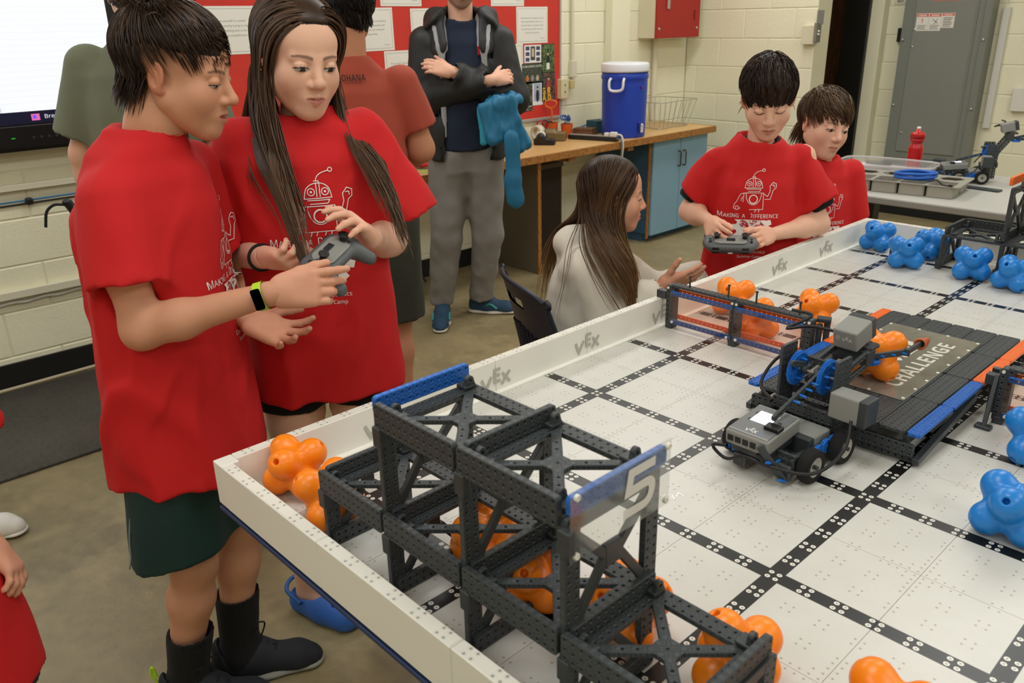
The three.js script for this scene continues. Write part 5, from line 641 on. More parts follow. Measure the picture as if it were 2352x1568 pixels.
// ---- seated girl in a cream hoodie ----
{ const t = person('girl with long brown to blond hair in a cream hoodie sitting on the navy chair', -0.62, -0.72, 2.172), sk = SKIN.mid;
  const shR = [-0.125, 0.79, -0.035], elR = [-0.135, 0.605, 0.055], wrR = [-0.058, 0.722, 0.205], shL = [0.125, 0.795, -0.02], elL = [0.18, 0.61, 0.17], wrL = [0.208, 0.705, 0.385];
  const hp = [0.012, 0.995, 0.042], yw = 0.22, pt = 0.06, rl = 0, HM = frame(hp, yw, pt, rl, 0.97), o = { open: 0.7, iris: 0x2a2018, lip: 0xb05850, nose: 0.9, hairline: scalp(0.058, 0.25, -0.03), brow: 0x4a3324 };
  const hR = handPrims([-0.056, 0.726, 0.21], [0.16, 0.28, 0.9], [-0.75, -0.5, 0.3], -1, { curl: [0.12, 0.15, 0.2, 0.28], spread: 0.1, thumb: [0.95, 0.05, 0.05], s: 0.94 }), hL = handPrims([0.209, 0.71, 0.39], [0.1, 0.5, 0.7], [0.8, -0.4, 0], 1, { curl: [0.3, 0.35, 0.4, 0.45], thumb: [0.8, 0.2, 0.1], s: 0.92 });
  body(t, [P.loft([[0.45, 0, -0.06, 0.13, 0.1], [0.65, 0, -0.03, 0.115, 0.085], [0.8, 0, -0.02, 0.11, 0.07], [0.86, 0, -0.01, 0.07, 0.05]], 0.03), P.cap([0, 0.83, -0.01], [0.008, 0.95, 0.02], 0.043, 0.043, 0.03), ...limb(shR, elR, wrR, [0.045, 0.04, 0.036, 0.035, 0.022]), ...limb(shL, elL, wrL, [0.045, 0.04, 0.036, 0.035, 0.022]), ...limb([-0.08, 0.5, -0.06], [-0.1, 0.49, 0.3], [-0.1, 0.08, 0.26], [0.075, 0.07, 0.052, 0.05, 0.034]), ...limb([0.08, 0.5, -0.06], [0.1, 0.49, 0.3], [0.1, 0.08, 0.26], [0.075, 0.07, 0.052, 0.05, 0.034])], sk, [hands(hR, sk), hands(hL, sk), headGeo(sk, 0x2a1b12, o, hp, yw, pt, rl, 0.97)]);
  const cream = cloth(0xd9d2c3, 0.9), cuff = (e, w, r) => { const d = v3.nrm(v3.sub(w, e)); return P.cap(v3.add(w, d, -0.05), v3.add(w, d, -0.012), r, r * 0.86, 0.01); };
  const slv = (a, b, c) => [P.cap(a, b, 0.07, 0.066, 0.035), P.cap(b, v3.mix(b, c, 0.7), 0.068, 0.058, 0.03), cuff(b, c, 0.036)];
  garment(t, 'hoodie', [P.loft([[0.46, 0, -0.05, 0.185, 0.15], [0.56, 0, -0.045, 0.18, 0.145], [0.7, 0, -0.03, 0.165, 0.125], [0.79, 0, -0.025, 0.155, 0.105], [0.84, 0, -0.015, 0.115, 0.08], [0.88, 0, -0.01, 0.075, 0.068]], 0.03, 0, 2.2), ...slv(shR, elR, wrR), ...slv(shL, elL, wrL), P.ell([0, 0.845, -0.085], [0.1, 0.06, 0.065], 0.03), P.ell([0, 0.865, 0.0], [0.085, 0.035, 0.08], 0.02), P.ell([0.004, 0.92, 0.02], [0.062, 0.06, 0.068], 0.008, 1), P.plane([0, 0.47, 0], [0, -1, 0]), ...[[elR, wrR], [elL, wrL]].map(([e, w]) => { const d = v3.nrm(v3.sub(w, e)); return P.cap(v3.add(w, d, -0.008), v3.add(w, d, 0.05), 0.026, 0.03, 0.003, 1); })], cream, 0.008, (x, y, z) => wrinkle(0.014, 7, 63)(x, y, z) + wrinkle(0.004, 22, 5)(x, y, z));
  garment(t, 'trousers', [P.loft([[0.42, 0, -0.06, 0.16, 0.13], [0.55, 0, -0.06, 0.16, 0.13]], 0.03), P.cap([-0.085, 0.51, -0.05], [-0.1, 0.49, 0.3], 0.09, 0.07, 0.03), P.cap([0.085, 0.51, -0.05], [0.1, 0.49, 0.3], 0.09, 0.07, 0.03), P.cap([-0.1, 0.49, 0.3], [-0.1, 0.1, 0.26], 0.07, 0.055, 0.03), P.cap([0.1, 0.49, 0.3], [0.1, 0.1, 0.26], 0.07, 0.055, 0.03)], cloth(0x14161b, 0.9), 0.011);
  for (const s of [-1, 1]) { const sp = shoePrims([s * 0.1, 0, 0.21], [s * 0.1, 0, 0.44], 0.045, 0.08); garment(t, 'shoe', sp.upper, Mt(0xd6d4cc, 0.6), 0.008); }
  const S = new Strands(), inv = HM.clone().invert(), tb = V(0, 0, 0), dk = [lin(0x3f2c20), lin(0x4e3828), lin(0x35241a), lin(0x5c4330)];
  const push = (p, lf) => { tb.set(...p).applyMatrix4(HM); if (tb.y < 0.9) { const k = tb.y > 0.78 ? (tb.y - 0.78) / 0.12 : 0, rx = lerp(0.19, 0.1, k), rz = lerp(0.15, 0.085, k), e = Math.hypot(tb.x / (rx + lf + 0.006), (tb.z + 0.03) / (rz + lf + 0.006)); if (e < 1) { tb.x /= e; tb.z = (tb.z + 0.03) / e - 0.03; return tb.applyMatrix4(inv).toArray(); } } return p; };
  hairCap(t, HM, 0.06, 0.25, -0.01, 0x33241a, 0.008); growHair(S, { n: 1700, guard: 0.072, flow: longFlow(0), where: p => (p[1] > 0.055 + Math.max(0, p[2]) * 0.3 && p[2] < 0.066) || (p[2] < 0.01 && p[1] > -0.02), dir: p => [(p[0] > 0.0 ? 1 : -1) * 0.8, -0.1, p[2] > 0 ? -0.15 : -0.3], len: (p, u, R) => 0.38 + R() * 0.13, lift: 0.018, w: 0.0027, grav: 0.26, hug: 0.9, step: 0.022, cols: dk, tip: lin(0xb88a54), wave: 0.003, body: (p, lf) => { let q = push(p, lf); if (q[1] < -0.02 && q[0] < 0.03 && q[2] > -0.13) q = push([q[0], q[1], q[2] < 0.05 ? q[2] + 0.004 : q[2] - 0.002], lf); return q; }, jitter: 0.12, seed: 61 }); hairMesh(t, S, HM); }
// navy chair under her
{ const t = thing('plastic_chair', 'navy blue moulded plastic chair with a slotted ribbed back', 'chair', [-0.575, 0, -0.655], 2.70), m = Mt(0x161b2e, 0.4), W = 0.225; const pt = (u, v) => { const y = lerp(0.40, 0.775, v), c = 0.05 * (u * u) ; return [u * W * (1 - 0.12 * v * v), y - 0.03 * Math.abs(u) ** 4 * v, -0.2 - 0.06 * v - 0.03 * v * v + c]; };
  const pos = [], idx = [], N = 28, K = 24, inH = (u, v) => Math.abs(u) < 0.36 && Math.abs(v - 0.84) < 0.05; for (const off of [0, -0.008]) for (let j = 0; j <= K; j++) for (let i = 0; i <= N; i++) { const p = pt(i / N * 2 - 1, j / K); pos.push(p[0], p[1], p[2] + off); }
  const A = (N + 1) * (K + 1); for (let j = 0; j < K; j++) for (let i = 0; i < N; i++) { if (inH((i + 0.5) / N * 2 - 1, (j + 0.5) / K)) continue; const a = j * (N + 1) + i, b = a + 1, c = a + N + 1, d = c + 1; idx.push(a, b, c, b, d, c, A + a, A + c, A + b, A + b, A + c, A + d); const edge = (p, q) => idx.push(p, A + p, q, q, A + p, A + q); if (j === K - 1) edge(c, d); if (i === 0) edge(a, c); if (i === N - 1) edge(d, b); }
  const g = new THREE.BufferGeometry(); g.setAttribute('position', new THREE.BufferAttribute(new Float32Array(pos), 3)); g.setIndex(idx); g.computeVertexNormals(); const mb = m.clone(); mb.side = THREE.DoubleSide; mesh('backrest', [g], mb, t);
  mesh('rim', [tube([...Array(13).keys()].map(i => { const p = pt(-1, i / 12); return [p[0], p[1], p[2] - 0.004]; }).concat([...Array(13).keys()].map(i => { const p = pt(i / 6 - 1, 1); return [p[0], p[1], p[2] - 0.004]; })).concat([...Array(13).keys()].map(i => { const p = pt(1, 1 - i / 12); return [p[0], p[1], p[2] - 0.004]; })), 0.008, 90, 8)], m, t);
  for (let i = -7; i <= 7; i++) mesh('rib', [tube([[0, 0.02], [0, 0.3], [0, 0.62 - Math.abs(i) * 0.015]].map(([, v]) => { const p = pt(i / 8.5, v); return [p[0], p[1], p[2] - 0.009]; }), 0.0045, 12, 6)], m, t);
  mesh('seat', [rb(0.44, 0.02, 0.42, 0.01, 0, 0.43, 0.0), rb(0.4, 0.012, 0.04, 0.005, 0, 0.415, -0.19)], m, t);
  for (const [x, z] of [[-0.19, -0.19], [0.19, -0.19], [-0.19, 0.19], [0.19, 0.19]]) mesh('leg', [rod([x, 0, z * 1.15], [x * 0.9, 0.425, z * 0.85], 0.011)], Mt(0x8d8f92, 0.3, { metalness: 0.9 }), t); }
HG = 0.005;
// ---- man in the black rain jacket, arms crossed ----
{ const t = person('man in an open black rain jacket and grey trousers standing with arms crossed', -2.172, -1.485, 0.905), sk = SKIN.fair;
  const shR = [-0.175, 1.43, 0], elR = [-0.215, 1.16, 0.02], wrR = [0.13, 1.26, 0.205], shL = [0.18, 1.43, 0], elL = [0.245, 1.155, 0.04], wrL = [-0.055, 1.3, 0.165];
  const hp = [0.0, 1.7, 0.03], HM = frame(hp, 0.1, 0.1, 0, 1.02);
  body(t, [P.loft([[0.9, 0, 0, 0.14, 0.1], [1.2, 0, 0, 0.15, 0.1], [1.42, 0, 0, 0.15, 0.09], [1.5, 0, 0, 0.09, 0.06]], 0.03), P.cap([0, 1.47, 0], [0, 1.64, 0.015], 0.06, 0.058, 0.03), ...limb(shR, elR, wrR, [0.055, 0.05, 0.042, 0.042, 0.028]), ...limb(shL, elL, wrL, [0.055, 0.05, 0.042, 0.042, 0.028]), ...legsOf([[-0.1, 0.85, 0], [0.1, 0.85, 0]], [[-0.12, 0.47, 0], [0.1, 0.47, 0.0]], [[-0.165, 0.09, -0.06], [0.055, 0.09, -0.1]], 1.1)], sk,
    [headGeo(sk, 0x231810, { beard: 0x2b1d14, hairline: scalp(0.05, -0.05, -0.05), open: 0.7 }, hp, 0.1, 0.1, 0, 1.02, 0.0042), hands([...handPrims([-0.058, 1.3, 0.172], [-0.85, 0.25, -0.1], [0.1, 0.45, 0.9], 1, { curl: [0.25, 0.28, 0.3, 0.35], spread: 0.02, thumb: [0.5, 0.3, 0.2] }), ...handPrims([0.14, 1.262, 0.2], [0.75, 0.1, -0.55], [0.4, 0.5, 0.8], -1, { curl: [0.3, 0.35, 0.4, 0.4], spread: 0.05, thumb: [0.5, 0.3, 0.2] })], sk)], 0.011);
  const S = new Strands(); growHair(S, { n: 700, where: p => scalp(0.045, -0.1, -0.05)(p[0], p[1], p[2]), dir: (p) => [p[0], -0.2, p[2]], len: () => 0.035, lift: 0.008, w: 0.004, grav: 0.05, cols: brown, seed: 71 }); hairMesh(t, S, HM);
  garment(t, 'tee', [P.loft([[0.9, 0, 0.005, 0.165, 0.125], [1.1, 0, 0.005, 0.165, 0.125], [1.3, 0, 0.005, 0.165, 0.122], [1.42, 0, 0, 0.16, 0.105], [1.49, 0, 0, 0.1, 0.08], [1.535, 0, 0.005, 0.075, 0.07]], 0.02, 0, 2.2), P.plane([0, 0.92, 0], [0, -1, 0]), P.ell([0, 1.56, 0.02], [0.07, 0.05, 0.072], 0.006, 1)], cloth(0x172339, 0.88), 0.01, wrinkle(0.008, 8, 73));
  mesh('chest_badge', [rb(0.03, 0.04, 0.004, 0.001, 0.085, 1.39, 0.115, 0.05, 0.25, 0)], Mt(0xc01826, 0.6), t);
  const jk = Mp(0x141516, 0.62, { clearcoat: 0.15, clearcoatRoughness: 0.5 });
  garment(t, 'jacket', [P.loft([[0.85, 0, -0.005, 0.205, 0.15], [1.1, 0, -0.005, 0.2, 0.148], [1.3, 0, -0.005, 0.2, 0.145], [1.42, 0, -0.005, 0.19, 0.125], [1.5, 0, -0.005, 0.125, 0.1], [1.55, 0, -0.005, 0.1, 0.092]], 0.03, 0, 2.3), P.plane([0, 0.87, 0], [0, -1, 0]), P.loft([[0.6, 0, 0.02, 0.17, 0.13], [1.45, 0, 0.02, 0.16, 0.12], [1.6, 0, 0.02, 0.095, 0.085]], 0.006, 1, 2.2), P.cap([0, 0.8, 0.17], [0.0, 1.3, 0.17], 0.085, 0.09, 0.01, 1), P.cap([0, 1.25, 0.16], [0, 1.6, 0.13], 0.085, 0.09, 0.012, 1), P.cap(shR, elR, 0.078, 0.075, 0.03), P.cap(elR, v3.mix(elR, wrR, 0.93), 0.077, 0.054, 0.03), P.cap(shL, elL, 0.078, 0.075, 0.03), P.cap(elL, v3.mix(elL, wrL, 0.9), 0.077, 0.056, 0.03), P.cap(v3.mix(elR, wrR, 0.96), v3.mix(elR, wrR, 1.1), 0.04, 0.042, 0.004, 1), P.cap(v3.mix(elL, wrL, 0.93), v3.mix(elL, wrL, 1.1), 0.04, 0.044, 0.004, 1)], jk, 0.011, (x, y, z) => wrinkle(0.012, 9, 83)(x, y, z) + wrinkle(0.005, 21, 8)(x, y, z));
  for (const s of [-1, 1]) { garment(t, 'hood_collar', [P.fcap([s * 0.115, 1.42, 0.105], [s * 0.13, 1.53, 0.03], 0.05, 0.062, [s * 0.6, 0.2, 0.8], 0.3, 0.02), P.fcap([s * 0.13, 1.53, 0.03], [s * 0.06, 1.56, -0.1], 0.062, 0.06, [s * 0.7, 0.7, 0], 0.4, 0.02)], jk, 0.006, wrinkle(0.006, 14, 93)); mesh('lining', [sdfMesh([P.fcap([s * 0.098, 1.41, 0.118], [s * 0.105, 1.525, 0.045], 0.034, 0.045, [s * -0.4, 0.1, 0.9], 0.2, 0.01), P.fcap([s * 0.105, 1.0, 0.118], [s * 0.1, 1.38, 0.125], 0.014, 0.016, [0, 0, 1], 0.4, 0.01)], 0.006)], Mt(0x9a9c9e, 0.6), t); }
  garment(t, 'trousers', [P.loft([[0.82, 0, 0, 0.13, 0.1], [0.92, 0, 0, 0.155, 0.12], [1.0, 0, 0, 0.15, 0.115]], 0.03, 0, 2.3), P.cap([-0.085, 0.86, 0], [-0.118, 0.47, 0.0], 0.108, 0.082, 0.045), P.cap([-0.118, 0.47, 0], [-0.165, 0.09, -0.055], 0.082, 0.068, 0.02), P.cap([0.085, 0.86, 0], [0.1, 0.47, 0], 0.108, 0.082, 0.045), P.cap([0.1, 0.47, 0], [0.06, 0.09, -0.095], 0.082, 0.068, 0.02), P.plane([0, 0.085, 0], [0, -1, 0])], cloth(0x86827d, 0.88), 0.009, (x, y, z) => wrinkle(0.013, 8, 103)(x, y * 1.8, z) + wrinkle(0.01, 16, 3)(x, y * 1.6, z) * sst(0.5, 0.15, y));
  for (const [heel, toe] of [[[-0.155, 0, -0.075], [-0.18, 0, 0.212]], [[-0.005, 0, -0.13], [0.255, 0, -0.06]]]) { const sp = shoePrims(heel, toe, 0.05, 0.095), A = sp.at; garment(t, 'shoe', sp.upper, cloth(0x24445e, 0.75), 0.005); mesh('sole', [sdfMesh(sp.sole, 0.005)], Mt(0xd8d2c4, 0.6), t); mesh('shoe_stripe', [tube([A(0.34, 0.045, 0.043), A(0.45, 0.06, 0.044), A(0.6, 0.035, 0.045)], 0.006, 14, 6), tube([A(0.34, 0.045, -0.043), A(0.45, 0.06, -0.044), A(0.6, 0.035, -0.045)], 0.006, 14, 6)], Mt(0x3f9a96, 0.6), t); mesh('laces', [0.4, 0.47, 0.54, 0.61].map(q => tube([A(q, 0.075 - (q - 0.4) * 0.1, -0.026), A(q + 0.015, 0.092 - (q - 0.4) * 0.12, 0), A(q, 0.075 - (q - 0.4) * 0.1, 0.026)], 0.0028, 12, 6)), Mt(0x0c1420, 0.8), t); } }
{ const t = thing('teal_jacket', 'teal blue rain jacket draped over the crossed arms of the standing man', 'jacket', [-2.172, 0, -1.485], 0.905), m = Mp(0x1b6f96, 0.6, { clearcoat: 0.1, clearcoatRoughness: 0.5 });
  garment(t, 'jacket_body', [P.box([0.165, 1.08, 0.235], [0.085, 0.1, 0.022], 0.02, 0.03, 0, [0, 0, 0.25]), P.box([0.235, 1.0, 0.232], [0.05, 0.075, 0.026], 0.02, 0.04, 0, [0, 0, 0.5]), P.box([0.19, 1.17, 0.19], [0.08, 0.02, 0.05], 0.018, 0.03, 0, [0.3, 0.4, 0])], m, 0.006, (x, y, z) => wrinkle(0.022, 16, 113)(x + y * 0.4, y * 0.5, z) + wrinkle(0.012, 34, 13)(x, y * 0.5, z));
  garment(t, 'sleeve', [P.fcap([0.21, 1.0, 0.265], [0.215, 0.8, 0.262], 0.038, 0.038, [0, 0, 1], 0.5, 0.02), P.fcap([0.215, 0.8, 0.262], [0.228, 0.7, 0.26], 0.038, 0.046, [0, 0, 1], 0.5, 0.02)], m, 0.006, wrinkle(0.012, 14, 123));
  garment(t, 'lining', [P.fcap([0.075, 1.13, 0.225], [0.085, 0.98, 0.24], 0.028, 0.022, [0, 0, 1], 0.4, 0.01)], Mt(0x1a8fa6, 0.6), 0.006, wrinkle(0.008, 14, 7)); }
// ---- man in the rust T-shirt and cap, seen from behind ----
{ const t = person('man in a rust T-shirt and black cap seen from behind at the counter', -1.42, -0.34, -2.063), sk = SKIN.warm;
  const shR = [-0.17, 1.325, -0.02], elR = [-0.235, 1.1, 0.0], wrR = [-0.16, 1.02, 0.2], shL = [0.17, 1.33, 0], elL = [0.22, 1.08, 0.02], wrL = [0.16, 1.0, 0.2], hp = [-0.015, 1.545, 0.03], HM = frame(hp, 0.45, 0.12, 0, 1);
  body(t, [P.loft([[0.8, 0, 0, 0.13, 0.1], [1.2, 0, 0, 0.14, 0.1], [1.36, 0, 0, 0.1, 0.07]], 0.03), P.cap([-0.01, 1.35, 0], [-0.015, 1.5, 0.01], 0.056, 0.055, 0.03), ...limb(shR, elR, wrR, [0.055, 0.05, 0.044, 0.044, 0.028]), ...limb(shL, elL, wrL, [0.055, 0.05, 0.044, 0.044, 0.028]), ...legsOf([[-0.1, 0.8, 0], [0.1, 0.8, 0]], [[-0.1, 0.46, 0], [0.1, 0.46, 0]], [[-0.1, 0.08, -0.03], [0.1, 0.08, -0.03]], 1.1)], sk, [headGeo(sk, 0x17100c, { hairline: scalp(0.03, -0.05, -0.02) }, hp, 0.45, 0.12, 0, 1, 0.004), hands([...handPrims(wrR, [0.2, -0.3, 0.9], [0, 0.9, 0.2], 1, {}), ...handPrims(wrL, [-0.2, -0.3, 0.9], [0, 0.9, 0.2], -1, {})], sk)], 0.011);
  const S = new Strands(); growHair(S, { n: 700, where: p => p[1] > -0.045 && p[1] < 0.06 && p[2] < 0.02, dir: p => [p[0] * 0.3, -1, -0.2], len: (p, u, R) => 0.025 + R() * 0.02, lift: 0.01, w: 0.0042, grav: 0.1, cols: [lin(0x15100d), lin(0x1d1612)], seed: 81 }); hairMesh(t, S, HM);
  garment(t, 'shirt', tee({ st: [[0.84, 0, 0, 0.19, 0.145], [1.0, 0, 0, 0.185, 0.14], [1.2, 0, 0, 0.182, 0.13], [1.3, 0, 0, 0.175, 0.115], [1.37, 0, 0, 0.12, 0.085], [1.42, -0.005, 0, 0.072, 0.066]], sleeves: [[shR, [-0.222, 1.17, -0.008], 0.066, 0.078], [shL, [0.21, 1.17, 0.01], 0.066, 0.078]], sk: 0.02, hem: [0.87, 0], neck: [-0.005, 1.44, 0.012], neckR: [0.064, 0.045, 0.066] }), cloth(0xab4a36, 0.85), 0.009, wrinkle(0.01, 8, 133));
  const ot = ctex(256, 96, (c, w, h) => { c.clearRect(0, 0, w, h); c.fillStyle = '#3a1a14'; c.font = 'bold 62px sans-serif'; c.textAlign = 'center'; c.save(); c.scale(0.8, 1.1); c.fillText('OHANA', 160, 58); c.restore(); c.fillRect(58, 76, 130, 3); });
  const lg = new THREE.Mesh(mrg(new THREE.PlaneGeometry(0.115, 0.043)), Mt(0xffffff, 0.8, { map: ot, transparent: true })); lg.name = 'back_lettering'; lg.position.set(-0.008, 1.352, -0.108); lg.rotation.set(0, Math.PI, 0); lg.rotateX(-0.42); t.add(lg);
  const cap = cloth(0x0d0e10, 0.8); mesh('cap', [xf(sdfMesh([P.ell([0, 0.058, -0.018], [0.084, 0.088, 0.104], 0.01), P.plane([0, 0.028, 0], [0, -1, 0.12])], 0.005), HM), xf(sdfMesh([P.fcap([0, 0.03, 0.06], [0, 0.022, 0.15], 0.07, 0.06, [0, 1, 0], 0.12, 0.01)], 0.005), HM)], cap, t); mesh('cap_button', [xf(sph(0.008, 0, 0.147, -0.02), HM)], cap, t);
  garment(t, 'shorts', [P.cap([-0.09, 0.85, 0], [-0.1, 0.5, 0.005], 0.12, 0.112, 0.03), P.cap([0.09, 0.85, 0], [0.1, 0.5, 0.005], 0.12, 0.112, 0.03), P.plane([0, 0.485, 0], [0, -1, 0])], cloth(0x33352a, 0.85), 0.009, wrinkle(0.01, 8, 143));
  for (const s of [-1, 1]) { const sp = shoePrims([s * 0.1, 0, -0.1], [s * 0.12, 0, 0.19], 0.05, 0.09); garment(t, 'shoe', [...sp.upper], Mt(0x2a2b2d, 0.7), 0.008); mesh('sole', [sdfMesh(sp.sole, 0.007)], Mt(0xb8b4aa, 0.6), t); } }
// ---- man in the sage T-shirt facing the screen ----
{ const t = person('man in a sage green T-shirt with his back turned in front of the screen', -1.885, 0.165, -2.411), sk = SKIN.mid;
  const shR = [-0.175, 1.395, 0], elR = [-0.215, 1.1, 0], wrR = [-0.2, 0.87, 0.08], shL = [0.175, 1.4, 0], elL = [0.262, 1.11, -0.01], wrL = [0.262, 0.86, 0.03], hp = [0, 1.63, 0.02];
  body(t, [P.loft([[0.8, 0, 0, 0.14, 0.11], [1.2, 0, 0, 0.15, 0.1], [1.42, 0, 0, 0.11, 0.07]], 0.03), P.cap([0, 1.4, 0], [0, 1.57, 0.01], 0.058, 0.057, 0.03), ...limb(shR, elR, wrR, [0.055, 0.05, 0.042, 0.044, 0.028]), ...limb(shL, elL, wrL, [0.055, 0.05, 0.044, 0.046, 0.028]), ...legsOf([[-0.1, 0.85, 0], [0.1, 0.85, 0]], [[-0.11, 0.47, 0], [0.11, 0.47, 0]], [[-0.12, 0.09, -0.03], [0.12, 0.09, -0.03]], 1.1)], sk, [headGeo(sk, 0x3a3028, { hairline: scalp(0.045, -0.05, -0.05) }, hp, 0, 0.05, 0, 1.02, 0.0045), hands([...handPrims(wrR, [0.1, -0.95, 0.1], [-0.9, 0, -0.2], 1, {}), ...handPrims(wrL, [-0.05, -0.95, 0.1], [0.9, 0, -0.2], -1, {})], sk)], 0.011);
  const S = new Strands(); growHair(S, { n: 600, where: p => scalp(0.04, -0.1, -0.05)(p[0], p[1], p[2]), dir: p => [p[0], -0.2, p[2]], len: () => 0.03, lift: 0.008, w: 0.004, cols: [lin(0x3a3028), lin(0x4a4038)], seed: 91 }); hairMesh(t, S, frame(hp, 0, 0.05, 0, 1.02));
  garment(t, 'shirt', tee({ st: [[0.82, 0, 0, 0.215, 0.155], [1.0, 0, 0, 0.212, 0.152], [1.25, 0, 0, 0.208, 0.142], [1.37, 0, 0, 0.198, 0.125], [1.44, 0, 0, 0.13, 0.09], [1.5, 0, 0, 0.078, 0.072]], sleeves: [[shR, [-0.225, 1.17, 0], 0.072, 0.083], [[0.185, 1.4, 0], [0.265, 1.175, -0.005], 0.075, 0.086]], hem: [0.85, 0], neck: [0, 1.52, 0.012], neckR: [0.066, 0.045, 0.068] }), cloth(0x6d705a, 0.85), 0.009, wrinkle(0.01, 8, 153));
  garment(t, 'trousers', [P.cap([-0.1, 0.85, 0], [-0.11, 0.5, 0], 0.12, 0.1, 0.03), P.cap([0.1, 0.85, 0], [0.11, 0.5, 0], 0.12, 0.1, 0.03), P.cap([-0.11, 0.5, 0], [-0.12, 0.08, -0.02], 0.1, 0.08, 0.03), P.cap([0.11, 0.5, 0], [0.12, 0.08, -0.02], 0.1, 0.08, 0.03), P.plane([0, 0.06, 0], [0, -1, 0])], cloth(0x3d3c38, 0.85), 0.01, wrinkle(0.012, 8, 163));
  for (const s of [-1, 1]) { const sp = shoePrims([s * 0.12, 0, -0.1], [s * 0.14, 0, 0.19], 0.05, 0.09); garment(t, 'shoe', sp.upper, Mt(0x3a3632, 0.7), 0.008); mesh('sole', [sdfMesh(sp.sole, 0.007)], Mt(0x8f8a80, 0.6), t); } }
// ---- child in a striped shirt, mostly hidden ----
{ const t = person('child in a navy and white striped shirt between the boy and the girl', -1.24, 0.375, 0.9), sk = SKIN.mid;
  const st = Mp(0xffffff, 0.85, { map: dtex(8, (u, v) => v < 0.5 ? [232, 230, 224] : [24, 28, 48], [1, 0.05], true, 64) });
  const shL = [0.13, 1.0, 0], elL = [0.185, 0.8, 0.03], wrL = [0.15, 0.7, 0.16], hp = [-0.02, 1.2, 0.02];
  body(t, [P.cap([0, 0.98, 0], [-0.01, 1.14, 0.01], 0.042, 0.042), P.loft([[0.5, 0, 0, 0.11, 0.085], [0.98, 0, 0, 0.1, 0.07]], 0.03), ...limb(shL, elL, wrL, [0.042, 0.037, 0.033, 0.032, 0.021]), ...limb([-0.13, 1.0, 0], [-0.17, 0.8, 0], [-0.14, 0.68, 0.14], [0.042, 0.037, 0.033, 0.032, 0.021]), ...legsOf([[-0.07, 0.55, 0], [0.07, 0.55, 0]], [[-0.08, 0.3, 0.02], [0.08, 0.3, 0.02]], [[-0.08, 0.06, 0], [0.08, 0.06, 0]], 0.85), P.cap([-0.08, 0.035, 0], [-0.09, 0.03, 0.1], 0.034, 0.03), P.cap([0.08, 0.035, 0], [0.09, 0.03, 0.1], 0.034, 0.03)], sk, [headGeo(sk, 0x3a2a1c, { hairline: scalp(0.045, -0.05, -0.05) }, hp, 0.2, 0.2, 0, 0.92, 0.0045), hands(handPrims(wrL, [0.1, -0.6, 0.7], [0.7, 0.3, 0.3], 1, { s: 0.8 }), sk)], 0.011);
  const S = new Strands(); growHair(S, { n: 500, where: p => scalp(0.04, -0.1, -0.05)(p[0], p[1], p[2]), dir: p => [p[0], -0.3, p[2]], len: () => 0.05, lift: 0.012, w: 0.005, grav: 0.1, cols: [lin(0x3a2a1c)], seed: 95 }); hairMesh(t, S, frame(hp, 0.2, 0.2, 0, 0.92));
  garment(t, 'striped_shirt', tee({ st: [[0.5, 0, 0, 0.15, 0.12], [0.8, 0, 0, 0.15, 0.115], [0.97, 0, 0, 0.14, 0.09], [1.02, 0, 0, 0.1, 0.07], [1.06, 0, 0, 0.06, 0.055]], sleeves: [[shL, [0.17, 0.86, 0.02], 0.056, 0.07], [[-0.13, 1.0, 0], [-0.16, 0.86, 0], 0.056, 0.07]], hem: [0.6, 0], neck: [0, 1.08, 0.01], neckR: [0.056, 0.045, 0.058] }), st, 0.009, wrinkle(0.008, 8, 3));
  garment(t, 'patterned_shorts', [P.cap([-0.07, 0.6, 0], [-0.08, 0.38, 0.01], 0.095, 0.095, 0.03), P.cap([0.07, 0.6, 0], [0.08, 0.38, 0.01], 0.095, 0.095, 0.03), P.plane([0, 0.35, 0], [0, -1, 0])], Mt(0xffffff, 0.85, { map: dtex(128, (u, v) => n16(u, v) > 0.62 ? [210, 190, 150] : n8(u + 0.3, v) > 0.5 ? [70, 130, 130] : [40, 84, 100], 0.2, true) }), 0.011); }
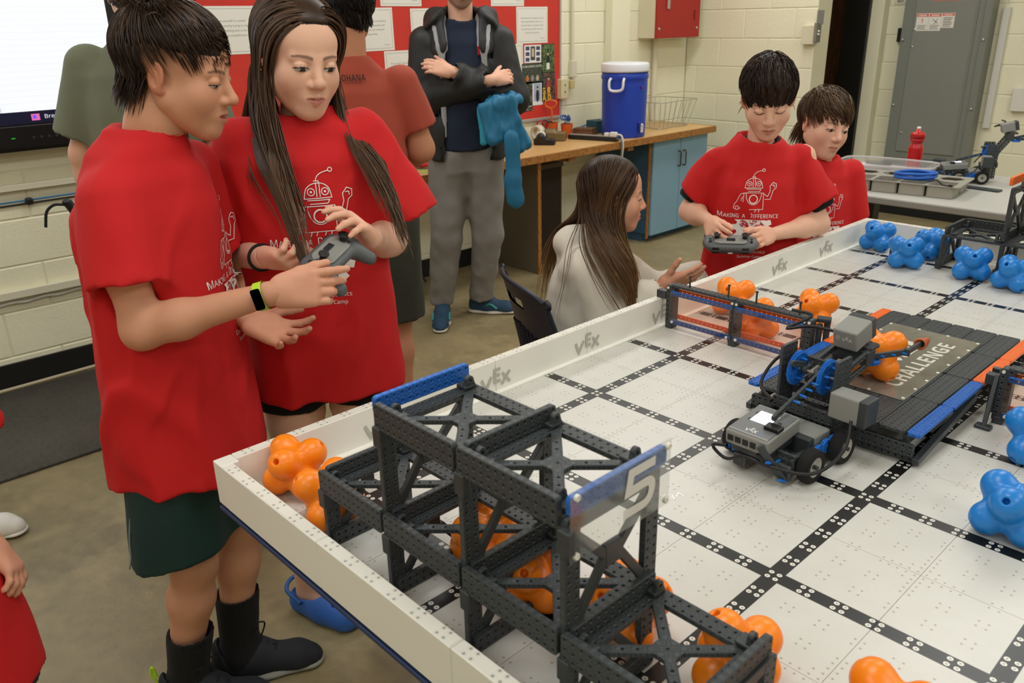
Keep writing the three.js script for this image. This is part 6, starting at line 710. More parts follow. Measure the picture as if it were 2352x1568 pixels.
// ---- person at the left edge: red shirt tail and hand ----
{ const t = person('person in a red T-shirt at the edge with one hand hanging beside the hem', -0.545, 1.24, 1.86), sk = SKIN.mid;
  const shL = [0.13, 0.98, 0], elL = [0.15, 0.78, -0.06], wrL = [0.13, 0.64, 0.06], hp = [0, 1.17, 0.03];
  body(t, [P.cap([0, 0.95, 0], [0, 1.1, 0.01], 0.042, 0.042), P.loft([[0.45, 0, 0, 0.11, 0.085], [0.94, 0, 0, 0.1, 0.07]], 0.03), ...limb(shL, elL, wrL, [0.042, 0.037, 0.034, 0.033, 0.021]), ...limb([-0.13, 0.98, 0], [-0.17, 0.76, 0], [-0.15, 0.6, 0.08], [0.042, 0.037, 0.034, 0.033, 0.021]), ...legsOf([[-0.07, 0.5, 0], [0.07, 0.5, 0]], [[-0.08, 0.28, 0.02], [0.08, 0.28, 0.02]], [[-0.08, 0.06, 0], [0.08, 0.06, 0]], 0.85), P.cap([-0.08, 0.035, 0], [-0.09, 0.03, 0.1], 0.034, 0.03), P.cap([0.08, 0.035, 0], [0.09, 0.03, 0.1], 0.034, 0.03)], sk, [headGeo(sk, 0x2a1c13, { hairline: scalp(0.045, -0.05, -0.05) }, hp, 0, 0.1, 0, 0.93, 0.0045), hands(handPrims(wrL, [0.1, -0.75, 0.55], [0.6, 0.3, 0.5], -1, { s: 0.85, curl: [0.5, 0.55, 0.6, 0.6] }), sk)], 0.01);
  const S = new Strands(); growHair(S, { n: 500, where: p => scalp(0.04, -0.1, -0.05)(p[0], p[1], p[2]), dir: p => [p[0], -0.3, p[2]], len: () => 0.05, lift: 0.012, w: 0.005, grav: 0.1, cols: brown, seed: 96 }); hairMesh(t, S, frame(hp, 0, 0.1, 0, 0.93));
  garment(t, 'shirt', tee({ st: [[0.36, 0.0, 0.03, 0.165, 0.14], [0.6, 0, 0.01, 0.155, 0.125], [0.85, 0, 0, 0.15, 0.11], [0.95, 0, 0, 0.135, 0.09], [1.0, 0, 0, 0.1, 0.07], [1.04, 0, 0, 0.06, 0.055]], sleeves: [[shL, [0.165, 0.83, 0], 0.058, 0.073], [[-0.13, 0.98, 0], [-0.16, 0.82, 0], 0.058, 0.073]], hem: [0.37, 0], neck: [0, 1.06, 0.01], neckR: [0.056, 0.045, 0.058] }), mRedB, 0.008, wrinkle(0.012, 8, 31)); 
  garment(t, 'shorts', [P.cap([-0.07, 0.5, 0], [-0.08, 0.34, 0.01], 0.095, 0.09, 0.03), P.cap([0.07, 0.5, 0], [0.08, 0.34, 0.01], 0.095, 0.09, 0.03), P.plane([0, 0.31, 0], [0, -1, 0])], cloth(0x15171c, 0.85), 0.011); }
// white sneaker at the left edge
{ const t = thing('white_sneaker', 'white leather sneaker with perforated toe on the concrete floor', 'shoe', [-1.83, 0, 1.075], 0), sp = shoePrims([0, 0, 0], [0.16, 0, -0.2], 0.052, 0.1), A = sp.at, m = Mt(0xd9d6cf, 0.45);
  garment(t, 'upper', sp.upper, m, 0.004); mesh('sole', [sdfMesh(sp.sole, 0.004)], Mt(0xe0ddd6, 0.5), t); mesh('laces', [0.4, 0.47, 0.54].map(q => tube([A(q, 0.085 - (q - 0.4) * 0.1, -0.028), A(q + 0.015, 0.1 - (q - 0.4) * 0.12, 0), A(q, 0.085 - (q - 0.4) * 0.1, 0.028)], 0.003, 12, 6)), Mt(0xe8e6e0, 0.7), t); mesh('sock', [sdfMesh([P.cap(A(0.2, 0.08), A(0.2, 0.2), 0.034, 0.04), P.plane([0, 0.2, 0], [0, 1, 0])], 0.006)], cloth(0xdedcd6, 0.9), t); mesh('toe_holes', [-0.02, 0, 0.02].flatMap(s => [0.72, 0.78].map(q => cyl(0.0022, 0.0022, 0.003, 8, ...A(q, 0.065, s)))), Mt(0x77746c, 0.8), t); }
// ---------- robots ----------
const mGrey = Mt(0x8a8b86, 0.45), mGreyD = Mt(0x55585a, 0.45), mRubber = Mt(0x171717, 0.75, { bumpMap: dtex(128, (u, v) => { const a = (u + Math.abs(v - 0.5) * 0.8) * 8 % 1; return a < 0.3 ? 40 : 220; }, [0.02, 0.024]), bumpScale: 0.002 }), mTealPin = mPinBlue, mHubRim = Mt(0xb5b4aa, 0.4);
const gearCache = {};
function gear(r, teeth, th) { const k = r + '_' + teeth; if (!gearCache[k]) { const s = new THREE.Shape(), n = teeth * 4; for (let i = 0; i < n; i++) { const a = i / n * 6.2832, q = i % 4 < 2 ? r : r - 0.0022; i ? s.lineTo(Math.cos(a) * q, Math.sin(a) * q) : s.moveTo(q, 0); } s.holes.push(hole(0, 0, 0.003)); for (let i = 0; i < 8; i++) { const a = i / 8 * 6.283; if (r > 0.02) { s.holes.push(hole(Math.cos(a) * r * 0.45, Math.sin(a) * r * 0.45, 0.0026)); s.holes.push(hole(Math.cos(a + 0.39) * r * 0.75, Math.sin(a + 0.39) * r * 0.75, 0.0026)); } } gearCache[k] = mrg([extr(s, th, 0), tor(r * 0.86, 0.0013, 36, 6, 0, 0, th), tor(r * 0.28, 0.0014, 24, 6, 0, 0, th), tor(r * 0.86, 0.0013, 36, 6, 0, 0, 0), tor(r * 0.28, 0.0014, 24, 6, 0, 0, 0)]).translate(0, 0, -th / 2).rotateY(Math.PI / 2); } return gearCache[k]; }
const tyreG = mrg([lathe([[0.019, -0.011], [0.029, -0.0115], [0.0315, -0.008], [0.032, 0], [0.0315, 0.008], [0.029, 0.0115], [0.019, 0.011], [0.019, -0.011]], 40, 0, 0, 0, 0, 0, Math.PI / 2)]), rimG = mrg([lathe([[0.003, -0.006], [0.014, -0.004], [0.018, -0.0105], [0.02, -0.0105], [0.02, 0.0105], [0.018, 0.0105], [0.014, 0.004], [0.003, 0.006]], 32, 0, 0, 0, 0, 0, Math.PI / 2), ...[0, 1, 2, 3, 4].map(i => bx(0.012, 0.03, 0.004, 0, 0, 0, i * 1.2566))]), hubcapG = mrg([cyl(0.004, 0.004, 0.03, 10, 0, 0, 0, 0, 0, Math.PI / 2)]);
const pinG = mrg([cyl(0.0022, 0.0022, 0.02, 8), cyl(0.0032, 0.0032, 0.003, 8, 0, 0.004, 0)]);
const brainTex = ctex(512, 512, (c, w, h) => { c.fillStyle = '#6a6c6b'; c.fillRect(0, 0, w, h); c.fillStyle = '#8d8f8c'; c.fillRect(0, 0, w, 14); c.fillRect(0, h - 20, w, 20); c.fillStyle = '#0f1012'; for (const [x, y] of [[74, 120], [74, 250], [400, 180], [400, 300]]) { c.beginPath(); c.roundRect(x, y, 50, 46, 8); c.fill(); } c.fillStyle = '#eef'; c.font = '26px sans-serif'; c.fillText('×', 92, 152); c.fillText('✓', 90, 282); c.fillText('‹', 420, 212); c.fillText('›', 420, 332); strokeVEX(c, 180, 400, 66, '#e2e4e4', 9); c.fillStyle = '#2f7fe0'; c.font = 'bold 40px sans-serif'; c.fillText('12', 352, 470); });
function motorBox(t, name, x, y, z, ry, rx, rz, lab) { const m = inst(name, mrg([rb(0.05, 0.042, 0.06, 0.004)]), mGrey, t, x, y, z); m.rotation.set(rx, ry, rz, 'YXZ'); if (lab) m.userData.label = lab; inst('motor_base', mrg([rb(0.0505, 0.0425, 0.018, 0.003, 0, 0, 0.034)]), mSolid, m, 0, 0, 0);
  const tx = ctex(256, 128, (c, w, h) => { c.clearRect(0, 0, w, h); c.strokeStyle = '#d8dadb'; c.lineWidth = 6; c.beginPath(); c.arc(52, 66, 22, 0.6, 6.0); c.stroke(); c.beginPath(); c.moveTo(52, 56); c.lineTo(52, 76); c.moveTo(42, 66); c.lineTo(62, 66); c.stroke(); strokeVEX(c, 100, 38, 52, '#d8dadb', 9); }); const pl = new THREE.Mesh(mrg(new THREE.PlaneGeometry(0.044, 0.022)), Mt(0xffffff, 0.5, { map: tx, transparent: true })); pl.name = 'motor_mark'; pl.rotation.y = Math.PI; pl.position.set(0, 0.004, -0.0304); m.add(pl); return m; }
function makeRobot(name, label, lift) { // local: origin on the floor, front towards -z
  const t = thing(name, label, 'robot'); const I = (n, g, m, x = 0, y = 0, z = 0, rx = 0, ry = 0, rz = 0) => { const o = inst(n, g, m, t, x, y, z); o.rotation.set(rx, ry, rz, 'YXZ'); return o; };
  for (const x of [-0.078, 0.078]) for (const z of [-0.052, 0.052]) { const w = I('wheel', tyreG, mRubber, x, 0.032, z); inst('rim', rimG, mHubRim, w); inst('axle', hubcapG, mSolid, w); }
  for (const x of [-0.058, 0.058]) { I('side_beam', bm(13, 2, 0.0064, 0, 0, 0, 0, Math.PI / 2), mVBlack, x, 0.034, 0); I('side_beam', bm(13, 1, 0.0064, 0, 0, 0, 0, Math.PI / 2), mVBlack, x * 0.82, 0.034, 0); for (const [z, r] of [[0.03, 0.0125], [0.005, 0.0125], [-0.02, 0.0125], [-0.045, 0.0125]]) I('gear', gear(0.0135, 12, 0.005), mSolidBlue, x * 1.09, 0.036 + (z > 0 ? 0 : 0.004), z); }
  for (const z of [-0.078, 0.078]) I('cross_beam', bm(10, 2, 0.0064), mVBlack, 0, 0.03, z); I('cross_beam', bm(10, 1, 0.0064), mVBlack, 0, 0.046, 0.075); I('floor_plate', bm(8, 10, 0.005, 0, 0, 0, Math.PI / 2), mVBlack, 0, 0.026, 0);
  for (const x of [-0.035, 0.0, 0.035]) for (const y of [0.024, 0.036]) I('pin', pinG, mTealPin, x, y, 0.083, Math.PI / 2);
  // controller brain on top
  const br = I('brain', mrg([rb(0.086, 0.03, 0.112, 0.005)]), mGrey, -0.014, 0.072, 0.066, 0.09, 0.05, 0); const tg = mrg(rb(0.079, 0.003, 0.104, 0.001)); { const p = tg.attributes.position, uv = tg.attributes.uv; for (let i = 0; i < p.count; i++) uv.setXY(i, p.getX(i) / 0.079 + 0.5, 0.5 - p.getZ(i) / 0.104); }
  inst('brain_face', tg, Mt(0xffffff, 0.4, { map: brainTex }), br, 0, 0.0155, 0); const scr = inst('brain_screen', mrg(rb(0.038, 0.0012, 0.04, 0.0005)), Mt(0xeaf0f4, 0.3, { emissive: new THREE.Color(0.85, 0.92, 1), emissiveIntensity: 0.9 }), br, -0.004, 0.0175, -0.012); scr.userData.label = 'glowing white display';
  inst('battery', mrg(rb(0.074, 0.022, 0.09, 0.004)), mSolid, br, 0, -0.022, 0); inst('radio', mrg([rb(0.03, 0.008, 0.02, 0.002)]), Mt(0x0d0e10, 0.3), br, 0.028, 0.02, 0.012); for (const x of [-0.031, -0.016, -0.001, 0.014]) inst('port', mrg([bx(0.011, 0.011, 0.006)]), Mt(0x151617, 0.6), br, x, 0, 0.0545);
  // towers and big gears
  for (const x of [-0.068, 0.045]) { I('tower_plate', bm(4, 13, 0.0064, 0, 0, 0, 0, Math.PI / 2), mVBlack, x, 0.105, -0.085); }
  I('tower_beam', bm(10, 2, 0.0064), mVBlack, -0.01, 0.075, -0.055); I('tower_beam', bm(10, 2, 0.0064), mVBlack, -0.01, 0.09, -0.112); I('tower_beam', bm(6, 1, 0.0064), mVBlack, -0.01, 0.155, -0.112);
  for (const x of [-0.046, 0.016]) { const g = I('big_gear', gear(0.0345, 60, 0.006), mSolidBlue, x, 0.142, -0.085); for (let k = 0; k < 4; k++) { const a = k * 1.571 + 0.4; inst('pin', pinG, mTealPin, g, 0.004, Math.sin(a) * 0.019, Math.cos(a) * 0.019).rotation.z = Math.PI / 2; } }
  I('shaft', mrg([cyl(0.0025, 0.0025, 0.12, 10, 0, 0, 0, 0, 0, Math.PI / 2)]), Mt(0xc9c9c4, 0.3, { metalness: 0.9 }), -0.012, 0.142, -0.085); for (const x of [-0.03, -0.004]) I('collar', mrg([cyl(0.007, 0.007, 0.01, 14, 0, 0, 0, 0, 0, Math.PI / 2)]), mSolid, x, 0.142, -0.085);
  const armM = (x, a, b, n) => { const A = V(x, ...a), B = V(x, ...b), L = A.distanceTo(B), k = Math.round(L / PT); const o = I(n, bm(k, 1, 0.0064, 0, 0, 0, 0, Math.PI / 2), mVBlack, x, (a[0] + b[0]) / 2, (a[1] + b[1]) / 2); o.rotation.set(Math.atan2(b[0] - a[0], b[1] - a[1]) * -1, 0, 0); return o; };
  armM(-0.036, [0.15, -0.09], [0.165, -0.045], 'lever'); const lv = armM(0.004, [0.15, -0.09], [0.1, 0.068], 'lever'); for (const q of [-0.04, -0.02, 0.0, 0.02]) { const p = inst('pin', pinG, mTealPin, lv, 0.006, 0, q); p.rotation.z = Math.PI / 2; }
  // arm reaching forward with claw
  const y1 = lift ? 0.235 : 0.165, z1 = lift ? -0.15 : -0.205; for (const x of [-0.03, 0.032]) { armM(x, [0.142, -0.09], [y1, z1], 'arm_beam'); armM(x, [0.118, -0.09], [y1 - 0.026, z1], 'arm_beam'); }
  I('claw_mount', mrg([rb(0.075, 0.03, 0.03, 0.003)]), mSolid, 0, y1 - 0.012, z1); I('claw_mount', bm(6, 3, 0.0064, 0, 0, 0, Math.PI / 2), mVBlack, 0, y1 + 0.006, z1 - 0.012); for (const x of [-0.022, 0.022]) I('claw_gear', gear(0.0195, 24, 0.006).clone().rotateZ(Math.PI / 2), mSolidBlue, x, y1 - 0.03, z1 - 0.028); 
  for (const s of [-1, 1]) { const A = [s * 0.022, y1 - 0.022, z1 - 0.028], B = [s * 0.066, y1 - 0.014, z1 - 0.085], C = [s * 0.062, y1 - 0.016, z1 - 0.15]; I('claw_finger', mrg([bar(A, B, 0.0064, 0.0127, 0.002), bar(B, C, 0.0064, 0.0127, 0.002), cyl(0.0066, 0.0066, 0.0134, 14, ...B)]), mSolid); for (const q of [0.25, 0.55, 0.85]) { const p = v3.mix(A, B, q); I('pin', pinG, mTealPin, ...p, 0, 0, Math.PI / 2); } const wr = I('rubber_band', mrg([0, 1, 2, 3].map(k => tor(0.0105, 0.0024, 18, 6, 0, 0, 0, 0.3 * k, 0.2 + k * 0.25, 0).translate(0, 0, -k * 0.0055))), Mt(0xc4693f, 0.7), ...C); wr.userData.label = 'orange rubber band grip'; inst('tip', mrg([rb(0.012, 0.015, 0.016, 0.003)]), Mt(0x151515, 0.7), wr, 0, 0, -0.012); }
  motorBox(t, 'motor', 0.0, y1 + 0.032, z1 + 0.012, Math.PI, -0.25, 0, 'grey motor on the arm'); motorBox(t, 'motor', 0.079, 0.112, -0.06, Math.PI / 2, 0, Math.PI / 2, 'grey motor on the tower');
  motorBox(t, 'motor', -0.018, 0.04, -0.02, 0, 0, 0); motorBox(t, 'motor', 0.03, 0.04, -0.02, 0, 0, 0);
  // front sensor, bumper bars and cables
  I('sensor', mrg([rb(0.026, 0.024, 0.022, 0.004)]), mGreyD, -0.03, 0.02, 0.1); inst('sensor_face', mrg([rb(0.02, 0.018, 0.003, 0.001, 0, 0, 0.011)]), mSolid, t.children[t.children.length - 1]);
  I('bumper_bar', mrg([bar([0.02, 0.075, 0.128], [0.058, 0.01, 0.098], 0.0064, 0.0127, 0.002)]), mSolid); I('bumper_bar', mrg([bar([-0.062, 0.058, 0.1], [-0.03, 0.03, 0.09], 0.0064, 0.0127, 0.002)]), mSolid); I('bumper_bar', mrg([rb(0.03, 0.03, 0.012, 0.005, 0.05, 0.022, 0.09)]), mSolid); for (const [x, y, z] of [[0.058, 0.014, 0.106], [0.038, 0.045, 0.118], [-0.062, 0.03, 0.092], [-0.05, 0.026, 0.09]]) I('pin', pinG, mTealPin, x, y, z, 1.2, 0, 0.2);
  const cab = Mt(0x101011, 0.5); const flat = (pts, n = 'cable') => I(n, tube(pts, 0.0032, 60, 7), cab); flat([[-0.04, 0.055, 0.135], [-0.075, 0.04, 0.13], [-0.05, 0.022, 0.125], [-0.005, 0.045, 0.13], [0.04, 0.04, 0.12], [0.1, 0.036, 0.08], [0.11, 0.06, 0.0], [0.1, 0.1, -0.03]]); flat([[-0.06, 0.085, -0.03], [-0.1, 0.1, -0.05], [-0.09, 0.15, -0.09], [-0.05, 0.165, -0.1]]); flat([[-0.02, y1 + 0.03, z1 + 0.02], [-0.08, y1 + 0.03, z1 + 0.03], [-0.12, y1 + 0.02, z1 + 0.05], [-0.09, y1 + 0.045, z1 + 0.01], [-0.13, y1 + 0.05, z1 + 0.02]]); flat([[0.02, 0.06, 0.13], [0.03, 0.04, 0.12], [0.02, 0.03, 0.09]]);
  return t;
}
const rob = makeRobot('wheeled_robot', 'four-wheeled robot with grey brain and blue gears gripping a hub at the deck', false); rob.position.set(0.44, H, -0.035); rob.rotation.y = -0.06;
hub(mHubO, 'orange', 'orange hub gripped in the robot claw on the black deck', 0.452, -0.352, 0.35, H + 0.0705);
const rob2 = makeRobot('spare_robot', 'second robot with raised arm parked on the far grey table', true); rob2.position.set(-0.33, 0.741, -3.14); rob2.rotation.y = -1.1; rob2.scale.setScalar(0.98);

// ---------- game controllers ----------
function controller(label, p, ry, rx, rz) {
  const t = thing('game_controller', label, 'controller', p); t.rotation.set(rx, ry, rz, 'YXZ');
  mesh('shell', [sdfMesh([P.fcap([-0.05, 0, -0.012], [0.05, 0, -0.012], 0.034, 0.034, [0, 1, 0], 0.5, 0.012), P.cap([-0.056, -0.004, -0.005], [-0.066, -0.014, 0.045], 0.02, 0.014, 0.015), P.cap([0.056, -0.004, -0.005], [0.066, -0.014, 0.045], 0.02, 0.014, 0.015), P.box([0, -0.004, -0.03], [0.06, 0.014, 0.014], 0.008, 0.01)], 0.0028)], mGreyD, t);
  mesh('face_plate', [sdfMesh([P.fcap([-0.03, 0.0165, -0.012], [0.03, 0.0165, -0.012], 0.024, 0.024, [0, 1, 0], 0.12, 0.004)], 0.002)], mGrey, t);
  for (const s of [-1, 1]) { mesh('thumb_stick', [cyl(0.006, 0.008, 0.014, 14, s * 0.042, 0.022, -0.008), lathe([[0, 0.002], [0.01, 0.004], [0.0105, 0.001], [0.008, -0.002], [0, -0.002]], 20, s * 0.042, 0.03, -0.008), tor(0.0115, 0.0022, 20, 6, s * 0.042, 0.0165, -0.008, Math.PI / 2)], Mt(0x0d0d0e, 0.5), t); for (const y of [0.004, -0.009]) mesh('shoulder_button', [rb(0.022, 0.008, 0.006, 0.002, s * 0.045, y, -0.0455)], Mt(0x111113, 0.4), t); for (const z of [-0.024, -0.012]) mesh('button', [cyl(0.0042, 0.0042, 0.005, 12, s * 0.062, 0.0165, z)], Mt(0x131315, 0.4), t); }
  mesh('display', [rb(0.026, 0.002, 0.012, 0.0005, 0, 0.0205, -0.018)], Mt(0x18222e, 0.2), t); mesh('socket', [rb(0.014, 0.006, 0.004, 0.001, 0, -0.012, -0.0445)], Mt(0xd8d8d4, 0.4), t); mesh('jack', [cyl(0.0035, 0.0035, 0.004, 12, 0.026, -0.002, -0.0445, Math.PI / 2)], Mt(0x0a0a0a, 0.5), t); return t; }
controller('grey controller held out between the front boy and the girl', [-0.294, 1.09, 0.45], 2.15, 0.35, 0.22);
controller('grey controller in the hands of the boy across the field', [-0.276, 0.862, -0.948], 0.62 + Math.PI, -0.35, 0);
// ---------- left wall: screen, raceways, board ----------
const LW = -3.0;
{ const t = thing('wall_display', 'large black framed display on the block wall showing a match list', 'screen', [-2.9, 0, 0]);
  mesh('housing', [b2(-0.1, 0.0, 1.045, 2.2, -0.165, 1.75, 0.006), b2(-0.02, 0.012, 1.06, 1.15, -0.16, 1.75, 0.004)], Mt(0x0b0b0d, 0.35), t);
  const tx = ctex(1536, 1024, (c, w, h) => { c.fillStyle = '#fbfdff'; c.fillRect(0, 0, w, h); c.strokeStyle = '#eaf0f6'; for (let y = 0; y < h; y += 26) { c.beginPath(); c.moveTo(0, y); c.lineTo(w, y); c.stroke(); } const R = (y, txt, g) => { c.fillStyle = g ? '#b7ec7a' : '#e3eefb'; c.fillRect(760, y, 360, 40); c.strokeStyle = '#7c94b4'; c.strokeRect(760, y, 360, 40); c.fillStyle = '#3a4658'; c.font = '26px sans-serif'; c.fillText(txt, 930, y + 29); };
    R(395, 'LeBron James', 1); R(470, 'Banana Bros'); R(528, 'Mighty Ducks'); R(600, 'Industries'); R(672, 'James'); R(950, 'Finals'); R(330, 'Rockets', 1); c.fillStyle = '#5a6a86'; c.font = '24px sans-serif'; c.fillText('LeBron James', 1290, 410); c.fillText('Banana Bros', 1298, 446); c.fillText('Qualifying', 1290, 300);
    c.fillStyle = '#10142a'; c.fillRect(0, h - 52, w, 52); c.fillStyle = '#e46bb0'; c.fillRect(1212, h - 40, 28, 28); c.fillStyle = '#6a5cff'; c.fillRect(1218, h - 34, 10, 14); c.fillStyle = '#e8ecf4'; c.font = '23px sans-serif'; c.fillText('Breaking news', 1254, h - 18); });
  const g = mrg(new THREE.PlaneGeometry(1.8, 0.98)); const s = inst('lit_screen', g, Mt(0x000000, 0.3, { emissive: 0xffffff, emissiveMap: tx, emissiveIntensity: 1.0 }), t, 0.0015, 1.645, 0.8); s.rotation.y = Math.PI / 2; 
  mesh('indicator', [b2(0.012, 0.0135, 1.1, 1.104, 0.36, 0.375)], Mt(0x0c2a12, 0.4, { emissive: 0x20c040, emissiveIntensity: 0.7 }), t); for (let i = 0; i < 7; i++) mesh('control_button', [cyl(0.006, 0.006, 0.004, 12, 0.0125, 1.1, 0.29 - i * 0.03, 0, 0, Math.PI / 2)], Mt(0x2c2e33, 0.4), t); 
  const l = new THREE.RectAreaLight(0xe8f0ff, 0.9, 1.75, 0.95); l.position.set(-2.885, 1.645, 0.8); l.rotation.y = -Math.PI / 2; l.lookAt(0, 1.645, 0.8); l.castShadow = true; scene.add(l); }
const mRace = Mt(0xd9d3bd, 0.5);
tag(mesh('wire_raceway', [b2(LW, LW + 0.03, 0.876, 0.902, -0.06, 2.4, 0.003)], mRace), 'cream wire raceway along the wall just under the display', 'raceway');
tag(mesh('wire_raceway', [b2(LW, LW + 0.03, 0.41, 0.445, -0.5, 2.4, 0.003)], mRace), 'cream wire raceway low on the block wall above the baseboard', 'raceway');
tag(mesh('blue_cable', [tube([[LW + 0.01, 0.824, 2.0], [LW + 0.012, 0.822, 0.9], [LW + 0.014, 0.828, 0.45], [LW + 0.014, 0.83, 0.1], [LW + 0.012, 0.835, -0.3]], 0.004, 40, 6)], Mt(0x2f6f9e, 0.5)), 'thin blue cable strung along the wall below the display', 'cable');
{ const t = thing('black_cable', 'thin black cable with a clip strung along the wall', 'cable'); mesh('cord', [tube([[LW + 0.008, 0.808, 2.0], [LW + 0.008, 0.806, 0.9], [LW + 0.008, 0.813, 0.45], [LW + 0.008, 0.815, 0.1], [LW + 0.008, 0.82, -0.3]], 0.004, 40, 6)], Mt(0x141414, 0.6), t); mesh('clip', [rb(0.03, 0.03, 0.03, 0.008, LW + 0.014, 0.823, 0.34)], Mt(0x101010, 0.5), t); }
tag(mesh('twisted_cord', [tube([...Array(60).keys()].map(i => [LW + 0.012 + 0.002 * Math.sin(i * 2), 0.392 + 0.003 * Math.cos(i * 2) - 0.012 * Math.exp(-(((i - 22) / 14) ** 2)), 2.2 - i * 0.045]), 0.0065, 300, 6)], Mt(0xd8d5ca, 0.7)), 'white twisted cord hanging under the lower raceway', 'cord');
tag(mesh('floor_cable', [tube([[LW + 0.03, 0.008, 2.2], [LW + 0.028, 0.008, 1.2], [LW + 0.035, 0.008, 0.6], [LW + 0.03, 0.01, 0.2], [LW + 0.03, 0.008, -0.5]], 0.008, 50, 8)], Mt(0xb9ad92, 0.7)), 'beige cable lying along the black baseboard', 'cable');
{ const t = thing('walking_stick', 'black stick with a rubber grip and wrist strap leaning behind the boy', 'stick'); mesh('shaft', [rod([-2.62, 0.01, -0.12], [-2.66, 0.78, 0.24], 0.009)], Mt(0x19191b, 0.4), t); mesh('grip', [rod([-2.655, 0.74, 0.222], [-2.664, 0.852, 0.275], 0.02, 0.019, 18), sph(0.02, -2.664, 0.853, 0.2755, 1, 0.6, 1)], Mt(0x131418, 0.5), t); mesh('strap', [tube([[-2.66, 0.845, 0.29], [-2.655, 0.85, 0.33], [-2.655, 0.83, 0.36], [-2.655, 0.78, 0.375], [-2.655, 0.765, 0.378]], 0.006, 30, 6)], Mt(0x0e0e0f, 0.8), t); }
// notice board with quotes
{ const t = thing('notice_board', 'red paper covered notice board with a thin grey frame', 'notice board', [LW, 0, 0]); mesh('red_backing', [b2(0.0, 0.012, 0.895, 2.1, -3.04, -0.49)], Mt(0xffffff, 0.75, { map: dtex(256, (u, v) => { const k = 0.92 + fbm(u, v) * 0.14; return [205 * k, 52 * k, 38 * k]; }, 1.2, true) }), t); mesh('frame', [b2(0, 0.02, 0.88, 0.9, -3.05, -0.48, 0.003), b2(0, 0.02, 0.88, 2.1, -3.055, -3.04, 0.003), b2(0, 0.02, 0.88, 2.1, -0.49, -0.475, 0.003)], Mt(0xb9b7ad, 0.4, { metalness: 0.4 }), t); }
const Q = { a: ['To be yourself in a world', 'that is constantly trying to make', 'you something else is the', 'greatest accomplishment.'], c: ["Start by doing what's necessary;", "then do what's possible; and", 'suddenly you are doing the', 'impossible.'], f: ["If you don't have time to do it right,", 'when will you have time to do it', 'over?'], h: ['Achievement is not always success,', 'while reputed failure often is. It is', 'honest endeavor, persistent effort', 'to do the best possible under any', 'and all circumstances.'], e: ['Twice as much', 'effort each time.'], g: ['Whatever you do,', 'do it well.'] };
function sheet(name, label, cat, z0, y1, z1, y0, tex, grp, dx = 0.0135) { const g = mrg(rb(0.0012, y1 - y0, z0 - z1, 0.0004)); const p = g.attributes.position, uv = g.attributes.uv; for (let i = 0; i < p.count; i++) uv.setXY(i, 0.5 - p.getZ(i) / (z0 - z1), p.getY(i) / (y1 - y0) + 0.5); const m = mesh(name, g, Mt(0xffffff, 0.7, { map: tex }), null, true); m.position.set(LW + dx, (y0 + y1) / 2, (z0 + z1) / 2); m.rotation.x = rr(-0.012, 0.012); return tag(m, label, cat, grp); }
const quote = (l) => ctex(512, 400, (c, w, h) => { c.fillStyle = '#e6e4da'; c.fillRect(0, 0, w, h); c.strokeStyle = '#7e8b86'; c.lineWidth = 3; c.strokeRect(22, 22, w - 44, h - 44); c.fillStyle = '#6c706c'; c.font = '24px sans-serif'; c.textAlign = 'center'; l.forEach((s, i) => c.fillText(s, w / 2, 130 + i * 40)); c.font = '14px sans-serif'; c.textAlign = 'right'; c.fillText('- anonymous', w - 50, h - 50); });
const qs = [['a', -0.55, 1.612, -0.86, 1.39, 'about being yourself beside the boy'], ['c', -1.39, 1.6, -1.675, 1.375, 'about doing the impossible beside the cap'], ['e', -1.8, 1.595, -2.08, 1.37, 'behind the shoulder of the man in black'], ['f', -1.6, 1.372, -1.925, 1.145, 'about having time beside the rust shirt'], ['g', -1.8, 1.14, -2.12, 0.915, 'lowest on the board by the man in black'], ['h', -2.64, 1.6, -2.925, 1.378, 'about achievement at the end of the board'], ['e', -1.6, 1.83, -1.885, 1.607, 'above the quote about doing the impossible'], ['g', -2.425, 1.83, -2.71, 1.605, 'above the quote about achievement'], ['c', -2.38, 1.378, -2.695, 1.15, 'beside the white photo card'], ['a', -0.9, 1.84, -1.19, 1.615, 'over the head of the girl in front'], ['h', -0.95, 1.39, -1.24, 1.165, 'behind the head of the girl in front'], ['f', -2.1, 1.6, -2.38, 1.37, 'behind the raised collar of the man in black'], ['e', -2.2, 1.135, -2.5, 0.915, 'behind the crossed arms of the man in black']];
for (const [k, z0, y1, z1, y0, d] of qs) sheet('quote_sheet', 'white bordered quote sheet ' + d, 'paper', z0, y1, z1, y0, quote(Q[k]), 'quote sheets on the red board');
const card = fn => ctex(192, 256, (c, w, h) => { let s = 9; const R = () => { s = (s * 1664525 + 1013904223) >>> 0; return s / 4294967296; }; fn(c, w, h, R); }); const foliage = (c, w, h, R, a) => { for (let i = 0; i < 500; i++) { c.fillStyle = a[Math.floor(R() * a.length)]; c.fillRect(R() * w, R() * h, 4 + R() * 16, 4 + R() * 12); } }; const fig = (c, x, y, s, b, hd) => { c.fillStyle = b; c.beginPath(); c.ellipse(x, y + 46 * s, 22 * s, 48 * s, 0, 0, 7); c.fill(); c.fillStyle = hd || '#c99a7e'; c.beginPath(); c.arc(x, y - 10 * s, 13 * s, 0, 7); c.fill(); c.fillStyle = '#2a1c14'; c.beginPath(); c.arc(x, y - 15 * s, 13 * s, 3.1, 6.3); c.fill(); };
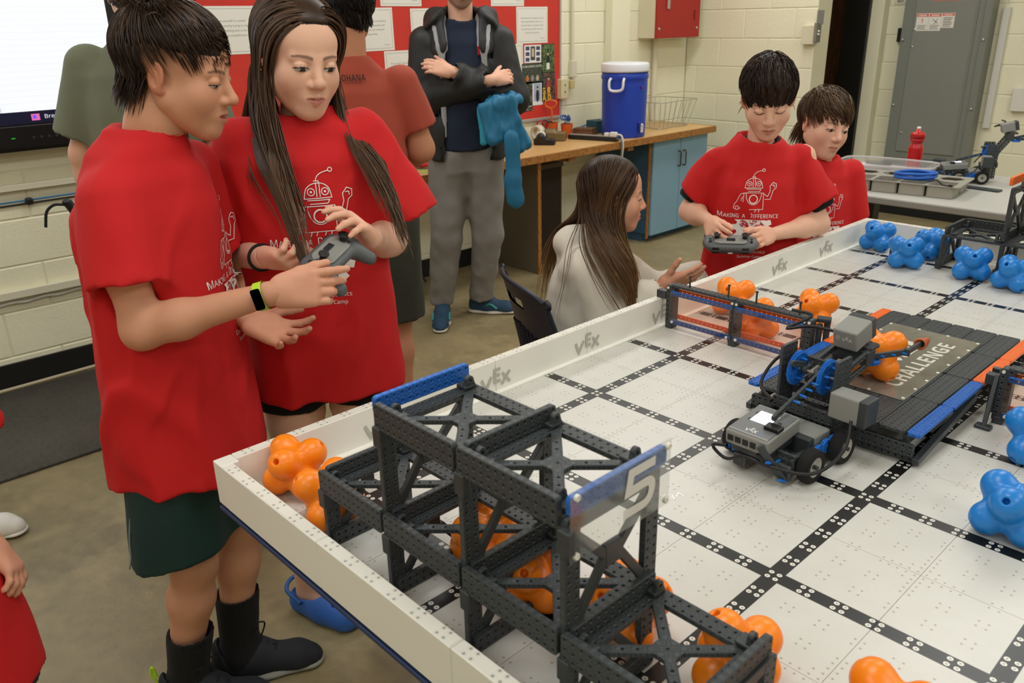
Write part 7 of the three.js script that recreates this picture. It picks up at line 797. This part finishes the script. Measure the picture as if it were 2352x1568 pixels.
const cards = [[-2.706, 1.368, -2.862, 1.257, 'white card with several small photos pinned on the red board', (c, w, h) => { c.fillStyle = '#e9e9ea'; c.fillRect(0, 0, w, h); c.fillStyle = '#3d4c66'; for (const [x, y] of [[14, 20], [14, 100], [14, 180], [134, 20], [134, 100], [134, 180]]) c.fillRect(x, y, 44, 56); c.fillStyle = '#4a4038'; c.fillRect(70, 20, 52, 200); c.fillStyle = '#c8b49a'; c.fillRect(82, 50, 28, 120); }],
  [-2.868, 1.37, -2.99, 1.19, 'tall green photo card at the edge of the board', (c, w, h, R) => { foliage(c, w, h, R, ['#4d6a3a', '#5d7a44', '#3f5a34', '#6c8650']); fig(c, 92, 100, 1.3, '#20242a'); c.fillStyle = '#e8e2d6'; c.fillRect(70, 170, 46, 60); }], [-2.684, 1.254, -2.865, 1.126, 'dark green graduate card with a family photo', (c, w, h, R) => { c.fillStyle = '#2f3b30'; c.fillRect(0, 0, w, h); foliage(c, w, h, R, ['#344434', '#4a5a48', '#54483c']); c.fillStyle = '#d9d6cc'; c.font = 'bold 34px serif'; c.fillText('GRADUATE', 4, 50); for (const [x, q] of [[50, '#c4703a'], [100, '#8a8f96'], [150, '#b9aa90']]) fig(c, x, 160, 0.7, q); }],
  [-2.865, 1.193, -2.996, 1.001, 'red card with yellow GRAD letters', (c, w, h, R) => { foliage(c, w, h, R, ['#3c3a3a', '#5a4a44', '#7a5648']); fig(c, 100, 70, 1.2, '#a83a34'); c.fillStyle = '#f0c020'; c.font = 'bold 78px sans-serif'; c.fillText('G R', 0, 190); c.fillText('A D', 10, 250); }], [-2.649, 1.139, -2.776, 0.952, 'dark photo card of a graduate in red', (c, w, h, R) => { foliage(c, w, h, R, ['#2c3a2a', '#4a5c40', '#1f281e', '#8a9480']); fig(c, 96, 90, 1.5, '#b3201e'); c.fillStyle = '#e8e6e0'; c.fillRect(62, 44, 70, 18); c.font = '22px serif'; c.fillText('Emma Thomas', 26, 222); c.fillText('2023', 70, 246); }], [-2.778, 1.137, -2.876, 0.984, 'white card with a portrait between two darker cards', (c, w, h, R) => { c.fillStyle = '#e4e4e6'; c.fillRect(0, 0, w, h); c.fillStyle = '#9fb0c4'; c.fillRect(24, 22, 130, 190); fig(c, 92, 90, 1.4, '#2a2430'); }]];
for (const [z0, y1, z1, y0, lb, fn] of cards) sheet('photo_card', lb, 'card', z0, y1, z1, y0, card(fn), 'photo cards on the red board', 0.0145);
// conduits, boxes
tag(mesh('conduit', [tube([[LW + 0.018, 2.6, -3.16], [LW + 0.018, 1.25, -3.165]], 0.012, 4, 10), rb(0.035, 0.11, 0.05, 0.004, LW + 0.018, 1.2, -3.17)], mRace), 'cream conduit with a small switch box beside the red board', 'conduit');
{ const t = thing('wall_outlet', 'ivory outlet box with a plug adapter beside the red board', 'outlet'); mesh('box', [rb(0.05, 0.13, 0.075, 0.004, LW + 0.025, 1.075, -3.06)], Mt(0xd9cfa6, 0.45), t); mesh('adapter', [rb(0.035, 0.055, 0.04, 0.004, LW + 0.03, 1.1, -3.14)], Mt(0xcdbd83, 0.5), t); for (const y of [1.055, 1.1]) mesh('slot', [b2(LW + 0.0495, LW + 0.0508, y - 0.006, y + 0.006, -3.065, -3.055)], Mt(0x3a3428, 0.6), t); }
tag(mesh('wall_chase', [b2(LW, LW + 0.07, 0, 2.85, -3.72, -3.52, 0.005)], mWall2), 'painted vertical chase on the block wall behind the cooler', 'chase');
{ const t = thing('alarm_cabinet', 'red door cabinet with cream sides mounted in the wall corner', 'cabinet', [0, 0, 0]); mesh('body', [b2(LW, -2.845, 1.378, 2.05, -4.42, -3.9, 0.003)], Mt(0xdcd5ba, 0.5), t); mesh('door', [b2(-2.845, -2.828, 1.376, 2.05, -4.43, -3.895, 0.003)], Mt(0xa01712, 0.45), t); const mm = Mt(0xb8b6ae, 0.35, { metalness: 0.8 }); for (const z of [-3.925, -4.395]) mesh('screw', [sph(0.011, -2.826, 1.44, z, 0.5, 1, 1)], mm, t); mesh('latch', [rb(0.014, 0.09, 0.03, 0.005, -2.822, 1.62, -4.02)], mm, t); mesh('handle_slot', [rb(0.006, 0.075, 0.012, 0.002, -2.826, 1.53, -4.36)], Mt(0x6e0f0c, 0.5), t); }
tag(mesh('conduit', [tube([[LW + 0.03, 1.38, -4.08], [LW + 0.03, 0.78, -4.08]], 0.02, 4, 12)], mRace), 'cream conduit running down from the red cabinet to the counter', 'conduit');
// ---------- counter ----------
const mTop = Mt(0xffffff, 0.35, { map: dtex(512, (u, v) => { const k = 0.9 + n128(u, v) * 0.12 + n32(u * 1, v) * 0.06; return [214 * k, 172 * k, 112 * k]; }, 0.5, true) }), mEdge = Mt(0xffffff, 0.45, { map: woodTex(168, 112, 52, [0.5, 0.12], 0.3) });
{ const t = thing('counter', 'long wood-edged counter along the block wall', 'counter'); mesh('worktop', [b2(-2.965, -2.43, 0.73, 0.766, -4.12, -0.55, 0.003)], mTop, t); mesh('front_edge', [b2(-2.43, -2.415, 0.722, 0.767, -4.125, -0.55, 0.003)], mEdge, t); mesh('end_edge', [b2(-2.985, -2.43, 0.722, 0.767, -4.135, -4.12, 0.003)], mEdge, t); mesh('support_panel', [b2(-2.95, -2.51, 0, 0.73, -2.36, -2.335, 0.002)], Mt(0x6f6656, 0.6), t); mesh('panel_edge', [b2(-2.51, -2.498, 0, 0.73, -2.362, -2.333, 0.002)], mEdge, t); for (const z of [-2.62, -3.2]) mesh('cleat', [b2(-2.6, -2.45, 0.69, 0.722, z, z + 0.06, 0.002)], mEdge, t); 
  for (const [x0, z0, x1, z1] of [[-2.78, -1.25, -2.45, -1.62], [-2.55, -1.2, -2.44, -1.62]]) { const m = mesh('green_tape', [bar([x0, 0.7665, z0], [x1, 0.7665, z1], 0.018, 0.0006, 0)], Mt(0x46c83e, 0.6), t); } }
{ const t = thing('base_cabinet', 'pale blue double door cabinet under the counter end', 'cabinet'); const bl = Mt(0x7fa6bd, 0.5); mesh('carcass', [b2(-2.97, -2.49, 0.06, 0.728, -4.11, -3.43, 0.002), b2(-2.97, -2.55, 0, 0.06, -4.1, -3.44)], Mt(0x39607e, 0.55), t); mesh('side_edge', [b2(-2.5, -2.486, 0.03, 0.728, -3.445, -3.425, 0.002)], mEdge, t); for (const [z0, z1, hz] of [[-3.765, -3.45, -3.74], [-4.1, -3.77, -3.8]]) { const d = mesh('door', [b2(-2.49, -2.47, 0.05, 0.715, z0, z1, 0.003)], bl, t); mesh('handle', [tube([[-2.47, 0.62, hz], [-2.448, 0.622, hz], [-2.445, 0.57, hz], [-2.448, 0.518, hz], [-2.47, 0.52, hz]], 0.005, 24, 8)], Mt(0x6e6256, 0.35, { metalness: 0.9 }), d); } }
{ const t = thing('speaker_cabinet', 'dark brown lattice front speaker cabinet on the floor under the counter', 'speaker'); mesh('case', [b2(-2.95, -2.66, 0, 0.655, -2.72, -2.385, 0.004)], Mt(0xffffff, 0.6, { map: woodTex(70, 46, 28, [0.4, 0.8]) }), t); mesh('grille', [b2(-2.66, -2.652, 0.03, 0.625, -2.70, -2.405)], Mt(0x2a1d12, 0.8, { bumpMap: dtex(128, (u, v) => (Math.abs((u * 6 + v * 6) % 1 - 0.5) < 0.15 || Math.abs((u * 6 - v * 6 + 9) % 1 - 0.5) < 0.15) ? 230 : 30, 0.15), bumpScale: 0.006 }), t); for (const y of [0, 0.625]) mesh('trim', [b2(-2.66, -2.646, y, y + 0.03, -2.72, -2.385, 0.002)], Mt(0x4a3220, 0.5), t); }
tag(mesh('hanging_cords', [tube([[-2.98, 0.78, -1.55], [-2.978, 0.4, -1.56], [-2.96, 0.12, -1.6], [-2.86, 0.01, -1.56], [-2.8, 0.01, -1.5]], 0.006, 40, 6)], Mt(0x101010, 0.6)), 'black cord hanging down the wall left of the grey trousers', 'cord');
tag(mesh('hanging_cords', [tube([[-2.98, 0.78, -1.64], [-2.978, 0.4, -1.66], [-2.96, 0.1, -1.7], [-2.88, 0.01, -1.72]], 0.006, 40, 6)], Mt(0x101010, 0.6)), 'second black cord hanging nearer to the grey trousers', 'cord');
tag(mesh('green_cord', [tube([[-2.92, 0.55, -2.78], [-2.9, 0.45, -2.9], [-2.92, 0.25, -2.93], [-2.9, 0.05, -2.88]], 0.005, 40, 6)], Mt(0x2f5f4a, 0.6)), 'dark green cord hanging beside the speaker cabinet', 'cord');
// cooler
{ const t = thing('drink_cooler', 'blue round drink cooler with white lid and side handles', 'cooler', [-2.6, 0.766, -3.27], -1.2), bl = Mt(0x1b3fb0, 0.42), wh = Mt(0xe3e5ea, 0.45); const pr = [[0, 0], [0.138, 0], [0.145, 0.006], [0.146, 0.05]]; for (let i = 0; i < 26; i++) pr.push([0.1465 + (i % 2 ? 0.0012 : 0) + i * 0.00022, 0.06 + i * 0.0108]); pr.push([0.152, 0.345], [0.152, 0.375], [0.158, 0.38], [0.158, 0.4], [0.154, 0.404], [0.154, 0.425], [0, 0.425]); mesh('barrel', [lathe(pr, 56)], bl, t); mesh('lid', [lathe([[0, 0.42], [0.158, 0.42], [0.161, 0.43], [0.16, 0.468], [0.15, 0.478], [0.11, 0.48], [0.105, 0.474], [0, 0.474]], 56), rb(0.09, 0.008, 0.24, 0.003, 0, 0.478, 0)], wh, t);
  for (const s of [-1, 1]) mesh('handle', [tube([[s * 0.155, 0.385, -0.045], [s * 0.178, 0.37, -0.048], [s * 0.182, 0.318, -0.04], [s * 0.182, 0.315, 0.04], [s * 0.178, 0.37, 0.048], [s * 0.155, 0.385, 0.045]], 0.009, 50, 8)], wh, t); mesh('tap_recess', [rb(0.05, 0.06, 0.02, 0.006, 0.06, 0.075, -0.128, 0, 0.44, 0)], Mt(0x142c80, 0.5), t); mesh('tap', [cyl(0.011, 0.009, 0.045, 14, 0.07, 0.06, -0.15), rod([0.06, 0.075, -0.128], [0.072, 0.075, -0.155], 0.009), rb(0.05, 0.01, 0.014, 0.004, 0.07, 0.088, -0.15, 0, 0.44, 0)], wh, t); mesh('brand_plate', [rb(0.042, 0.02, 0.004, 0.006, 0.062, 0.325, -0.138, 0, 0.42, 0)], Mt(0xc4202c, 0.5), t); }
// things on the counter
{ const t = thing('power_strip', 'long dark power strip with white plugs at the counter edge', 'power strip', [-2.62, 0.766, -2.98], 0.24); mesh('case', [rb(0.36, 0.03, 0.05, 0.005, 0, 0.015, 0)], Mt(0x1c1d1f, 0.5), t); mesh('top_face', [rb(0.35, 0.004, 0.044, 0.001, 0, 0.031, 0)], Mt(0x8f8a84, 0.5), t); mesh('plug', [rb(0.045, 0.03, 0.034, 0.006, 0.15, 0.045, 0), rb(0.03, 0.024, 0.03, 0.006, 0.1, 0.042, 0)], Mt(0xe2e0d8, 0.45), t); mesh('plug_cord', [tube([[0.17, 0.045, 0], [0.205, 0.04, 0], [0.222, -0.01, 0.005], [0.22, -0.09, 0.01], [0.215, -0.14, 0.01]], 0.006, 30, 8)], Mt(0xd9d6cc, 0.5), t); mesh('strip_cord', [tube([[0.18, 0.02, 0.015], [0.215, 0.015, 0.02], [0.225, -0.04, 0.03], [0.22, -0.14, 0.035]], 0.005, 30, 8)], Mt(0x6a6a66, 0.5), t); }
{ const t = thing('tape_dispenser', 'heavy bronze tape dispenser beside the orange cup', 'tape dispenser', [-2.8, 0.766, -2.8], 0.6); mesh('base', [sdfMesh([P.box([0, 0.03, 0], [0.075, 0.03, 0.035], 0.01), P.box([-0.03, 0.06, 0], [0.035, 0.02, 0.03], 0.012, 0.02)], 0.005)], Mt(0x7a6a48, 0.45, { metalness: 0.3 }), t); }
{ const t = thing('tape_dispenser', 'black tape dispenser holding a roll by the teal jacket', 'tape dispenser', [-2.72, 0.766, -2.62], 0.6); mesh('base', [sdfMesh([P.box([0, 0.02, 0], [0.07, 0.02, 0.03], 0.01), P.cap([-0.02, 0.05, -0.012], [-0.02, 0.05, 0.012], 0.034, 0.034, 0.02)], 0.005)], Mt(0x17181a, 0.4), t); mesh('roll', [lathe([[0.013, -0.01], [0.03, -0.01], [0.03, 0.01], [0.013, 0.01], [0.013, -0.01]], 28, -0.02, 0.06, 0.02, Math.PI / 2)], Mt(0xd8d4c6, 0.5), t); }
tag(mesh('tape_roll', [lathe([[0.03, -0.02], [0.05, -0.02], [0.05, 0.02], [0.03, 0.02], [0.03, -0.02]], 32, -2.9, 0.817, -2.74, Math.PI / 2, 0.6, 0)], Mt(0xcfc8b0, 0.5)), 'upright roll of cream tape behind the dispensers', 'tape roll');
{ const t = thing('scissor_cup', 'orange plastic cup full of scissors', 'cup', [-2.86, 0.766, -2.98]); const o = Mt(0xd05a1a, 0.5); mesh('cup', [lathe([[0.03, 0], [0.034, 0.002], [0.042, 0.09], [0.038, 0.09], [0.031, 0.006], [0, 0.006]], 28)], o, t); }
const scis = [[0x2a5fa8, 0.01, 0.012, 0.3], [0x2d74b8, -0.012, 0.006, 1.2], [0x24418a, 0.006, -0.014, 2.1]]; for (const [c, x, z, a] of scis) { const t = thing('scissors', { 0x2a5fa8: 'blue handled scissors upright in the orange cup', 0x2d74b8: 'lighter blue handled scissors in the orange cup', 0x24418a: 'dark blue handled scissors in the orange cup' }[c], 'scissors', [-2.86 + x, 0.775, -2.98 + z], a); mesh('handles', [tor(0.014, 0.0045, 20, 6, 0.013, 0.115, 0), tor(0.016, 0.0045, 20, 6, -0.015, 0.122, 0)], Mt(c, 0.45), t); mesh('blades', [bx(0.008, 0.09, 0.002, 0.003, 0.05, 0), bx(0.008, 0.09, 0.002, -0.003, 0.05, 0.002)], Mt(0xb0b2b4, 0.3, { metalness: 0.9 }), t); }
{ const t = thing('orange_loppers', 'orange handled cutter standing behind the red scissors', 'cutter', [-2.93, 0.766, -2.9], 0.5); mesh('holder', [lathe([[0.035, 0], [0.04, 0.002], [0.046, 0.1], [0.042, 0.1], [0.036, 0.006], [0, 0.006]], 24)], Mt(0xc8551c, 0.5), t); mesh('handle', [tube([[0, 0.1, 0], [0.0, 0.19, 0], [-0.035, 0.205, 0], [-0.04, 0.235, 0], [0, 0.245, 0], [0.035, 0.235, 0], [0.03, 0.21, 0], [0.004, 0.195, 0]], 0.007, 50, 8)], Mt(0xd96a20, 0.5), t); }
for (const [x, z, c, lb] of [[-2.945, -2.83, 0xb01c20, 'red handled scissors standing behind the tape roll'], [-2.92, -2.86, 0x141416, 'black handled scissors standing beside the red ones']]) { const t = thing('scissors', lb, 'scissors', [x, 0.83, z], 0.7); mesh('handles', [tor(0.016, 0.005, 20, 6, 0.015, 0.03, 0), tor(0.018, 0.005, 20, 6, -0.018, 0.034, 0)], Mt(c, 0.45), t); mesh('blades', [bx(0.01, 0.085, 0.003, 0, -0.022, 0)], Mt(0xb0b2b4, 0.3, { metalness: 0.9 }), t); }
tag(mesh('wood_block', [rb(0.15, 0.03, 0.09, 0.003, -2.83, 0.7815, -3.13, 0, 0.3, 0), rb(0.14, 0.02, 0.085, 0.003, -2.835, 0.8063, -3.135, 0, 0.35, 0)], Mt(0xffffff, 0.6, { map: woodTex(120, 82, 52, [0.2, 0.3]) })), 'stacked brown wooden blocks between the cup and the tissue box', 'wood block');
{ const t = thing('tissue_box', 'teal tissue box with a white tissue beside the cooler', 'tissue box', [-2.86, 0.766, -3.36], 1.45); mesh('box', [rb(0.22, 0.085, 0.115, 0.003, 0, 0.0425, 0)], Mt(0x1f4f5e, 0.6), t); mesh('tissue', [sdfMesh([P.cap([0.01, 0.08, 0], [0.02, 0.15, 0.005], 0.03, 0.006, 0.01)], 0.004, { disp: wrinkle(0.014, 30, 2) })], Mt(0xe8e8e6, 0.9), t); }
tag(mesh('blue_patch_cable', [tube([[-2.9, 0.79, -2.98], [-2.93, 0.8, -3.15], [-2.94, 0.83, -3.35], [-2.95, 0.85, -3.5], [-2.97, 0.85, -3.6]], 0.005, 40, 6)], Mt(0x2f78b8, 0.5)), 'blue network cable rising along the wall behind the tissue box', 'cable');
{ const t = thing('wire_basket', 'clear wire basket on the counter next to the cooler', 'basket', [-2.74, 0.766, -3.86]), m = Mt(0xb9b9ae, 0.3, { metalness: 0.7 }); const rec = (y, w, d) => tube([[-w, y, -d], [w, y, -d], [w, y, d], [-w, y, d], [-w, y, -d]].flatMap((p, i, a) => i < 4 ? [p, v3.mix(p, a[i + 1], 0.5)] : [p]), 0.003, 80, 6); mesh('rims', [rec(0.19, 0.17, 0.22), rec(0.006, 0.13, 0.17)], m, t); for (let i = 0; i < 7; i++) for (const s of [-1, 1]) mesh('wire', [rod([-0.13 + i * 0.0433, 0.006, s * 0.17], [-0.17 + i * 0.0567, 0.19, s * 0.22], 0.0018, 0.0018, 6)], m, t); for (let i = 1; i < 7; i++) for (const s of [-1, 1]) mesh('wire', [rod([s * 0.13, 0.006, -0.17 + i * 0.0486], [s * 0.17, 0.19, -0.22 + i * 0.063], 0.0018, 0.0018, 6)], m, t); mesh('base_mesh', [0, 1, 2, 3, 4, 5].map(i => rod([-0.13 + i * 0.052, 0.006, -0.17], [-0.13 + i * 0.052, 0.006, 0.17], 0.0018, 0.0018, 6))  , m, t); }
{ const t = thing('cream_machine', 'cream rounded pencil sharpener on the counter behind the elbow', 'sharpener', [-2.75, 0.766, -1.47], 0.3); mesh('case', [sdfMesh([P.box([0, 0.05, 0], [0.07, 0.05, 0.05], 0.022)], 0.005)], Mt(0xcdbf8f, 0.5), t); mesh('foot', [rb(0.145, 0.016, 0.105, 0.005, 0, 0.008, 0)], Mt(0x2a2420, 0.6), t); }
tag(mesh('red_cloth', [sdfMesh([P.fcap([-2.62, 0.785, -1.52], [-2.55, 0.785, -1.62], 0.04, 0.03, [0, 1, 0], 0.35, 0.02)], 0.005, { disp: wrinkle(0.014, 25, 6) })], cloth(0xc22222)), 'crumpled red cloth on the counter by the green tape', 'cloth');
// ---------- far wall: switch, panel ----------
{ const t = thing('light_switch', 'cream switch box with grey cover at the wall corner', 'switch', [-1.98, 0, -4.52]); mesh('box', [rb(0.1, 0.125, 0.05, 0.004, 0.03, 1.385, 0.025)], Mt(0xd9d2b6, 0.5), t); mesh('cover', [rb(0.02, 0.13, 0.07, 0.003, 0.088, 1.4, 0.03)], Mt(0x8d8d86, 0.4, { metalness: 0.5 }), t); for (const y of [1.39, 1.41]) mesh('toggle', [rb(0.02, 0.012, 0.01, 0.003, 0.1, y, 0.04)], Mt(0xe8e4d6, 0.4), t); mesh('card', [rb(0.05, 0.09, 0.002, 0.0008, 0.1, 1.5, 0.03)], Mt(0x77776f, 0.5), t); }
tag(mesh('wall_notice', [rb(0.11, 0.03, 0.002, 0.0008, -2.01, 1.645, -4.518)], Mt(0xe6e4da, 0.7)), 'small white notice above the switch box', 'notice');
{ const t = thing('door_plate', 'small white room number sign on the block wall', 'sign', [-1.77, 1.6, -5.497]); const tx = ctex(128, 64, (c, w, h) => { c.fillStyle = '#dcd8c8'; c.fillRect(0, 0, w, h); c.fillStyle = '#3a3a38'; c.font = 'bold 44px sans-serif'; c.textAlign = 'center'; c.fillText('407', 64, 48); }); mesh('plate', [rb(0.09, 0.045, 0.003, 0.001)], Mt(0xdcd8c8, 0.6), t); const p = new THREE.Mesh(mrg(new THREE.PlaneGeometry(0.086, 0.042)), Mt(0xffffff, 0.6, { map: tx })); p.name = 'number'; p.position.z = 0.002; t.add(p); }
tag(mesh('key_box', [rb(0.06, 0.1, 0.03, 0.004, -1.72, 1.36, -5.484), rb(0.03, 0.05, 0.006, 0.002, -1.72, 1.36, -5.467)], Mt(0x121210, 0.5)), 'small black box on the wall left of the grey panel', 'box');
{ const t = thing('electrical_panel', 'tall grey electrical panel with warning stickers on the block wall', 'electrical panel', [-1.38, 0, -5.5]), g = Mt(0x7d8078, 0.42), sc = Mt(0xc9c6bc, 0.3, { metalness: 0.7 }); mesh('enclosure', [b2(-0.3, 0.3, 0.3, 2.3, 0, 0.13, 0.004)], g, t); const dr = mesh('door', [b2(-0.215, 0.215, 0.52, 2.2, 0.13, 0.138, 0.002)], Mt(0x82857d, 0.42), t); mesh('side_trim', [b2(0.2, 0.206, 0.52, 2.2, 0.138, 0.141), b2(0.25, 0.255, 0.3, 2.3, 0.13, 0.134)], g, t); mesh('lower_grille', [b2(-0.22, 0.0, 0.33, 0.47, 0.13, 0.137, 0.002), b2(0.02, 0.2, 0.33, 0.47, 0.13, 0.136, 0.002)], Mt(0x55584f, 0.5), t); for (const [x, y] of [[-0.28, 1.33], [-0.28, 0.86], [0.28, 1.33], [0.28, 0.86], [-0.2, 1.4], [-0.2, 1.28], [-0.19, 0.66]]) mesh('screw', [sph(0.009, x, y, 0.14, 1, 1, 0.6, 10, 8)], sc, t);
  const st = k => ctex(128, 176, (c, w, h) => { c.fillStyle = '#e6e2d8'; c.fillRect(0, 0, w, h); c.fillStyle = '#d86a58'; c.fillRect(4, 4, w - 8, 30); c.fillStyle = '#fff'; c.font = 'bold 20px sans-serif'; c.fillText('DANGER', 22, 27); c.fillStyle = '#4a4844'; if (k === 0) { c.fillStyle = '#d86a58'; c.fillRect(58, 52, 12, 30); c.fillRect(58, 88, 12, 8); } if (k === 1) { c.strokeStyle = '#3a3836'; c.lineWidth = 5; c.beginPath(); c.moveTo(40, 60); c.lineTo(80, 90); c.lineTo(50, 110); c.moveTo(90, 56); c.lineTo(70, 84); c.lineTo(96, 100); c.stroke(); } c.fillStyle = '#6a6660'; for (let i = 0; i < (k === 2 ? 6 : 4); i++) c.fillRect(16, (k === 2 ? 52 : 118) + i * (k === 2 ? 20 : 13), w - 32 - (i % 3) * 8, k === 2 ? 9 : 5); });
  for (let k = 0; k < 3; k++) { const hgt = k === 2 ? 0.1 : 0.12, p = new THREE.Mesh(mrg(rb(0.088, hgt, 0.0012, 0.0005)), Mt(0xe6e2d8, 0.6)); p.name = 'warning_sticker'; p.position.set(-0.155 + k * 0.089, 1.51 - hgt / 2, 0.1388); t.add(p); const f = new THREE.Mesh(mrg(new THREE.PlaneGeometry(0.087, hgt - 0.001)), Mt(0xffffff, 0.6, { map: st(k) })); f.name = 'sticker_print'; f.position.z = 0.0009; p.add(f); } mesh('top_label', [rb(0.2, 0.02, 0.001, 0.0004, 0, 1.6, 0.1385)], Mt(0xb87a6a, 0.6), t); }
tag(mesh('surface_raceway', [b2(-1.04, -0.995, 0.72, 1.54, -5.5, -5.472, 0.003)], Mt(0xd4d3cc, 0.5)), 'white surface raceway rising beside the grey panel', 'raceway');
tag(mesh('thermostat', [rb(0.1, 0.16, 0.04, 0.006, -0.83, 0.93, -5.48)], Mt(0xdedbd0, 0.5)), 'white wall box right of the grey panel', 'wall box');
// ---------- far work table ----------
{ const t = thing('work_table', 'grey topped folding table beyond the far field wall', 'table', [0.15, 0, -2.95]); mesh('table_top', [b2(-1.15, 0.95, 0.71, 0.74, -0.44, 0.44, 0.006)], Mt(0xb9b8b0, 0.45), t); mesh('edge_band', [b2(-1.155, 0.955, 0.705, 0.736, -0.445, 0.445, 0.006)], Mt(0x8e8c84, 0.5), t); for (const x of [-0.85, 0.7]) { mesh('leg', [rb(0.06, 0.68, 0.08, 0.006, x, 0.37, 0), rb(0.07, 0.03, 0.7, 0.006, x, 0.015, 0), rb(0.06, 0.03, 0.6, 0.005, x, 0.69, 0)], Mt(0x14100f, 0.5), t); } }
{ const t = thing('parts_tray', 'grey compartment tray with honeycomb dividers on the far table', 'tray', [-0.47, 0.741, -2.76], 0.12), m = Mt(0x9a968a, 0.5); mesh('lip', [extr((() => { const s = rrShape(0.52, 0.3, 0.015); for (const [x, y] of [[-0.18, -0.08], [-0.06, -0.08], [0.06, -0.08], [0.18, -0.08]]) { const h = rrShape(0.105, 0.12, 0.012, x, y); s.holes.push(h); } for (const [x, y] of [[-0.2, 0.07], [-0.08, 0.075], [0.05, 0.07], [0.18, 0.07]]) { const p = new THREE.Path(); for (let k = 0; k < 6; k++) { const a = k * 1.0472; k ? p.lineTo(x + Math.cos(a) * 0.055, y + Math.sin(a) * 0.05) : p.moveTo(x + 0.055, y); } p.closePath(); s.holes.push(p); } return s; })(), 0.004, 0, 0, 0.05, 0, -Math.PI / 2)], m, t); for (const x of [-0.18, -0.06, 0.06, 0.18]) for (const z of [0.08, -0.075]) mesh('bin', [extr((() => { const s = rrShape(0.112, 0.128, 0.014); s.holes.push(rrShape(0.104, 0.12, 0.012)); return s; })(), 0.05, 0, x, 0.001, z, -Math.PI / 2), b2(x - 0.053, x + 0.053, 0.0, 0.003, z - 0.06, z + 0.06)], m, t); }
tag(mesh('cable_coil', [0, 1, 2, 3].map(i => tor(0.082 + (i % 2) * 0.006, 0.006, 40, 8, -0.43 + (i % 2) * 0.006, 0.803 + i * 0.007, -2.74, Math.PI / 2 + 0.05 * (i % 3 - 1), 0.06 * (i % 2), 0)), Mt(0x1f64c4, 0.45)), 'coiled blue cable lying on the parts tray', 'cable');
tag(mesh('black_lead', [tube([[-0.34, 0.8, -2.66], [-0.3, 0.815, -2.66], [-0.27, 0.8, -2.65], [-0.24, 0.797, -2.645]], 0.003, 24, 6), rb(0.018, 0.008, 0.012, 0.002, -0.232, 0.8, -2.643)], Mt(0x141414, 0.5)), 'short black lead on the edge of the parts tray', 'cable');
{ const t = thing('blister_pack', 'clear plastic blister pack lying behind the grey parts tray', 'pack', [-0.70, 0.741, -3.08], 0.1); mesh('shell', [rb(0.44, 0.04, 0.2, 0.018, 0, 0.045, 0)], Mp(0xf2f0f0, 0.12, { transmission: 0.85, thickness: 0, ior: 1.4 }), t); mesh('rim', [tube([[-0.22, 0.06, -0.1], [0.22, 0.06, -0.1], [0.235, 0.06, 0], [0.22, 0.06, 0.1], [-0.22, 0.06, 0.1], [-0.235, 0.06, 0]], 0.006, 60, 8, true)], Mp(0xeceaea, 0.15, { transmission: 0.6, thickness: 0 }), t); mesh('blue_insert', [rb(0.2, 0.02, 0.1, 0.004, -0.08, 0.012, 0.03)], Mt(0x2a5f9a, 0.5), t); mesh('dark_insert', [rb(0.12, 0.02, 0.05, 0.006, -0.05, 0.05, -0.02)], Mt(0x2a2a2e, 0.4), t); }
{ const t = thing('water_bottle', 'red plastic sports bottle with white nozzle on the far table', 'bottle', [-0.655, 0.741, -3.30]), r = Mt(0xb50f14, 0.3); mesh('bottle_body', [lathe([[0, 0], [0.034, 0], [0.037, 0.006], [0.037, 0.11], [0.034, 0.12], [0.026, 0.135], [0.026, 0.14], [0.035, 0.152], [0.035, 0.165], [0, 0.165]], 36)], r, t); mesh('cap', [lathe([[0, 0.163], [0.036, 0.163], [0.036, 0.185], [0.03, 0.192], [0.014, 0.196], [0.012, 0.21], [0, 0.21]], 36)], Mt(0xbd1418, 0.35), t); mesh('nozzle', [lathe([[0, 0.208], [0.009, 0.208], [0.011, 0.216], [0.008, 0.222], [0, 0.222]], 18)], Mt(0xe2dede, 0.4), t); }
tag(mesh('motor_block', [rb(0.13, 0.06, 0.07, 0.006, -0.545, 0.771, -3.28, 0, 0.2, 0), rb(0.05, 0.02, 0.05, 0.004, -0.52, 0.806, -3.28)], mSolid), 'dark plastic part box standing by the red bottle', 'part');
{ const m = mesh('loose_plate', [bm(16, 4, 0.0064, -0.22, 0.7445, -2.97, Math.PI / 2, 0, 0.12)], mVBlack); tag(m, 'loose black perforated plate lying on the far table', 'plate'); }
tag(mesh('paper_slips', [rb(0.05, 0.03, 0.1, 0.002, -0.76, 0.758, -2.68, 0, 0.2, 0)], Mt(0xd8c23a, 0.6)), 'yellow packet at the left end of the parts tray', 'packet');
renderer.render(scene, camera);
